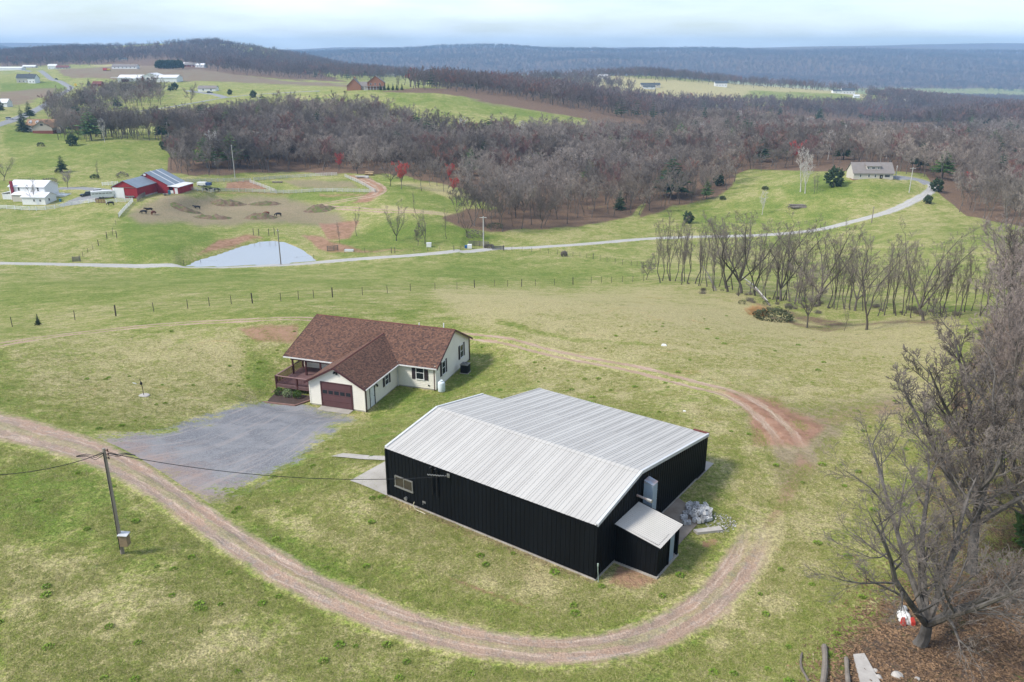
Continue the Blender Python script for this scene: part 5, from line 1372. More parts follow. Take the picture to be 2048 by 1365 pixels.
# ---------------------------------------------------------------- pole, wires, vane
pb = hit(245, 1107); pt = at(207, 897, pb.y - .3)
pole = thing('utility_pole', 'weathered leaning wooden utility pole with meter box beside dirt track', 'utility pole', pb)
tp = pt - pb
m1 = MB(); m1.tube([(0, 0, -.5), tp * .5, tp], [.12, .10, .085], 10); m1.build('pole_shaft', wmat('pole_wood', (.34, .30, .255), (.22, .19, .155), 2, .9, streak=True), pole)
for k in range(3):
    q = tp * (.985 - .035 * k); m1 = MB(); m1.tube([q + Vector((.08, -.02, 0)), q + Vector((.22, -.04, 0))], .025, 6); m1.tube([q + Vector((.22, -.04, -.07)), q + Vector((.22, -.04, -.02)), q + Vector((.22, -.04, .02)), q + Vector((.22, -.04, .07))], [.045, .03, .03, .045], 8); m1.build('insulator', wmat('brown_porcelain', (.09, .045, .03), None, 3, .3), pole)
q = tp * .145
mbx = MB(); mbx.box(q.x + .08, q.y - .28, q.z - .35, q.x + .52, q.y + .12, q.z + .38); mbx = mbx.build('meter_box', wmat('tan_box_wood', (.27, .20, .12), (.19, .14, .09), 2, .8), pole)
m1 = MB(); m1.hexa([(q.x + .05, q.y - .34, q.z + .38), (q.x + .58, q.y - .34, q.z + .34), (q.x + .58, q.y + .16, q.z + .34), (q.x + .05, q.y + .16, q.z + .38), (q.x + .05, q.y - .34, q.z + .42), (q.x + .58, q.y - .34, q.z + .38), (q.x + .58, q.y + .16, q.z + .38), (q.x + .05, q.y + .16, q.z + .42)]); m1.build('box_lid', M_RAKE, mbx)
m1 = MB(); m1.tube([tp * .05 + Vector((-.02, -.16, 0)), tp * .5 + Vector((0, -.14, 0)), tp * .97 + Vector((0, -.12, 0))], .022, 5); m1.build('ground_wire', M_WIRE, pole)
top = pb + tp * .96
def cable(name, p, q, sag, r, label, n=28, twist=.0):
    pts = []
    for i in range(n + 1):
        f = i / n; v = p.lerp(q, f); v.z -= sag * 4 * f * (1 - f)
        if twist: v += Vector((0, 0, twist * sin(i * 2.1)))
        pts.append(v)
    m1 = MB(); m1.tube(pts, r, 6); o = m1.build(name, M_WIRE); return tag(o, label, 'cable')
mast = barn_pt(5.2, -.30, 3.24)
c1 = cable('power_cable', top + Vector((.22, -.04, 0)), mast, .75, .018, 'black cable sagging from the utility pole to the barn wall', 40)
far = at(-60, 952, pb.y - 4); c2 = cable('power_cable', top + Vector((-.05, -.05, 0)), far, .35, .018, 'black cable running from the pole out past the grass edge', 24)
m1 = MB()
for k in range(3):
    a = top + Vector((.22, -.04, .08 - .1 * k)); m1.tube([a, a + Vector((.5, -.02, -.15 + .03 * k)), a + Vector((.95, -.04, -.05 + .06 * k)), a + Vector((1.5, -.08, -.16 + .09 * k))], .016, 5)
    b = top + Vector((-.05, -.05, .08 - .1 * k)); m1.tube([b, b + Vector((-.4, -.1, -.18 - .03 * k)), b + Vector((-.8, -.2, -.02 + .03 * k)), b + Vector((-1.3, -.3, -.10 + .08 * k))], .016, 5)
o = m1.build('splice_wires', M_WIRE, pole); o.location = -pb
m1 = MB(); a = mast
for k in range(14): m1.tube([a.lerp(barn_pt(4.0, -.6, 3.1), k / 14) + Vector((0, 0, .03 * (-1) ** k)), a.lerp(barn_pt(4.0, -.6, 3.1), (k + 1) / 14) + Vector((0, 0, -.03 * (-1) ** k))], .03, 5)
o = m1.build('cable_clamp', M_ALU); o.parent = c1
vb = hit(288, 792); vane = thing('weather_vane', 'thin black garden weather vane on a round pale stone in lawn', 'weather vane', vb)
m1 = MB(); m1.lathe([(.5, -.1), (.52, .05), (.45, .09)], 14); m1.build('base_stone', M_STONE, vane)
m1 = MB(); m1.tube([(0, 0, 0), (-.03, 0, .9), (-.14, 0, 1.75)], .028, 6); m1.tube([(-.10, 0, 1.3), (-.55, 0, 1.22)], .012, 4); m1.build('rod', M_BLACKP, vane)
m1 = MB(); m1.lathe([(.02, 1.12), (.13, 1.2), (.11, 1.36), (.03, 1.5)], 8, (-.08, 0, 0)); m1.build('figure', M_BLACKP, vane)
m1 = MB(); m1.prism([(-.5, -.005, 1.20), (-.85, -.005, 1.28), (-.9, -.005, 1.40), (-.6, -.005, 1.34)], (0, .012, 0)); m1.build('tail_fin', M_WHITE, vane)
lb = hit(1328, 692); m1 = MB(); m1.hexa([(-.35, -.15, 0), (.3, -.2, 0), (.35, .15, 0), (-.3, .2, 0), (-.2, -.08, .2), (.22, -.1, .14), (.18, .1, .18), (-.15, .12, .22)])
o = m1.build('plastic_litter', M_WHITE); o.location = lb; tag(o, 'white scrap of plastic lying in the open field behind barn', 'litter')
o = m1.build('salt_block', M_WHITE); o.location = hit(1369, 823); o.scale = (.4, .4, .4); tag(o, 'tiny white block lying on lawn behind the barn roof', 'litter')
tree('conifer0', hit(77, 651), 1.7, 'tiny dark christmas tree conifer in field by wire fence', name='young_conifer')
m1 = MB(); pts = [barn_pt(2.5, -.25, .52), barn_pt(2.42, -.28, .30), barn_pt(2.6, -.32, .10), barn_pt(2.9, -.33, .08), barn_pt(3.15, -.34, .09), barn_pt(3.5, -.36, .07)]
m1.tube([Vector((p.x, p.y, p.z)) for p in smooth3(pts, 6)] if False else pts, .035, 6); o = m1.build('garden_hose', M_HOSE); tag(o, 'pale yellow hose hanging at the foot of the black barn wall', 'hose')
m1 = MB(); hp = [barn_pt(15.52, -.05, 1.05), barn_pt(15.55, -.08, .7), barn_pt(15.57, -.05, .35), barn_pt(15.6, -.1, .05)]; m1.tube(hp, .022, 5); m1.tube([hp[0] - Z_ * .05, hp[0] + Z_ * .12], .05, 6); o = m1.build('water_hydrant', wmat('pale_green_metal', (.34, .42, .36), None, 3, .5)); tag(o, 'slim pale hydrant pipe at the front corner of black barn', 'hydrant')

# ---------------------------------------------------------------- blocks, ash and slab beside the barn
def block_mesh():
    b = MB(); L, W, H = .40, .20, .20; t_ = .035
    for x0, x1 in ((-.2, -.2 + t_), (-t_ / 2, t_ / 2), (.2 - t_, .2)): b.box(x0, -.1 + t_, 0, x1, .1 - t_, H)
    b.box(-.2, -.1, 0, .2, -.1 + t_, H); b.box(-.2, .1 - t_, 0, .2, .1, H); return b.mesh('concrete_block')
M_CBLOCK = wmat('concrete_block_grey', (.52, .52, .52), (.40, .40, .40), 3, .95, rnd=.35)
bme = block_mesh(); bme.materials.append(M_CBLOCK); rng = random.Random(4)
GB = 'grey concrete blocks heaped at the edge of barn slab'
for i in range(40):
    a = rng.uniform(0, 6.28); q = rng.random() ** .6
    x, y = 17.15 + cos(a) * q * .95, 9.35 + sin(a) * q * 1.35
    z = max(0, (1 - q) * .27 + rng.uniform(-.05, .08))
    p = barn_pt(x, y, .05 + z); o = link('concrete_block', bme, loc=p); o.rotation_euler = (rng.uniform(-.7, .7) * (z > .1), rng.uniform(-.8, .8) * (z > .1), rng.uniform(0, 3.14)); o.scale = (1.05, 1.05, 1.05)
    tag(o, 'grey hollow concrete block tumbled in the heap beside the black barn', 'concrete block', GB)
m1 = MB(); m1.hexa([barn_pt(17.75, 7.55, -.1), barn_pt(18.1, 7.35, -.1), barn_pt(19.2, 8.55, -.1), barn_pt(18.9, 8.85, -.1), barn_pt(17.75, 7.55, .16), barn_pt(18.1, 7.35, .18), barn_pt(19.2, 8.55, .14), barn_pt(18.9, 8.85, .15)])
o = m1.build('broken_slab', M_STONE); tag(o, 'long pale broken concrete slab lying beside white ash heap', 'slab')
m1 = MB()
for i in range(420):
    a = rng.uniform(0, 6.28); q = sqrt(rng.random()); s = rng.uniform(.02, .085)
    p = barn_pt(18.7 + cos(a) * q * .95, 9.3 + sin(a) * q * 1.1); p.z = gz(p.x, p.y) + .02 + (1 - q) * .1
    d = [Vector((rng.uniform(-s, s), rng.uniform(-s, s), rng.uniform(-.3 * s, s))) for _ in range(4)]
    m1.add([p + v for v in d], [(0, 1, 2), (0, 2, 3), (0, 3, 1), (1, 3, 2)])
o = m1.build('ash_debris', wmat('ash_white', (.55, .54, .53), (.16, .15, .15), 6, .95), kind='stuff')
m1 = MB()
for i in range(900):                                  # dead grass and leaf litter clinging to the barn foot
    f = rng.random(); p = barn_pt(f * 15.4, -.12 - abs(rng.gauss(0, .22))); p.z = gz(p.x, p.y)
    cone(m1, p, rdir(rng, Z_, rng.uniform(.1, .9)), rng.uniform(.08, .3), .012)
m1.build('dead_grass', wmat('dead_grass_straw', (.36, .27, .16), (.28, .20, .11), 2, .95), kind='stuff')

# ---------------------------------------------------------------- grass tufts on the yard: real blades catch the light
M_TUFT, t = newmat('grass_tuft')
P = t.pos(); r = t.rnd()
c_ = t.mix(t.ramp(r, 0, .6, smooth=False), (.16, .22, .036), (.29, .30, .09)); c_ = t.mix(t.ramp(r, .6, 1., smooth=False), c_, (.40, .35, .18))
t.bsdf(c_, .9, spec=.15)
def tuft(seed, green):
    rg = random.Random(seed); m = MB()
    for k in range(14):
        p = Vector((rg.gauss(0, .10), rg.gauss(0, .10), -.02)); cone(m, p, rdir(rg, Z_, rg.uniform(.5, 1.35)), rg.uniform(.07, .17), .009)
    a = m.mesh('tuft'); a.materials.append(M_TUFT); return (a,)
for i in range(4): KINDS['tuft%d' % i] = tuft(i, True); KH['tuft%d' % i] = .1
KINDS['tallgrass'] = (twig_brush(3, .5, .35, 40).mesh('tall_grass'),); KINDS['tallgrass'][0].materials.append(M_TUFT)
_g = np.random.default_rng(12)
n_ = 330000
th_ = _g.uniform(-.66, .66, n_); r_ = 26 * np.exp(_g.uniform(0, 1, n_) ** .75 * math.log(135 / 26))
gx_, gy_ = r_ * np.sin(th_), r_ * np.cos(th_)
keep = (_rect_dist(gx_, gy_, BARN_O, BARN_TH, -.1, 18, -.1, 15.1) > .15) & (_rect_dist(gx_, gy_, HOUSE_O, HOUSE_TH, -5.4, 10.7, -1.3, 16.9) > .1)
pxg, pyg = project(gx_, gy_, gx_ * 0 - 2)
gzg = ground_z(gx_, gy_); pxg, pyg = project(gx_, gy_, gzg)
def near_way(poly, d): return poly_sd(pxg, pyg, poly) > -d
keep &= ~near_way([(150,858),(250,868),(330,862),(420,832),(470,815),(530,806),(620,807),(735,824),(640,885),(520,958),(440,985),(390,1010)], 3)
def off_line(pix, w):
    global keep
    c = np.array([tuple(v) for v in smooth_line([hit(*p) for p in pix], 1.0)])
    d = np.full(n_, 1e9)
    for q in c: d = np.minimum(d, (gx_ - q[0]) ** 2 + (gy_ - q[1]) ** 2)
    keep &= d > (w * (.85 + .5 * vnoise(gx_, gy_, 77))) ** 2
off_line(TRACK_PIX, 1.4); off_line(PATH_PIX, 1.3)
keep &= (_g.random(n_) < 1 - sstep(60, 130, r_)) & (vnoise(gx_ / 1.6, gy_ / 1.6, 5) * .6 + vnoise(gx_ / 7, gy_ / 7, 8) * .4 + _g.normal(0, .08, n_) > .42)
keep &= (pxg > -60) & (pxg < 2110) & (pyg < 1420) & (poly_sd(pxg, pyg, [(1720,1180),(2100,1080),(2100,1420),(1600,1420),(1640,1290)]) < 25) & (_g.random(n_) < .75)
GP = np.stack([gx_, gy_, gzg], 1)[keep]
M_CLUMP = bark_mat('green_clump', (.15, .25, .03), (.19, .27, .045), (.13, .22, .03), .2)
for i in range(2): KINDS['clump%d' % i] = (bush_mesh(70 + i, .10, .13, 60, .06).mesh('clump'),); KINDS['clump%d' % i][0].materials.append(M_CLUMP); KH['clump%d' % i] = .10
mass('grass', GP, ['tuft0', 'tuft1', 'tuft2', 'tuft3', 'clump0', 'clump1'], [1, 1, 1, 1, .006, .006], .07, .14, 3, (.9, 1.5))

# ---------------------------------------------------------------- foreground right: trees, logs, leaves
M_OAK = bark_mat('dark_oak_bark', (.11, .10, .09), (.13, .118, .104), (.095, .085, .076), .4)
M_OAKTWIG = bark_mat('dark_oak_twigs', (.135, .113, .096), (.16, .137, .118), (.115, .096, .083), .3)
KINDS['oak0'] = pair(bare_tree(203, 13, .36, .16, 6, .95, (11, 9, 7, 6), (.42, .48, .5, .5), .5, (0, 0), .12, .12), 'big_oak', M_OAK, M_OAKTWIG)
KINDS['oak1'] = pair(bare_tree(207, 13, .28, .22, 4, .6, (11, 9, 7, 6), (.38, .48, .5, .5), .8, (-.06, 0), .2, .12), 'tall_oak', M_OAK, M_OAKTWIG)
KINDS['oak2'] = pair(bare_tree(211, 13, .24, .2, 5, .5, (9, 7, 6, 5), (.38, .5, .5, .5), .9, (-.03, 0), .25, .08), 'purple_oak', M_BARK, M_TWIG_DUSK)
def pl(x, y): return (x, y, gz(x, y))
for kd, x, y, h, lab, w in [
  ('oak0', 19.6, 31.8, 11.5, 'big spreading bare oak over leaf litter, its limbs reaching across the yard', 1.25),
  ('oak1', 25.2, 37.5, 12.5, 'tall bare oak right behind the big spreading one', 1.15),
  ('oak1', 29.2, 44.0, 12.5, 'tall bare oak with pale upper limbs, third along the yard edge', 1.2),
  ('oak2', 34.5, 53.0, 12.5, 'dense twigged bare tree fourth along the yard edge', 1.15),
  ('oak2', 41.0, 62.0, 13.0, 'dense greyish brown bare tree fifth along the yard edge', 1.2),
  ('oak2', 48.5, 73.0, 13.5, 'tall greyish brown bare tree sixth along the yard edge', 1.15),
  ('oak1', 56.0, 84.0, 13.5, 'tall bare tree seventh along the yard edge', 1.1),
  ('oak2', 63.0, 94.0, 14, 'eighth bare tree along the yard edge, where yard meets hedgerow', 1.2),
  ('oak2', 72.0, 112.0, 15, 'bare tree behind the hedgerow end', 1.2),
  ('oak0', 29.5, 38.5, 11, 'half seen spreading bare oak behind the second tall oak', 1.1)]:
    tree(kd, pl(x, y), h, lab, name='bare_oak', wide=w)
_wx = _g.uniform(8, 60, 420); _wt = _g.uniform(0, 1.25, 420)
_wp = np.stack([26 + 50 * _wt + _wx, 36 + 76 * _wt - _wx * .35], 1); _wp = _wp[_wp[:, 1] > 22]
mass('yard_edge_woodland', np.concatenate([_wp, ground_z(_wp[:, 0], _wp[:, 1])[:, None]], 1), ['wood0', 'wood1', 'wood2', 'wood3', 'rust', 'round1'], [1, 1, 1, 1, .5, .5], 10, 14, 9, (1.0, 1.4))
KINDS['holly'] = pair(broad_evergreen(18, 5, 1.8, 500), 'holly', M_BARK, M_PINE)
tree('holly', pl(30.0, 39.5), 3.5, 'green leaved evergreen half hidden behind the oaks', name='holly')
def lying(name, p, q, r0, r1, mat, label, cat, bend=.0, n=9):
    a, b = hit(*p), hit(*q); a.z += r0 * .8; b.z += r1 * .8; pts = [a.lerp(b, k / 6) + Vector((bend * sin(k / 6 * pi), 0, .03 * sin(k * 1.7))) for k in range(7)]
    m1 = MB(); m1.tube(pts, [r0 + (r1 - r0) * k / 6 + .012 * sin(k * 2.3) for k in range(7)], n); return tag(m1.build(name, mat, smooth=False), label, cat)
lying('log', (1648, 1296), (1644, 1380), .13, .15, M_WOODG, 'grey barkless log lying end on to the lawn beside green weeds', 'log', .08)
lying('log', (1692, 1320), (1697, 1385), .10, .12, M_WOODG, 'thinner grey log lying next to the flat stone slab', 'log')
lying('log', (1838, 1210), (1863, 1217), .11, .10, wmat('tan_log', (.40, .29, .18), (.30, .21, .13), 3, .9), 'short tan cut log on leaves beside the white sack', 'log')
lying('branch', (1604, 1308), (1618, 1365), .05, .07, M_WOODG, 'crooked grey dead branch in weeds left of the logs', 'branch', -.2, 6)
lying('stake', (1626, 1308), (1627, 1326), .025, .025, wmat('fresh_wood', (.50, .40, .24), None, 3, .8), 'thin pale stake lying in weeds beside barkless log', 'stake', 0, 5)
a, b, c_, d = hit(1706, 1312), hit(1728, 1310), hit(1764, 1375), hit(1722, 1375)
m1 = MB(); m1.add([(v.x, v.y, v.z + h) for h in (-.05, .10) for v in (a, b, c_, d)], [(3,2,1,0),(4,5,6,7),(0,1,5,4),(1,2,6,5),(2,3,7,6),(3,0,4,7)]); o = m1.build('stone_slab', M_STONE); tag(o, 'flat grey stone slab beside thinner log at the lawn edge', 'slab')
def rock(px, py, s, lab, seed):
    bm = bmesh.new(); bmesh.ops.create_icosphere(bm, subdivisions=2, radius=s); rg = random.Random(seed)
    for v in bm.verts: v.co *= 1 + .22 * (sin(v.co.x * 9 / s * .3 + seed) * cos(v.co.y * 7 / s * .3)) + rg.uniform(-.06, .06); v.co.z *= .6
    me = bpy.data.meshes.new('rock'); bm.to_mesh(me); bm.free(); me.materials.append(M_STONE); o = link('rock', me, loc=hit(px, py)); tag(o, lab, 'rock')
rock(1750, 1343, .16, 'pale rock just right of the stone slab', 1); rock(1757, 1356, .2, 'larger pale rock below the one touching stone slab', 2); rock(1796, 1352, .27, 'smooth round pink white boulder alone on leaves', 3); rock(1835, 1358, .12, 'small pale rock on leaf litter right of the boulder', 4)
sk = thing('plastic_sack', 'white plastic sack with red print slumped under the oak', 'sack', hit(1808, 1240))
bm = bmesh.new(); bmesh.ops.create_icosphere(bm, subdivisions=3, radius=.5)
for v in bm.verts:
    v.co.x *= .62; v.co.z = max(v.co.z * .62, -.1) + .1; v.co += Vector((sin(v.co.y * 11), cos(v.co.x * 13), sin(v.co.x * 9 + v.co.y * 7))) * .035
me = bpy.data.meshes.new('sack_body'); bm.to_mesh(me); bm.free(); me.materials.append(M_WHITE); link('sack_body', me, sk)
for x in (-.24, .22):
    m1 = MB(); m1.hexa([(x - .11, -.50, .02), (x + .11, -.52, .02), (x + .11, -.30, .02), (x - .11, -.30, .02), (x - .09, -.48, .24), (x + .09, -.50, .22), (x + .08, -.30, .40), (x - .08, -.30, .40)]); m1.build('red_print', M_REDC, sk)
m1 = MB(); m1.tube([(.1, .45, .2), (.2, .62, .22), (.32, .72, .12)], [.2, .12, .16], 8); m1.build('sack_neck', M_WHITE, sk)
M_LITTER, t = newmat('fallen_leaf'); r = t.rnd(); c_ = t.mix(r, (.13, .085, .055), (.30, .19, .11)); t.bsdf(c_, .9, spec=.1)
lf = MB()
for k in range(7):
    q = Vector((rng.gauss(0, .16), rng.gauss(0, .16), .01)); a = rng.uniform(0, 6.28); u_, v_ = Vector((cos(a), sin(a), rng.uniform(-.4, .4))) * .06, Vector((-sin(a), cos(a), rng.uniform(-.4, .4))) * .035
    lf.add([q - u_, q + v_ + Z_ * .012, q + u_, q - v_ + Z_ * .012], [(0, 1, 2), (0, 2, 3)])
lm = lf.mesh('leaves'); lm.materials.append(M_LITTER); KINDS['leaflet'] = (lm,); KH['leaflet'] = 1.0
x_, y_ = _g.uniform(11, 34, 11000), _g.uniform(25, 52, 11000); z_ = ground_z(x_, y_); px_, py_ = project(x_, y_, z_)
k_ = poly_sd(px_, py_, [(1740,1190),(2100,1060),(2100,1420),(1600,1420),(1650,1310)]) + _g.normal(0, 30, len(px_)) > 0
mass('leaf_litter', np.stack([x_, y_, z_ + .01], 1)[k_], ['leaflet'], [1], .9, 1.5, 3)

# ---------------------------------------------------------------- hedgerow floor
br = []
for i in range(46):
    f = rng.random(); base = Vector((1370, 578)).lerp(Vector((1960, 640)), f) if i % 3 else Vector((1480, 600)).lerp(Vector((1640, 625)), f)
    p = hit(base.x + rng.gauss(0, 8), base.y + rng.gauss(0, 5)); br.append(tuple(p))
KINDS['brush'] = (twig_brush(9, 1.4, 1.1, 90).mesh('brush'),); KINDS['brush'][0].materials.append(M_BARK)
KINDS['bramble'] = (bush_mesh(12, 1.2, 1.2, 260, .16).mesh('bramble'),); KINDS['bramble'][0].materials.append(M_CEDAR)
mass('undergrowth', np.array(br), ['brush', 'bramble'], [.8, .2], .3, .9, 3, (.7, 1.1))
for k in range(3):
    lab = ['pale fallen trunk leaning through the hedgerow beside the broadest tree', 'grey fallen bough under the pale trunk in hedgerow', 'long fallen limb sloping down from hedgerow toward the field'][k]
    a, b = [((1482, 575), (1535, 603)), ((1490, 590), (1540, 612)), ((1400, 545), (1432, 582))][k]; A, Bq = hit(*a), hit(*b); A.z += 2.2
    m1 = MB(); m1.tube([A, A.lerp(Bq, .5) + Z_ * .5, Bq], [.08, .13, .16], 6)
    for j in range(6): cone(m1, A.lerp(Bq, j / 8), rdir(rng, Z_, .9), 1.6, .05)
    tag(m1.build('fallen_trunk', M_PALE if k == 0 else M_BARK), lab, 'fallen tree')
o = bush_mesh(31, 1.5, 3.0, 900, .22).build('bramble_mound', M_CEDAR); o.location = hit(1546, 640); tag(o, 'rounded bramble mound beside the orange grass clump in field', 'bush')
o = twig_brush(33, 1.8, 1.3, 260).build('grass_clump', wmat('orange_dry_grass', (.50, .31, .15), (.42, .26, .12), 1, .95)); o.location = hit(1515, 630); tag(o, 'orange dry grass clump beside the bramble mound', 'grass clump')
# ---------------------------------------------------------------- generic farm and hill houses
M_REDB = wmat('red_barn_siding', (.30, .020, .028), (.24, .018, .024), .8, .7, rnd=.05, streak=True)
M_TIN = wmat('blue_grey_tin_roof', (.25, .29, .33), (.20, .235, .27), .5, .5, .2, rnd=.06)
M_TINW = wmat('white_tin_roof', (.72, .72, .72), (.62, .62, .63), .5, .5, rnd=.03)
M_BRICK = wmat('red_brick', (.25, .085, .055), (.20, .07, .05), 2.5, .9)
M_BRICKO = wmat('orange_brick', (.36, .17, .10), (.30, .14, .085), 2, .9)
M_TANROOF = wmat('tan_brown_roof', (.33, .20, .115), (.27, .165, .10), 1, .9)
M_GREYROOF = wmat('grey_brown_roof', (.235, .21, .195), (.20, .18, .165), .8, .9)
M_DKROOF = wmat('dark_slate_roof', (.075, .085, .09), (.06, .068, .072), 1, .9)
M_CREAM = wmat('cream_wall', (.56, .52, .45), (.50, .465, .40), 1, .8)
M_BEIGE = wmat('beige_gable', (.46, .40, .33), (.41, .36, .30), 1, .8)
M_REDROOF = wmat('red_shingle_roof', (.19, .07, .06), None, 1, .9)
def gable(parent, x0, y0, L, W, h, rh, wall, roof, ov=.35, axis='x', z0=-1.6, th=.14, rname='roof', wname='wall'):
    """a block with a pitched roof; ridge along axis; walls with gables in one mesh, two roof slopes"""
    def pt(u, v, z): return Vector((x0 + u, y0 + v, z)) if axis == 'x' else Vector((x0 + v, y0 + u, z))
    Lr, Wr = (L, W) if axis == 'x' else (W, L)
    m1 = MB(); m1.prism([pt(0, 0, z0), pt(0, Wr, z0), pt(0, Wr, h), pt(0, Wr / 2, h + rh - .02), pt(0, 0, h)], pt(Lr, 0, 0) - pt(0, 0, 0)); m1.build(wname, wall, parent)
    s = rh / (Wr / 2)
    for a, b in ((0, 1), (Wr, -1)):
        e0, e1, t1, t0 = pt(-ov, a - b * ov, h - s * ov), pt(Lr + ov, a - b * ov, h - s * ov), pt(Lr + ov, Wr / 2, h + rh), pt(-ov, Wr / 2, h + rh)
        m1 = MB(); u = Z_ * th; m1.hexa([e0, e1, t1, t0, e0 + u, e1 + u, t1 + u, t0 + u]); m1.build(rname, roof, parent)
def win(parent, face, u, z, w=.9, h=1.2, d=0., frame=None):
    """face: 'f' looks to -y at y=d, 'r' to +x at x=d, 'l' to -x"""
    O, U, N = {'f': ((0, d, 0), X, -Y_), 'r': ((d, 0, 0), Y_, X), 'l': ((d, 0, 0), Y_, -X)}[face]
    return window(parent, O, U, N, u, u + w, z, z + h, dict(frame=frame or M_WHITE, glass=M_GLASS), fw=.1)
def door(parent, face, u, w=1., h=2.1, d=0., mat=None, z=0.):
    O, U, N = {'f': (Vector((0, d, 0)), X, -Y_), 'r': (Vector((d, 0, 0)), Y_, X), 'l': (Vector((d, 0, 0)), Y_, -X)}[face]
    m1 = MB(); m1.hexa([O + U * u + Z_ * z, O + U * (u + w) + Z_ * z, O + U * (u + w) + Z_ * z + N * .06, O + U * u + Z_ * z + N * .06, O + U * u + Z_ * (z + h), O + U * (u + w) + Z_ * (z + h), O + U * (u + w) + Z_ * (z + h) + N * .06, O + U * u + Z_ * (z + h) + N * .06]); return m1.build('door', mat or M_DOORW, parent)
def boxp(parent, name, mat, *b):
    m1 = MB(); m1.box(*b); return m1.build(name, mat, parent)
def place(name, px, py, rz, label, cat='house', Y=None, group=None):
    p = hit(px, py) if Y is None else at(px, py, Y); return thing(name, label, cat, p, R(rz), group)

# --- the red barn
rbn = place('red_barn', 226, 396, -9, 'bright red barn with blue-grey tin roof and big white door', 'barn')
gable(rbn, 0, 0, 10, 14, 3.9, 2.3, M_REDB, M_TIN, .3, 'y')
boxp(rbn, 'sliding_door', M_TINW, .4, -.14, .05, 4.9, -.03, 3.75)
boxp(rbn, 'door_track', M_WOODG, .3, -.18, 3.78, 9.2, -.03, 3.92)
boxp(rbn, 'base_wall', M_CONC, 9.9, -.1, -.8, 10.15, 14, .5)
m1 = MB(); m1.prism([(2.5, 12.5, -3), (15, 12.5, -3), (15, 12.5, 3.0), (6.2, 12.5, 7.45), (2.5, 12.5, 5.0)], (0, 11, 0)); m1.build('wall', M_REDB, rbn)
for e0, t0 in (((15.4, 12.2, 2.80), (6.2, 12.2, 7.5)), ((2.1, 12.2, 4.75), (6.2, 12.2, 7.5))):
    for k in range(3):
        y0, y1 = 12.2 + k * 3.85, 12.2 + (k + 1) * 3.85 - .12
        m1 = MB(); a, b = Vector(e0), Vector(t0); a.y = b.y = y0; a2, b2 = a.copy(), b.copy(); a2.y = b2.y = y1; m1.hexa([a, a2, b2, b, a + Z_ * .14, a2 + Z_ * .14, b2 + Z_ * .14, b + Z_ * .14]); m1.build('roof', M_TIN, rbn)
for k in (1, 2):
    m1 = MB(); y0 = 12.2 + k * 3.85 - .35; m1.hexa([(15.4, y0, 2.96), (15.4, y0 + .5, 2.96), (6.2, y0 + .5, 7.66), (6.2, y0, 7.66), (15.4, y0, 3.02), (15.4, y0 + .5, 3.02), (6.2, y0 + .5, 7.72), (6.2, y0, 7.72)]); m1.build('roof_strip', M_TINW, rbn)
boxp(rbn, 'cupola', M_TINW, 5.5, 12.2, 6.4, 6.4, 12.45, 7.1)
m1 = MB(); m1.hexa([(14.9, 11.5, 2.75), (19.6, 11.5, 2.4), (19.6, 22.5, 2.4), (14.9, 22.5, 2.75), (14.9, 11.5, 2.9), (19.6, 11.5, 2.55), (19.6, 22.5, 2.55), (14.9, 22.5, 2.9)]); m1.build('lean_to_roof', M_TINW, rbn)
m1 = MB(); m1.box(17.2, 11.8, -1, 19.3, 22.2, 2.38); m1.box(15, 22, -1, 17.2, 22.2, 2.4); m1.build('lean_to_wall', M_REDB, rbn)
boxp(rbn, 'lean_to_door', M_TINW, 17.7, 11.68, .0, 18.9, 11.79, 2.1)
boxp(rbn, 'shed_gate', M_TINW, 15.3, 11.7, .1, 17.1, 11.8, 1.25)
for x in (15.1, 17.0, 19.2): boxp(rbn, 'post', M_REDB, x, 11.8, -3, x + .18, 11.98, 2.5)
m1 = MB(); m1.box(11.2, 13.0, 0, 11.35, 13.15, 2.6); m1.box(13.1, 13.0, 0, 13.25, 13.15, 2.6); m1.box(11.35, 13.02, 2.45, 13.1, 13.12, 2.6); m1.box(11.35, 13.02, .3, 13.1, 13.12, .45); m1.hexa([(11.35, 13.03, .45), (11.55, 13.03, .45), (13.1, 13.03, 2.45), (12.9, 13.03, 2.45), (11.35, 13.1, .45), (11.55, 13.1, .45), (13.1, 13.1, 2.45), (12.9, 13.1, 2.45)]); m1.build('white_gate', M_TINW, rbn)
# --- white farmhouse
fh = place('white_farmhouse', 12, 404, -6, 'white farmhouse with white metal roofs and red brick chimney', 'house')
gable(fh, 0, 3, 14, 8, 5.2, 1.8, M_WHITE, M_TINW, .35, 'x')
gable(fh, 9.5, -4, 9.0, 6.5, 2.6, 1.3, M_WHITE, M_TINW, .35, 'x', rname='wing_roof', wname='wing_wall')
m1 = MB(); m1.hexa([(2.2, .2, 2.5), (9.6, .2, 2.5), (9.6, 3.0, 3.3), (2.2, 3.0, 3.3), (2.2, .2, 2.63), (9.6, .2, 2.63), (9.6, 3.0, 3.43), (2.2, 3.0, 3.43)]); m1.build('porch_roof', M_TINW, fh)
boxp(fh, 'porch_wall', M_CREAM, 2.5, .5, -.5, 9.5, 2.98, 2.5)
boxp(fh, 'chimney', wmat('wine_brick', (.26, .035, .06), (.2, .03, .05), 2, .9), 1.0, 2.3, -.5, 1.9, 2.98, 7.2)
for u in (3.4, 11.0): win(fh, 'f', u, 3.6, .9, 1.4, 3)
for u in (13.8, 16.2): win(fh, 'f', u, 1.0, .9, .9, -4)
win(fh, 'r', -2.2, 1.0, 1., 1., 18.5); door(fh, 'f', 15.0, d=-4)
m1 = MB(); m1.hexa([(-4, 3.4, 2.4), (0, 3.4, 3.1), (0, 9, 3.1), (-4, 9, 2.4), (-4, 3.4, 2.55), (0, 3.4, 3.25), (0, 9, 3.25), (-4, 9, 2.55)]); m1.build('side_roof', M_TINW, fh)
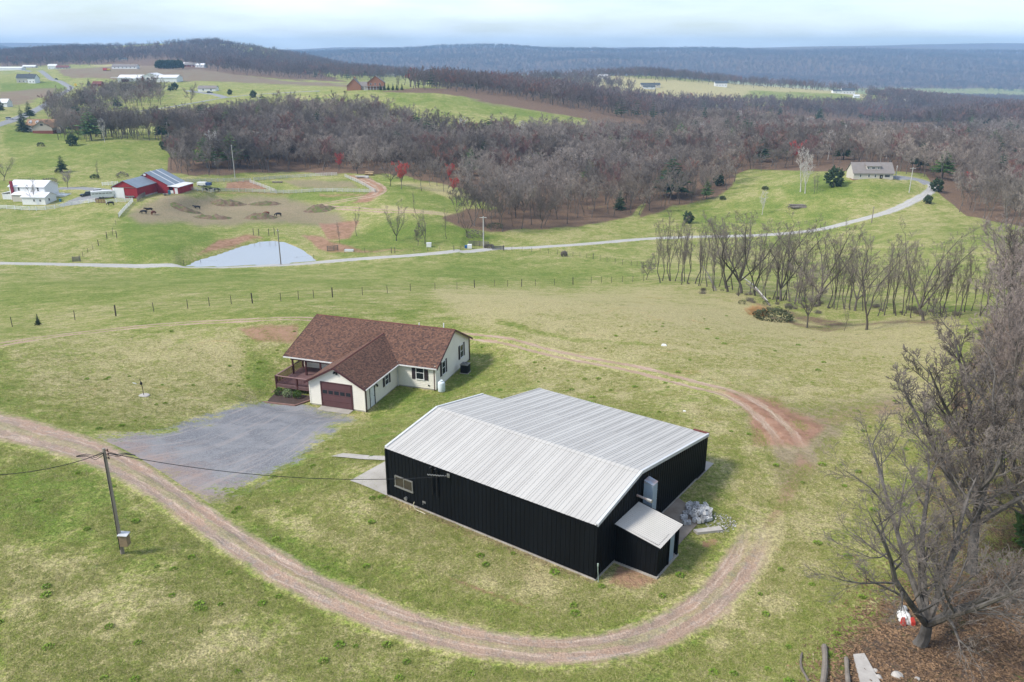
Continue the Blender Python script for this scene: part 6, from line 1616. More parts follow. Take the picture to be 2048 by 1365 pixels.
boxp(fh, 'side_wall', M_WHITE, -3.8, 3.6, -.5, 0, 8.8, 2.35)
# --- tan house with dormer by the lane bend
th2 = place('tan_house', 1706, 361, -3, 'long tan roofed house with wide dormer at end of the gravel lane', 'house')
gable(th2, 0, 0, 15, 8, 2.9, 3.4, M_CREAM, M_GREYROOF, .4, 'x')
boxp(th2, 'base_wall', M_BRICK, -.02, -.03, -.8, 15.02, 4, .35)
m1 = MB(); m1.box(5.0, 1.3, 3.4, 10.2, 4, 5.2); m1.build('dormer_wall', M_CREAM, th2)
m1 = MB(); m1.hexa([(4.7, .9, 5.15), (10.5, .9, 5.15), (10.5, 4.1, 6.32), (4.7, 4.1, 6.32), (4.7, .9, 5.27), (10.5, .9, 5.27), (10.5, 4.1, 6.44), (4.7, 4.1, 6.44)]); m1.build('dormer_roof', M_GREYROOF, th2)
for u, w in ((5.3, .8), (6.9, 1.4), (9.1, .8)): win(th2, 'f', u, 4.15, w, .8, 1.3)
for u, w in ((2.2, .8), (5.4, .8), (7.8, .8), (11.6, 2.2)): win(th2, 'f', u, 1.2, w, 1.1, 0)
door(th2, 'f', 9.9, 1.1, 2.1, mat=M_BLACKP)
# --- dormered house on the left crest
dh = place('dormered_house', 46, 264, 2, 'tan shingled house with two dormers and beige brick based gable wing', 'house')
gable(dh, 0, 4, 16, 8, 3.2, 3.0, M_WHITE, M_TANROOF, .4, 'x')
gable(dh, 7.5, -4, 11, 9, 2.6, 3.6, M_BEIGE, M_TANROOF, .4, 'y', rname='wing_roof', wname='wing_wall')
boxp(dh, 'brick_base', M_BRICK, 7.45, -4.06, -.8, 18.55, 4.5, .9)
for u in (1.4, 5.2):
    g_ = MB(); g_.prism([(u, 5.0, 4.0), (u + 1.4, 5.0, 4.0), (u + 1.4, 5.0, 5.1), (u + .7, 5.0, 5.7), (u, 5.0, 5.1)], (0, 2.4, 0)); dm = g_.build('dormer', M_WHITE, dh); win(dm, 'f', u + .35, 4.3, .7, .75, 5.0)
win(dh, 'f', 12.3, 3.7, 1.4, .8, -4, M_BLACKP); boxp(dh, 'side_bay', M_BEIGE, 18.6, 0, -.8, 21, 4, 2.4)
# --- brick house on the far ridge
bh_ = place('brick_house', 694, 182, 4, 'large orange brick house with white porch on the ridge top', 'house')
gable(bh_, 0, 0, 11, 12, 3.6, 5.4, M_BRICKO, M_GREYROOF, .4, 'y')
gable(bh_, 9.5, 3, 8, 8, 3.2, 3.2, M_CREAM, M_GREYROOF, .3, 'x', rname='link_roof', wname='link_wall')
gable(bh_, 16, 0, 13, 11, 6.2, 4.8, M_BRICKO, M_GREYROOF, .4, 'y', rname='main_roof', wname='main_wall')
m1 = MB(); m1.box(13.5, -3.4, 3.1, 30.5, 0, 3.35); m1.build('porch_roof', M_GREYROOF, bh_)
boxp(bh_, 'porch_floor', M_WHITE, 13.5, -3.4, -.6, 30.5, 0, .5)
for k in range(8): boxp(bh_, 'porch_column', M_WHITE, 13.7 + k * 2.35, -3.3, .5, 13.95 + k * 2.35, -3.05, 3.1)
boxp(bh_, 'porch_rail', M_WHITE, 13.6, -3.38, 1.3, 30.4, -3.3, 1.45)
for u in (18, 21.5, 25): win(bh_, 'f', u, 4.2, 1.2, 1.5, 0)
boxp(bh_, 'chimney', M_BRICKO, 5, 8, 6, 6.2, 9.2, 10.2)
# --- white sheds
ws = place('white_shed', 236, 166, 0, 'long white metal packing shed with dark open bay', 'shed')
gable(ws, 0, 0, 30, 18, 4.5, 3.2, M_WHITE, M_TINW, .6, 'x'); boxp(ws, 'bay_shade_box', M_BLACKP, 4, -.1, .2, 12, .4, 3.6); boxp(ws, 'canopy', M_TINW, -6, -2, 5.2, 14, 0, 5.6)  # black box stands in for the shade inside the bay
ws = place('white_shed', 283, 166, 2, 'taller white metal shed joined to right end of the open bay shed', 'shed')
gable(ws, 0, 4, 16, 20, 6.6, 2.6, M_WHITE, M_TINW, .5, 'y'); gable(ws, 14, 0, 22, 18, 5.0, 2.4, M_WHITE, M_TINW, .5, 'x', rname='hall_roof', wname='hall_wall'); win(ws, 'f', 4, 3, 2.5, 2, 4)
# --- smaller houses of the hills: name, px, py, turn, L, W, h, rh, wall, roof, label
for px, py, rz, L, W, h, rh, wm_, rm_, nw, lab in [
  (96,139,4,14,9,5.2,3.0,M_WHITE,M_TINW,3,'white two storey farmhouse beside the straight stretch of road'),
  (112,139,6,20,9,3.0,2.8,M_CREAM,M_REDROOF,4,'red roofed long house right behind the white farmhouse'),
  (224,138,2,34,10,3.2,2.6,M_WHITE,M_GREYROOF,6,'long low white house with grey roof above orchard field'),
  (238,121,0,14,8,2.6,2.2,M_CREAM,M_DKROOF,2,'small grey cottage at the forest foot on hill'),
  (358,133,0,14,9,3,2.6,M_WHITE,M_TINW,2,'white roofed house end beside the dark clipped hedge'),
  (369,134,3,22,10,3,3.0,M_BRICK,M_GREYROOF,4,'brown ranch house between white roof and white shed'),
  (390,135,-3,14,9,3,2.6,M_WHITE,M_TINW,2,'white shed right of the brown ranch house'),
  (34,166,8,18,10,5.5,4.0,M_CREAM,M_DKROOF,4,'cream house with dark hipped roof on bright green lawn'),
  (56,167,-6,9,9,5.5,4.2,M_WHITE,M_DKROOF,2,'white gabled block at the right end of dark roofed house'),
  (-16,142,0,50,14,4,2.2,M_WHITE,M_TINW,0,'very long white poultry house at the far left road end'),
  (45,137,2,22,9,3,2.2,M_CREAM,M_TINW,3,'pale low house between two blossoming trees'),
  (185,174,0,9,7,2.8,2.4,M_BRICK,M_REDROOF,1,'little red shed beside an evergreen near road bend'),
  (-4,214,0,7,7,3,2.4,M_WHITE,M_TINW,1,'white cottage at far left below the dark conifer'),
  (953,149,0,26,10,3.2,2.8,M_BRICK,M_GREYROOF,4,'low brick house in the straw coloured clearing'),
  (971,150,0,14,9,3,2.4,M_CREAM,M_GREYROOF,2,'tan garage right of the low brick house'),
  (1197,158,0,16,10,5.0,2.0,M_WHITE,M_TINW,3,'white boxy house alone at top of sloping clearing'),
  (1282,174,0,30,10,3,2.6,M_CREAM,M_DKROOF,4,'dark roofed long house in middle of the hill clearing'),
  (1287,178,3,18,9,2.6,2.2,M_WHITE,M_DKROOF,2,'white fronted outbuilding just below the dark roofed long house'),
  (1430,173,-4,20,11,5.0,3.4,M_WHITE,M_DKROOF,4,'two storey white house against trees at clearing edge'),
  (1666,187,0,18,9,3.6,2.0,M_WHITE,M_DKROOF,2,'low white garage left of the dark roofed hill house'),
  (1684,188,2,22,11,5.0,4.0,M_WHITE,M_DKROOF,4,'dark roofed white house at the right end of green strip field'),
  (1708,196,0,9,6,3,1.6,M_WHITE,M_TINW,0,'white hut below the dark roofed hill house'),
  (1866,199,0,34,16,7,4,M_WHITE,M_TINW,0,'big white barn far down in the blue valley'),
  (1813,203,0,24,10,3,2.,M_WHITE,M_TINW,0,'tiny white roofed shed left of the valley barn'),
  (760,149,0,26,14,7,4,M_CREAM,M_TINW,0,'pale building half hidden by woods beyond brick house'),
  (396,184,0,16,8,3,2.,M_WHITE,M_GREYROOF,2,'pale farm shed beside cars at hilltop drive')]:
    o = place('hill_house', px, py, rz, lab, 'house'); gable(o, 0, 0, L, W, h, rh, wm_, rm_, .4, 'x')
    for k in range(nw): win(o, 'f', L * (k + .6) / (nw + .3), 1.0, 1.3, 1.4, 0)
    if nw > 2: door(o, 'f', L * .46 + .6, 1.1, 2.1); boxp(o, 'chimney', M_BRICK, L * .7, W * .55, h, L * .7 + .9, W * .55 + .9, h + rh + 1.0)
hd = thing('clipped_hedge', 'tall dark clipped evergreen hedge beside white roofed house', 'hedge', hit(340, 138))
for k in range(5):
    o = bush_mesh(40 + k, 11, 6.5, 420, 2.2).build('foliage', M_NEEDLE, hd); o.location = ((k - 2) * 6.5, 0, 0)
yd = place('farm_machine', 206, 142, 0, 'orange and yellow farm machine parked in the orchard field', 'machine')
boxp(yd, 'body', M_REDC, 0, 0, .6, 5, 3, 3.2); boxp(yd, 'cab', wmat('machine_yellow', (.6, .4, .05), None, 2, .5), 5, .3, .6, 9, 2.7, 2.6); m1 = MB(); m1.box(.3, -.2, 0, 4.7, 3.2, .6); m1.box(5.3, -.2, 0, 8.7, 3.2, .6); m1.build('tracks', M_BLACKP, yd)
sg = place('road_sign', 152, 176, 0, 'yellow warning sign standing at the road bend', 'sign'); boxp(sg, 'post', M_WOODG, -.1, 0, 0, .1, .1, 2.4)
m1 = MB(); m1.prism([(0, -.06, 1.2), (1.7, -.06, 2.9), (0, -.06, 4.6), (-1.7, -.06, 2.9)], (0, .08, 0)); m1.build('sign_plate', wmat('sign_yellow', (.75, .50, .03), None, 2, .5), sg)

# ---------------------------------------------------------------- vehicles
M_TYRE = wmat('black_tyre', (.018, .018, .018), None, 4, .9)
def wheels(o, pts, r=.36, w=.24):
    for x, y in pts:
        m1 = MB(); m1.tube([(x, y - w / 2, r), (x, y + w / 2, r)], r, 14); wv = m1.build('wheel', M_TYRE, o)
        m1 = MB(); m1.tube([(x, y - w / 2 - .01, r), (x, y + w / 2 + .01, r)], r * .55, 10); m1.build('rim', M_ALU, wv)
def car(name, px, py, rz, body, label, L=4.7, suv=True):
    o = thing(name, label, 'car', hit(px, py), R(rz)); w = .92; h1, h2 = (.95, 1.75) if suv else (.85, 1.45)
    prof = [(-L / 2, .35), (L / 2, .35), (L / 2, .75), (L / 2 - .2, h1 - .05), (L * .18, h1 + .05), (-L / 2 + .05, h1 + .1), (-L / 2, .7)]
    m1 = MB(); m1.prism([(x, -w, z) for x, z in prof], (0, 2 * w, 0)); m1.build('body', body, o)
    a = (-L / 2 + .15, L * .2) ; b = (-L / 2 + .45, L * .06)
    m1 = MB(); m1.hexa([(a[0], -w * .95, h1 + .02), (a[1], -w * .95, h1 + .02), (a[1], w * .95, h1 + .02), (a[0], w * .95, h1 + .02), (b[0], -w * .78, h2 - .06), (b[1], -w * .78, h2 - .06), (b[1], w * .78, h2 - .06), (b[0], w * .78, h2 - .06)]); m1.build('window_glass', M_GLASS, o)
    m1 = MB(); m1.box(b[0] - .03, -w * .8, h2 - .06, b[1] + .03, w * .8, h2); m1.build('car_roof', body, o)
    for y in (-.6, .6): boxp(o, 'headlight', M_ALU, L / 2 - .03, y - .18, .62, L / 2 + .02, y + .18, .78)
    wheels(o, [(-L * .31, -w + .1), (L * .31, -w + .1), (-L * .31, w - .1), (L * .31, w - .1)]); return o
M_CARDK = wmat('dark_green_car_paint', (.022, .028, .027), None, 1, .25, 0., .6)
M_CARW = wmat('white_car_paint', (.72, .73, .74), None, 1, .3, 0., .5)
car('parked_suv', 174, 393, 205, M_CARDK, 'dark suv parked on the drive before red barn'); car('parked_car', 191, 388, 200, M_CARW, 'white car parked behind the dark suv on drive', 4.9)
car('road_car', 20, 240, 30, M_CARW, 'white car driving on the road past dormered house'); car('road_car', 113, 160, -40, M_CARDK, 'dark car on the far straight road near bend')
car('hilltop_car', 420, 187, 10, M_CARDK, 'dark car standing on hilltop drive right of the shed')
car('parked_car', 1770, 357, 10, M_CARW, 'pale vehicle parked at right end of the tan dormered house'); 
tr = thing('horse_trailer', 'long white horse trailer parked beside the red barn door', 'trailer', hit(208, 397), R(24))
m1 = MB(); m1.box(-4, -1.15, .6, 3.4, 1.15, 2.7); m1.hexa([(3.4, -1.15, 1.3), (5.2, -1.0, 1.4), (5.2, 1.0, 1.4), (3.4, 1.15, 1.3), (3.4, -1.15, 2.7), (4.9, -.95, 2.65), (4.9, .95, 2.65), (3.4, 1.15, 2.7)]); m1.build('trailer_body', M_WHITE, tr)
m1 = MB(); m1.box(-4.03, -1.17, 2.7, 3.45, 1.17, 2.78); m1.build('trailer_roof', M_TINW, tr)
for k in range(6): boxp(tr, 'vent_slot', M_ALU, -3.7 + k * 1.15, -1.18, 1.75, -2.75 + k * 1.15, -1.15, 2.15)
boxp(tr, 'rear_door', M_RAKE, -4.05, -1.0, .7, -4.0, 1.0, 2.6)
wheels(tr, [(-1.2, -1.05), (-.3, -1.05), (-1.2, 1.05), (-.3, 1.05)], .38)
ut = thing('utility_trailer', 'small flat grey utility trailer before the red barn wall', 'trailer', hit(262, 397), R(3))
boxp(ut, 'bed', M_ALU, -1.7, -.8, .55, 1.5, .8, .7); wheels(ut, [(0, -.9), (0, .9)], .33, .2); boxp(ut, 'tongue', M_ALU, 1.5, -.06, .55, 2.6, .06, .65)
m1 = MB(); m1.box(-1.7, -.8, .7, -1.64, .8, 1.1); m1.box(-1.64, -.8, .7, 1.5, -.75, 1.0); m1.build('side_rail', M_ALU, ut)
dk = thing('patio_deck', 'small white railed deck at the right end of farmhouse', 'deck', hit(118, 394), R(-6)); boxp(dk, 'floor', M_WHITE, -2.5, 0, 0, 2.5, 4, .6); 
for k in range(5): boxp(dk, 'post', M_WHITE, -2.5 + k * 1.2, 0, .6, -2.4 + k * 1.2, .1, 1.5)
boxp(dk, 'rail', M_WHITE, -2.5, -.02, 1.5, 2.5, .12, 1.62)
for px, py, lab in ((121, 404, 'blue wheeled bin standing at corner of the farmhouse wing'),):
    o = thing('wheelie_bin', lab, 'bin', hit(px, py)); m1 = MB(); m1.hexa([(-.25, -.3, 0), (.25, -.3, 0), (.25, .3, 0), (-.25, .3, 0), (-.32, -.36, 1), (.32, -.36, 1), (.32, .36, 1), (-.32, .36, 1)]); bm_ = wmat('bin_blue', (.03, .18, .28), None, 2, .5); m1.build('bin_body', bm_, o); boxp(o, 'lid', bm_, -.34, -.4, 1.01, .34, .38, 1.08)
tm = thing('feed_machine', 'blue and grey farm implement standing before the lean-to of red barn', 'implement', hit(334, 391), R(20)); boxp(tm, 'deck', M_ALU, -1.4, -.7, .4, .6, .7, .6); boxp(tm, 'hopper', wmat('teal_paint', (.05, .18, .22), None, 2, .5), .5, -.5, .3, 1.4, .5, 1.8); wheels(tm, [(-.6, -.8), (-.6, .8)], .35)

# ---------------------------------------------------------------- cattle
def cow_mesh(graze, name):
    V, E, Rr = [], [], []
    def n(p, r, par=None):
        V.append(p); Rr.append(r); i = len(V) - 1
        if par is not None: E.append((par, i))
        return i
    b0 = n((-.85, 0, 1.08), (.30, .30)); b1 = n((-.3, 0, 1.02), (.37, .40), b0); b2 = n((.35, 0, 1.02), (.38, .42), b1); b3 = n((.85, 0, 1.08), (.30, .36), b2)
    if graze: k1 = n((1.2, 0, .85), (.18, .22), b3); h1 = n((1.42, 0, .5), (.15, .16), k1); n((1.55, 0, .18), (.09, .1), h1)
    else: k1 = n((1.2, 0, 1.28), (.18, .22), b3); h1 = n((1.5, 0, 1.42), (.15, .16), k1); n((1.85, 0, 1.25), (.09, .1), h1)
    for s in (-1, 1):
        n((h_x(graze)[0], s * .26, h_x(graze)[1]), (.045, .06), h1)
        k = n((.72, s * .2, .62), (.12, .13), b3); q = n((.74, s * .2, .34), (.07, .075), k); n((.72, s * .2, 0), (.065, .065), q)
        k = n((-.78, s * .22, .68), (.15, .18), b0); q = n((-.92, s * .21, .38), (.075, .085), k); n((-.84, s * .21, 0), (.065, .065), q)
    t1 = n((-1.12, 0, 1.1), (.05, .05), b0); n((-1.2, 0, .55), (.04, .04), t1)
    me = bpy.data.meshes.new(name); me.from_pydata(V, E, []); o = bpy.data.objects.new(name, me); C.objects.link(o)
    o.modifiers.new('skin', 'SKIN'); o.modifiers.new('sub', 'SUBSURF').levels = 1
    for sv, r in zip(me.skin_vertices[0].data, Rr): sv.radius = r
    me.skin_vertices[0].data[1].use_root = True
    m2 = bpy.data.meshes.new_from_object(o.evaluated_get(bpy.context.evaluated_depsgraph_get())); m2.name = name
    bpy.data.objects.remove(o); return m2
def h_x(g): return (1.38, .62) if g else (1.42, 1.5)
cows = [cow_mesh(False, 'standing_cow'), cow_mesh(True, 'grazing_cow')]
M_COWB = wmat('black_hide', (.012, .011, .011), (.018, .016, .015), 2, .8); M_COWR = wmat('red_brown_hide', (.17, .05, .025), (.12, .035, .02), 2, .8)
for i, (px, py, rz, g, red, lab) in enumerate([
  (222,411,185,1,0,'black calf standing just outside the white board fence'),
  (288,428,170,1,0,'black cow eating at the left of the huddled group'),
  (299,424,200,0,0,'black cow at the back of the huddled group'),
  (307,430,80,1,1,'red brown cow with its back end showing in the huddle'),
  (395,419,178,0,0,'lone black cow walking before the pasture mounds'),
  (411,383,160,0,0,'black cow resting head low, first of three by paddock fence'),
  (423,383,0,1,0,'black cow in the middle of three by paddock fence'),
  (433,383,10,1,0,'black cow right one of three by paddock fence'),
  (533,431,182,1,1,'red brown cow standing alone by the dirt mound'),
  (557,433,175,1,0,'black cow grazing right of the red brown cow')]):
    me = cows[g] if not red else cows[g].copy(); 
    if not me.materials: me.materials.append(M_COWR if red else M_COWB)
    if red: me.materials.clear(); me.materials.append(M_COWR)
    o = link('cow', me, loc=hit(px, py), rz=R(rz)); tag(o, lab, 'cow', 'cattle in the pasture'); me.polygons.foreach_set('use_smooth', [True] * len(me.polygons))

# ---------------------------------------------------------------- mounds in the pasture
M_MOUND, t = newmat('weedy_dirt_mound'); P = t.pos()
c_ = t.mix(t.ramp(t.noise(P, .8, 4, .7), .35, .62), (.13, .085, .06), (.19, .14, .095)); c_ = t.mix(t.ramp(t.noise(P, .45, 4, .7, 1), .48, .6, 0, .85), c_, (.10, .135, .04)); t.bsdf(c_, .95, spec=.1, bump=t.noise(P, 2.5, 3), bstr=.8, bdist=.2)
for i, (px, py, w, d, h, lab) in enumerate([
  (458,409,15,7,1.6,'long weedy dirt mound nearest the paddock fence'),(530,409,14,6,1.2,'flatter brown dirt mound right of the long weedy one'),
  (372,422,11,7,1.3,'dirt mound beside the lone black cow'),(425,437,14,7,1.4,'brown dirt mound below the straw patch'),
  (520,436,12,8,1.6,'dirt mound with bright green weeds beside the red cow'),(640,420,13,9,1.7,'green sided dirt mound at the pasture right end')]):
    p = hit(px, py); nu, nv = 26, 16
    U_, V_ = np.meshgrid(np.linspace(-1, 1, nu), np.linspace(-1, 1, nv), indexing='ij'); x, y = (p.x + U_ * w / 2).ravel(), (p.y + V_ * d / 2).ravel()
    e = np.maximum(0, 1 - (U_ ** 2 + V_ ** 2).ravel() * (1 + .8 * fbm(x * .3, y * .3, i)))
    vs = np.stack([x, y, ground_z(x, y) + h * e ** 1.1 * (1 + 1.5 * fbm(x * .8, y * .8, 5 + i)) + .35 * fbm(x * 2, y * 2, 9) * np.minimum(1, e * 3) - .12], 1)
    me = np_mesh('dirt_mound', vs, grid_faces(nu, nv), M_MOUND)
    if me.polygons[0].normal.z < 0: me.flip_normals()
    tag(link('dirt_mound', me), lab, 'mound')

# ---------------------------------------------------------------- fences
def walkline(pix, step):
    ln = smooth_line([(hit(*p).x, hit(*p).y) for p in pix], .5); L = [0]
    for a, b in zip(ln[:-1], ln[1:]): L.append(L[-1] + (b - a).length)
    n = max(1, round(L[-1] / step)); out = []
    for k in range(n + 1):
        s = L[-1] * k / n; i = min(np.searchsorted(L, s), len(ln) - 1); out.append(Vector((ln[i].x, ln[i].y, gz(ln[i].x, ln[i].y))))
    return out
def board_fence(pix, label, mat, step=2.8, h=1.35, rails=3, name='board_fence', th=.05, rw=.09):
    pts = walkline(pix, step); o = thing(name, label, 'fence', pts[0])
    for p in pts:
        q = p - pts[0]; m1 = MB(); m1.box(-.09, -.09, -.4, .09, .09, h + .12); c = m1.build('post', mat, o) if p is pts[0] else None
        if c is None: c = src.copy(); C.objects.link(c); c.parent = o
        else: src = c
        c.location = q
    for a, b in zip(pts[:-1], pts[1:]):
        for k in range(rails):
            z = h * (k + .75) / rails; m1 = MB(); p, q = a - pts[0], b - pts[0]; d = (q - p).normalized(); n = Vector((-d.y, d.x, 0)).normalized() * th
            m1.hexa([p - n + Z_ * (z - rw), q - n + Z_ * (z - rw), q + n + Z_ * (z - rw), p + n + Z_ * (z - rw), p - n + Z_ * (z + rw), q - n + Z_ * (z + rw), q + n + Z_ * (z + rw), p + n + Z_ * (z + rw)]); m1.build('rail', mat, o)
    return o
M_FW = wmat('white_fence_board', (.76, .76, .74), (.68, .68, .66), 1, .7, rnd=.04); M_FG = wmat('faded_white_board', (.54, .53, .50), (.42, .41, .38), 1, .8, rnd=.12)
board_fence([(-30, 417), (0, 418), (50, 421), (85, 421), (110, 418), (150, 410), (191, 405)], 'white board fence curving below the white farmhouse', M_FW, 3.0)
board_fence([(213, 408), (240, 405), (265, 404)], 'short white board fence before the red barn door', M_FW, 2.6)
board_fence([(266, 405), (252, 419), (238, 435)], 'white board fence running down hill from barn corner', M_FW, 2.4)
board_fence([(192, 406), (212, 407)], 'brown wooden gate closing gap in the white fence', wmat('brown_gate_wood', (.22, .13, .08), (.17, .10, .065), 2, .9, rnd=.15), 1.3, 1.4, 4, 'wooden_gate')
board_fence([(378, 381), (405, 383), (433, 383.5), (497, 384.5), (552, 387)], 'faded white fence along the front of muddy paddock', M_FG, 2.6)
board_fence([(553, 387), (590, 387), (640, 384), (700, 384.5), (750, 386)], 'faded white fence along the front of the grassy paddock', M_FG, 2.6)
board_fence([(751, 385), (722, 369), (690, 355)], 'faded white fence on the slanting right side of the grassy paddock', M_FG, 2.6)
board_fence([(674, 352), (620, 354), (560, 358), (508, 362)], 'faded white fence along the back of grassy paddock', M_FG, 2.6)
board_fence([(502, 364), (440, 364), (365, 365)], 'faded white fence running behind the muddy paddock to barn', M_FG, 2.6)
board_fence([(500, 366), (525, 375), (550, 385)], 'faded white fence dividing muddy paddock from grassy one', M_FG, 2.6)
board_fence([(275, 404), (288, 395), (302, 387)], 'grey plank wall sloping beside the red barn', M_WOODG, 2.0, 1.6, 5, 'plank_wall')
board_fence([(205, 372), (222, 371), (236, 370)], 'white board fence behind the white car and barn drive', M_FW, 2.4)
board_fence([(938, 492), (952, 492), (966, 493), (977, 494)], 'grey wooden pen beside the white pole and lane', M_WOODG, 1.6, 1.5, 5, 'wooden_pen')
board_fence([(985, 501), (996, 501), (1008, 501)], 'dark metal gate across the lane edge by wooden pen', wmat('grey_gate_metal', (.16, .155, .15), None, 2, .6), 2.2, 1.3, 5, 'metal_gate')
board_fence([(146, 524), (161, 523)], 'grey gate between dark posts left of lane bend', M_WOODG, 3.5, 1.3, 5, 'field_gate')
board_fence([(655, 503), (668, 502), (676, 501)], 'dark wooden stub fence at muddy creek head', M_WOODG, 1.4, 1.5, 4, 'stub_fence')
M_POSTD = wmat('dark_fence_post', (.085, .072, .06), (.06, .05, .042), 3, .9, rnd=.3)
def wire_fence(pix, label, h=1.45, wires=3, thick=(), r=.05):
    pts = [hit(*p) for p in pix]; o = thing('wire_fence', label, 'fence', pts[0])
    for i, p in enumerate(pts):
        q = p - pts[0]; m1 = MB(); rr_ = .10 if i in thick else r; lean = Vector((random.uniform(-.06, .06), 0, 0)); m1.tube([q - Z_ * .4, q + Z_ * (h + (.25 if i in thick else 0)) + lean], rr_, 6); m1.build('post', M_POSTD, o)
    for k in range(wires):
        m1 = MB(); z = h * (k + 1) / (wires + .3); m1.tube([p - pts[0] + Z_ * z for p in pts], .008, 3); m1.build('wire', M_WIRE, o)
wire_fence([(25,654),(77,648),(150,640),(232,633),(308,624),(376,618),(419,613),(463,609),(505,607),(562,603),(597,599),(628,597),(665,595),(725,591),(775,587),(821,583),(870,580),(914,579),(949,576),(989,573),(1015,574),(1043,574),(1071,572),(1109,571),(1146,570),(1182,567),(1203,566),(1223,566),(1245,565),(1265,565),(1287,563)], 'long wire fence crossing the slope behind the cream house', thick=(3, 8, 12, 18, 21, 24))
wire_fence([(1007,502),(1024,503),(1044,504),(1063,505),(1080,506),(1097,508),(1115,510),(1134,512),(1146,514),(1160,515),(1173,517),(1186,519),(1200,521),(1214,524),(1230,527),(1245,530),(1262,532),(1274,534),(1286,537)], 'wire fence running from lane gate down toward the hedgerow', thick=(0, 11))
wire_fence([(368,531),(402,531),(435,531),(468,530),(501,530),(533,528),(595,524),(628,520)], 'thin post fence between the pond and lane', 1.5, 2)
wire_fence([(690,507),(730,506),(783,507),(790,507),(828,505),(856,504),(880,504),(908,503),(921,502)], 'wire fence along creek side of lane', 1.5, 3, (2, 3, 7))
wire_fence([(238,437),(232,450),(226,464)], 'wire fence below the end of white board fence', 1.5)
wire_fence([(214,478),(234,477)], 'pair of thick dark posts joined by wire in pasture', 1.9, 4, (0, 1))
wire_fence([(226,472),(214,480),(197,492),(186,500),(176,507),(166,514),(160,520)], 'wire fence coming down to the field gate', 1.5, 3, (2,))
wire_fence([(507,471),(518,472),(538,472),(549,470)], 'four dark posts standing above the pond bank', 2.0, 2, (0, 1, 2, 3))

# ---------------------------------------------------------------- poles, junk, log piles
for px, pyb, pyt, lab, arm in [(562,531,460,'grey wooden pole standing before the pond',0),(967,496,434,'pale wooden pole with crossarm beside the pen',1),(1818,386,336,'white pole with crossarm on tan house lawn',1),(1743,446,414,'thin pole beside the lane on the slope',0),(470,356,292,'pale pole among trees behind paddock',0),(338,282,246,'pale pole on the crest of green knoll',0),(1791,356,332,'short white pole beside the tan house',0)]:
    p = hit(px, pyb); h = h_px(p, pyb - pyt); o = thing('wooden_pole', lab, 'pole', p); m1 = MB(); m1.tube([(0, 0, -.4), (.03, 0, h)], [.17, .12], 8); m1.build('pole_shaft', M_FG if arm or px in (470, 338, 1791) else M_WOODG, o)
    m1 = MB(); m1.box(-1.1 if arm else -.3, -.06, h - .5, 1.1 if arm else .3, .06, h - .34); m1.build('crossarm', M_FG, o)
def clutter(name, px, py, label, cat, fn):
    o = thing(name, label, cat, hit(px, py)); fn(o)
clutter('water_trough', 698, 503, 'white water trough beside the muddy creek head', 'trough', lambda o: (boxp(o, 'tub', M_WHITE, -1.3, -.5, 0, 1.3, .5, .55), boxp(o, 'water', M_WATER, -1.2, -.4, .551, 1.2, .4, .56)))
clutter('feed_tank', 858, 494, 'small white tank beside the creek fence', 'tank', lambda o: (boxp(o, 'tub', M_WHITE, -.7, -.6, 0, .7, .6, 1.1), boxp(o, 'lid', M_TINW, -.75, -.65, 1.1, .75, .65, 1.2)))
clutter('pump_box', 937, 497, 'white pump box with blue barrel beside wooden pen', 'box', lambda o: (boxp(o, 'box_body', M_WHITE, -.3, -.5, 0, 1.0, .5, 1.2), boxp(o, 'barrel', wmat('blue_plastic', (.02, .12, .35), None, 2, .5), -1.1, -.4, 0, -.4, .4, .9)))
clutter('tarped_wagon', 407, 373, 'white and blue tarped wagon in the muddy paddock', 'wagon', lambda o: (boxp(o, 'bed', M_WHITE, -2.2, -1, .5, 1.2, 1, 1.7), boxp(o, 'tarp', wmat('blue_tarp', (.05, .09, .22), None, 2, .6), 1.2, -.9, .4, 3.2, .9, 1.5), wheels(o, [(-1.5, -1), (.6, -1)], .35)))
clutter('feed_bunk', 555, 366, 'dark feed bunk standing in the grassy paddock', 'feeder', lambda o: (boxp(o, 'bunk', M_WOODG, -2.2, -.4, .1, 2.2, .4, .6), boxp(o, 'skid', M_POSTD, -2, -.3, 0, 2, -.2, .1)))
def pile(o, n, L, r, mat, spread):
    rg = random.Random(n)
    for i in range(n):
        a = rg.uniform(-.35, .35); y, z = rg.uniform(-spread, spread), r + (i % 3) * r * 1.6; d = Vector((cos(a), sin(a), rg.uniform(-.04, .04))) * L * rg.uniform(.35, .5); m1 = MB(); m1.tube([Vector((0, y, z)) - d, Vector((0, y, z)) + d], r, 7); m1.build('log', mat, o)
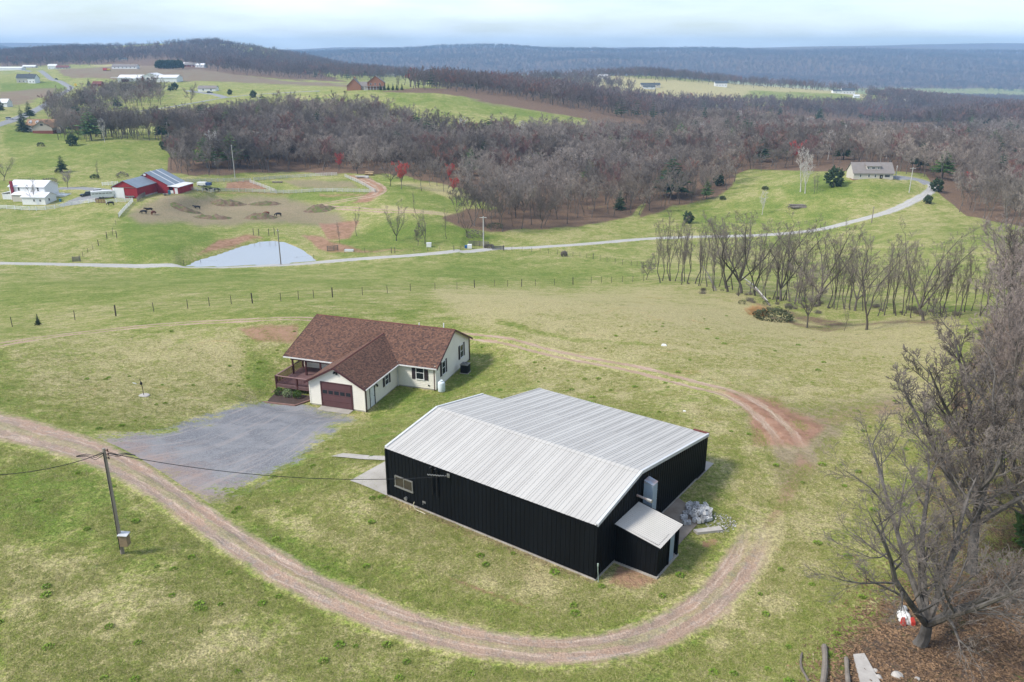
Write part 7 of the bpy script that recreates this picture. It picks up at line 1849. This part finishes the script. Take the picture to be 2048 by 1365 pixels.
clutter('log_pile', 1595, 416, 'pile of grey felled logs below the white sycamore', 'log pile', lambda o: pile(o, 14, 6.5, .22, M_WOODG, 1.6))
clutter('board_pile', 725, 357, 'white boards stacked at the edge of wood by paddock', 'board pile', lambda o: pile(o, 8, 6, .22, M_FG, 1.3))
clutter('log_heap', 739, 351, 'tan heap of logs beyond the paddock corner', 'log pile', lambda o: pile(o, 9, 4, .3, wmat('tan_hay', (.42, .30, .17), None, 2, .9), 1.2))
for px, py, h, r, m_, lab in [(118,346,1.6,1.6,M_CEDAR,'low olive shrub on knoll below the layered conifer'),(82,294,2.2,1.8,M_CEDAR,'grey green shrub below lawn of dormered house'),(978,497,1.2,1.6,M_TWIG,'twiggy bush beside the metal gate'),(950,476,2.4,3.2,M_TWIG,'bramble thicket beside the white pole'),(1128,513,1.5,.9,M_BARK,'dark little bush on the wire fence below lane'),(990,458,2,3,M_CEDAR,'dark green thicket at foot of leafy slope'),(1530,380,1.4,1.3,M_CEDAR,'small dark shrub on lawn near orange slope'),(245,356,2.4,2.5,M_TWIG,'grey bush behind the red barn ridge'),(100,366,2,3.,M_BARK,'dark thicket on the bank behind farmhouse'),(190,358,1.8,1.8,M_NEEDLE,'dark shrub below greenish tree behind barn'),(1445,400,1.5,1.2,M_NEEDLE,'low dark bush on edge of the orange leaf floor')]:
    o = bush_mesh(int(px), h, r, 260, .3).build('bush', m_); o.location = hit(px, py); tag(o, lab, 'bush')
HAZE = 1.4e-4
# ---------------------------------------------------------------- haze: the air over the whole place
M_HAZE, t = newmat('haze_air')
v = t.node('ShaderNodeVolumePrincipled')
v.inputs['Color'].default_value = (.38, .66, 1.0, 1)
v.inputs['Density'].default_value = HAZE
v.inputs['Anisotropy'].default_value = 0.0
t.l.new(v.outputs[0], t.node('ShaderNodeOutputMaterial').inputs['Volume'])
lo = float(gzv.min()) - 1.0
b = MB(); b.box(-9100, -9100, lo, 9100, 9100, 160)
o = b.build('haze', M_HAZE, kind='stuff')
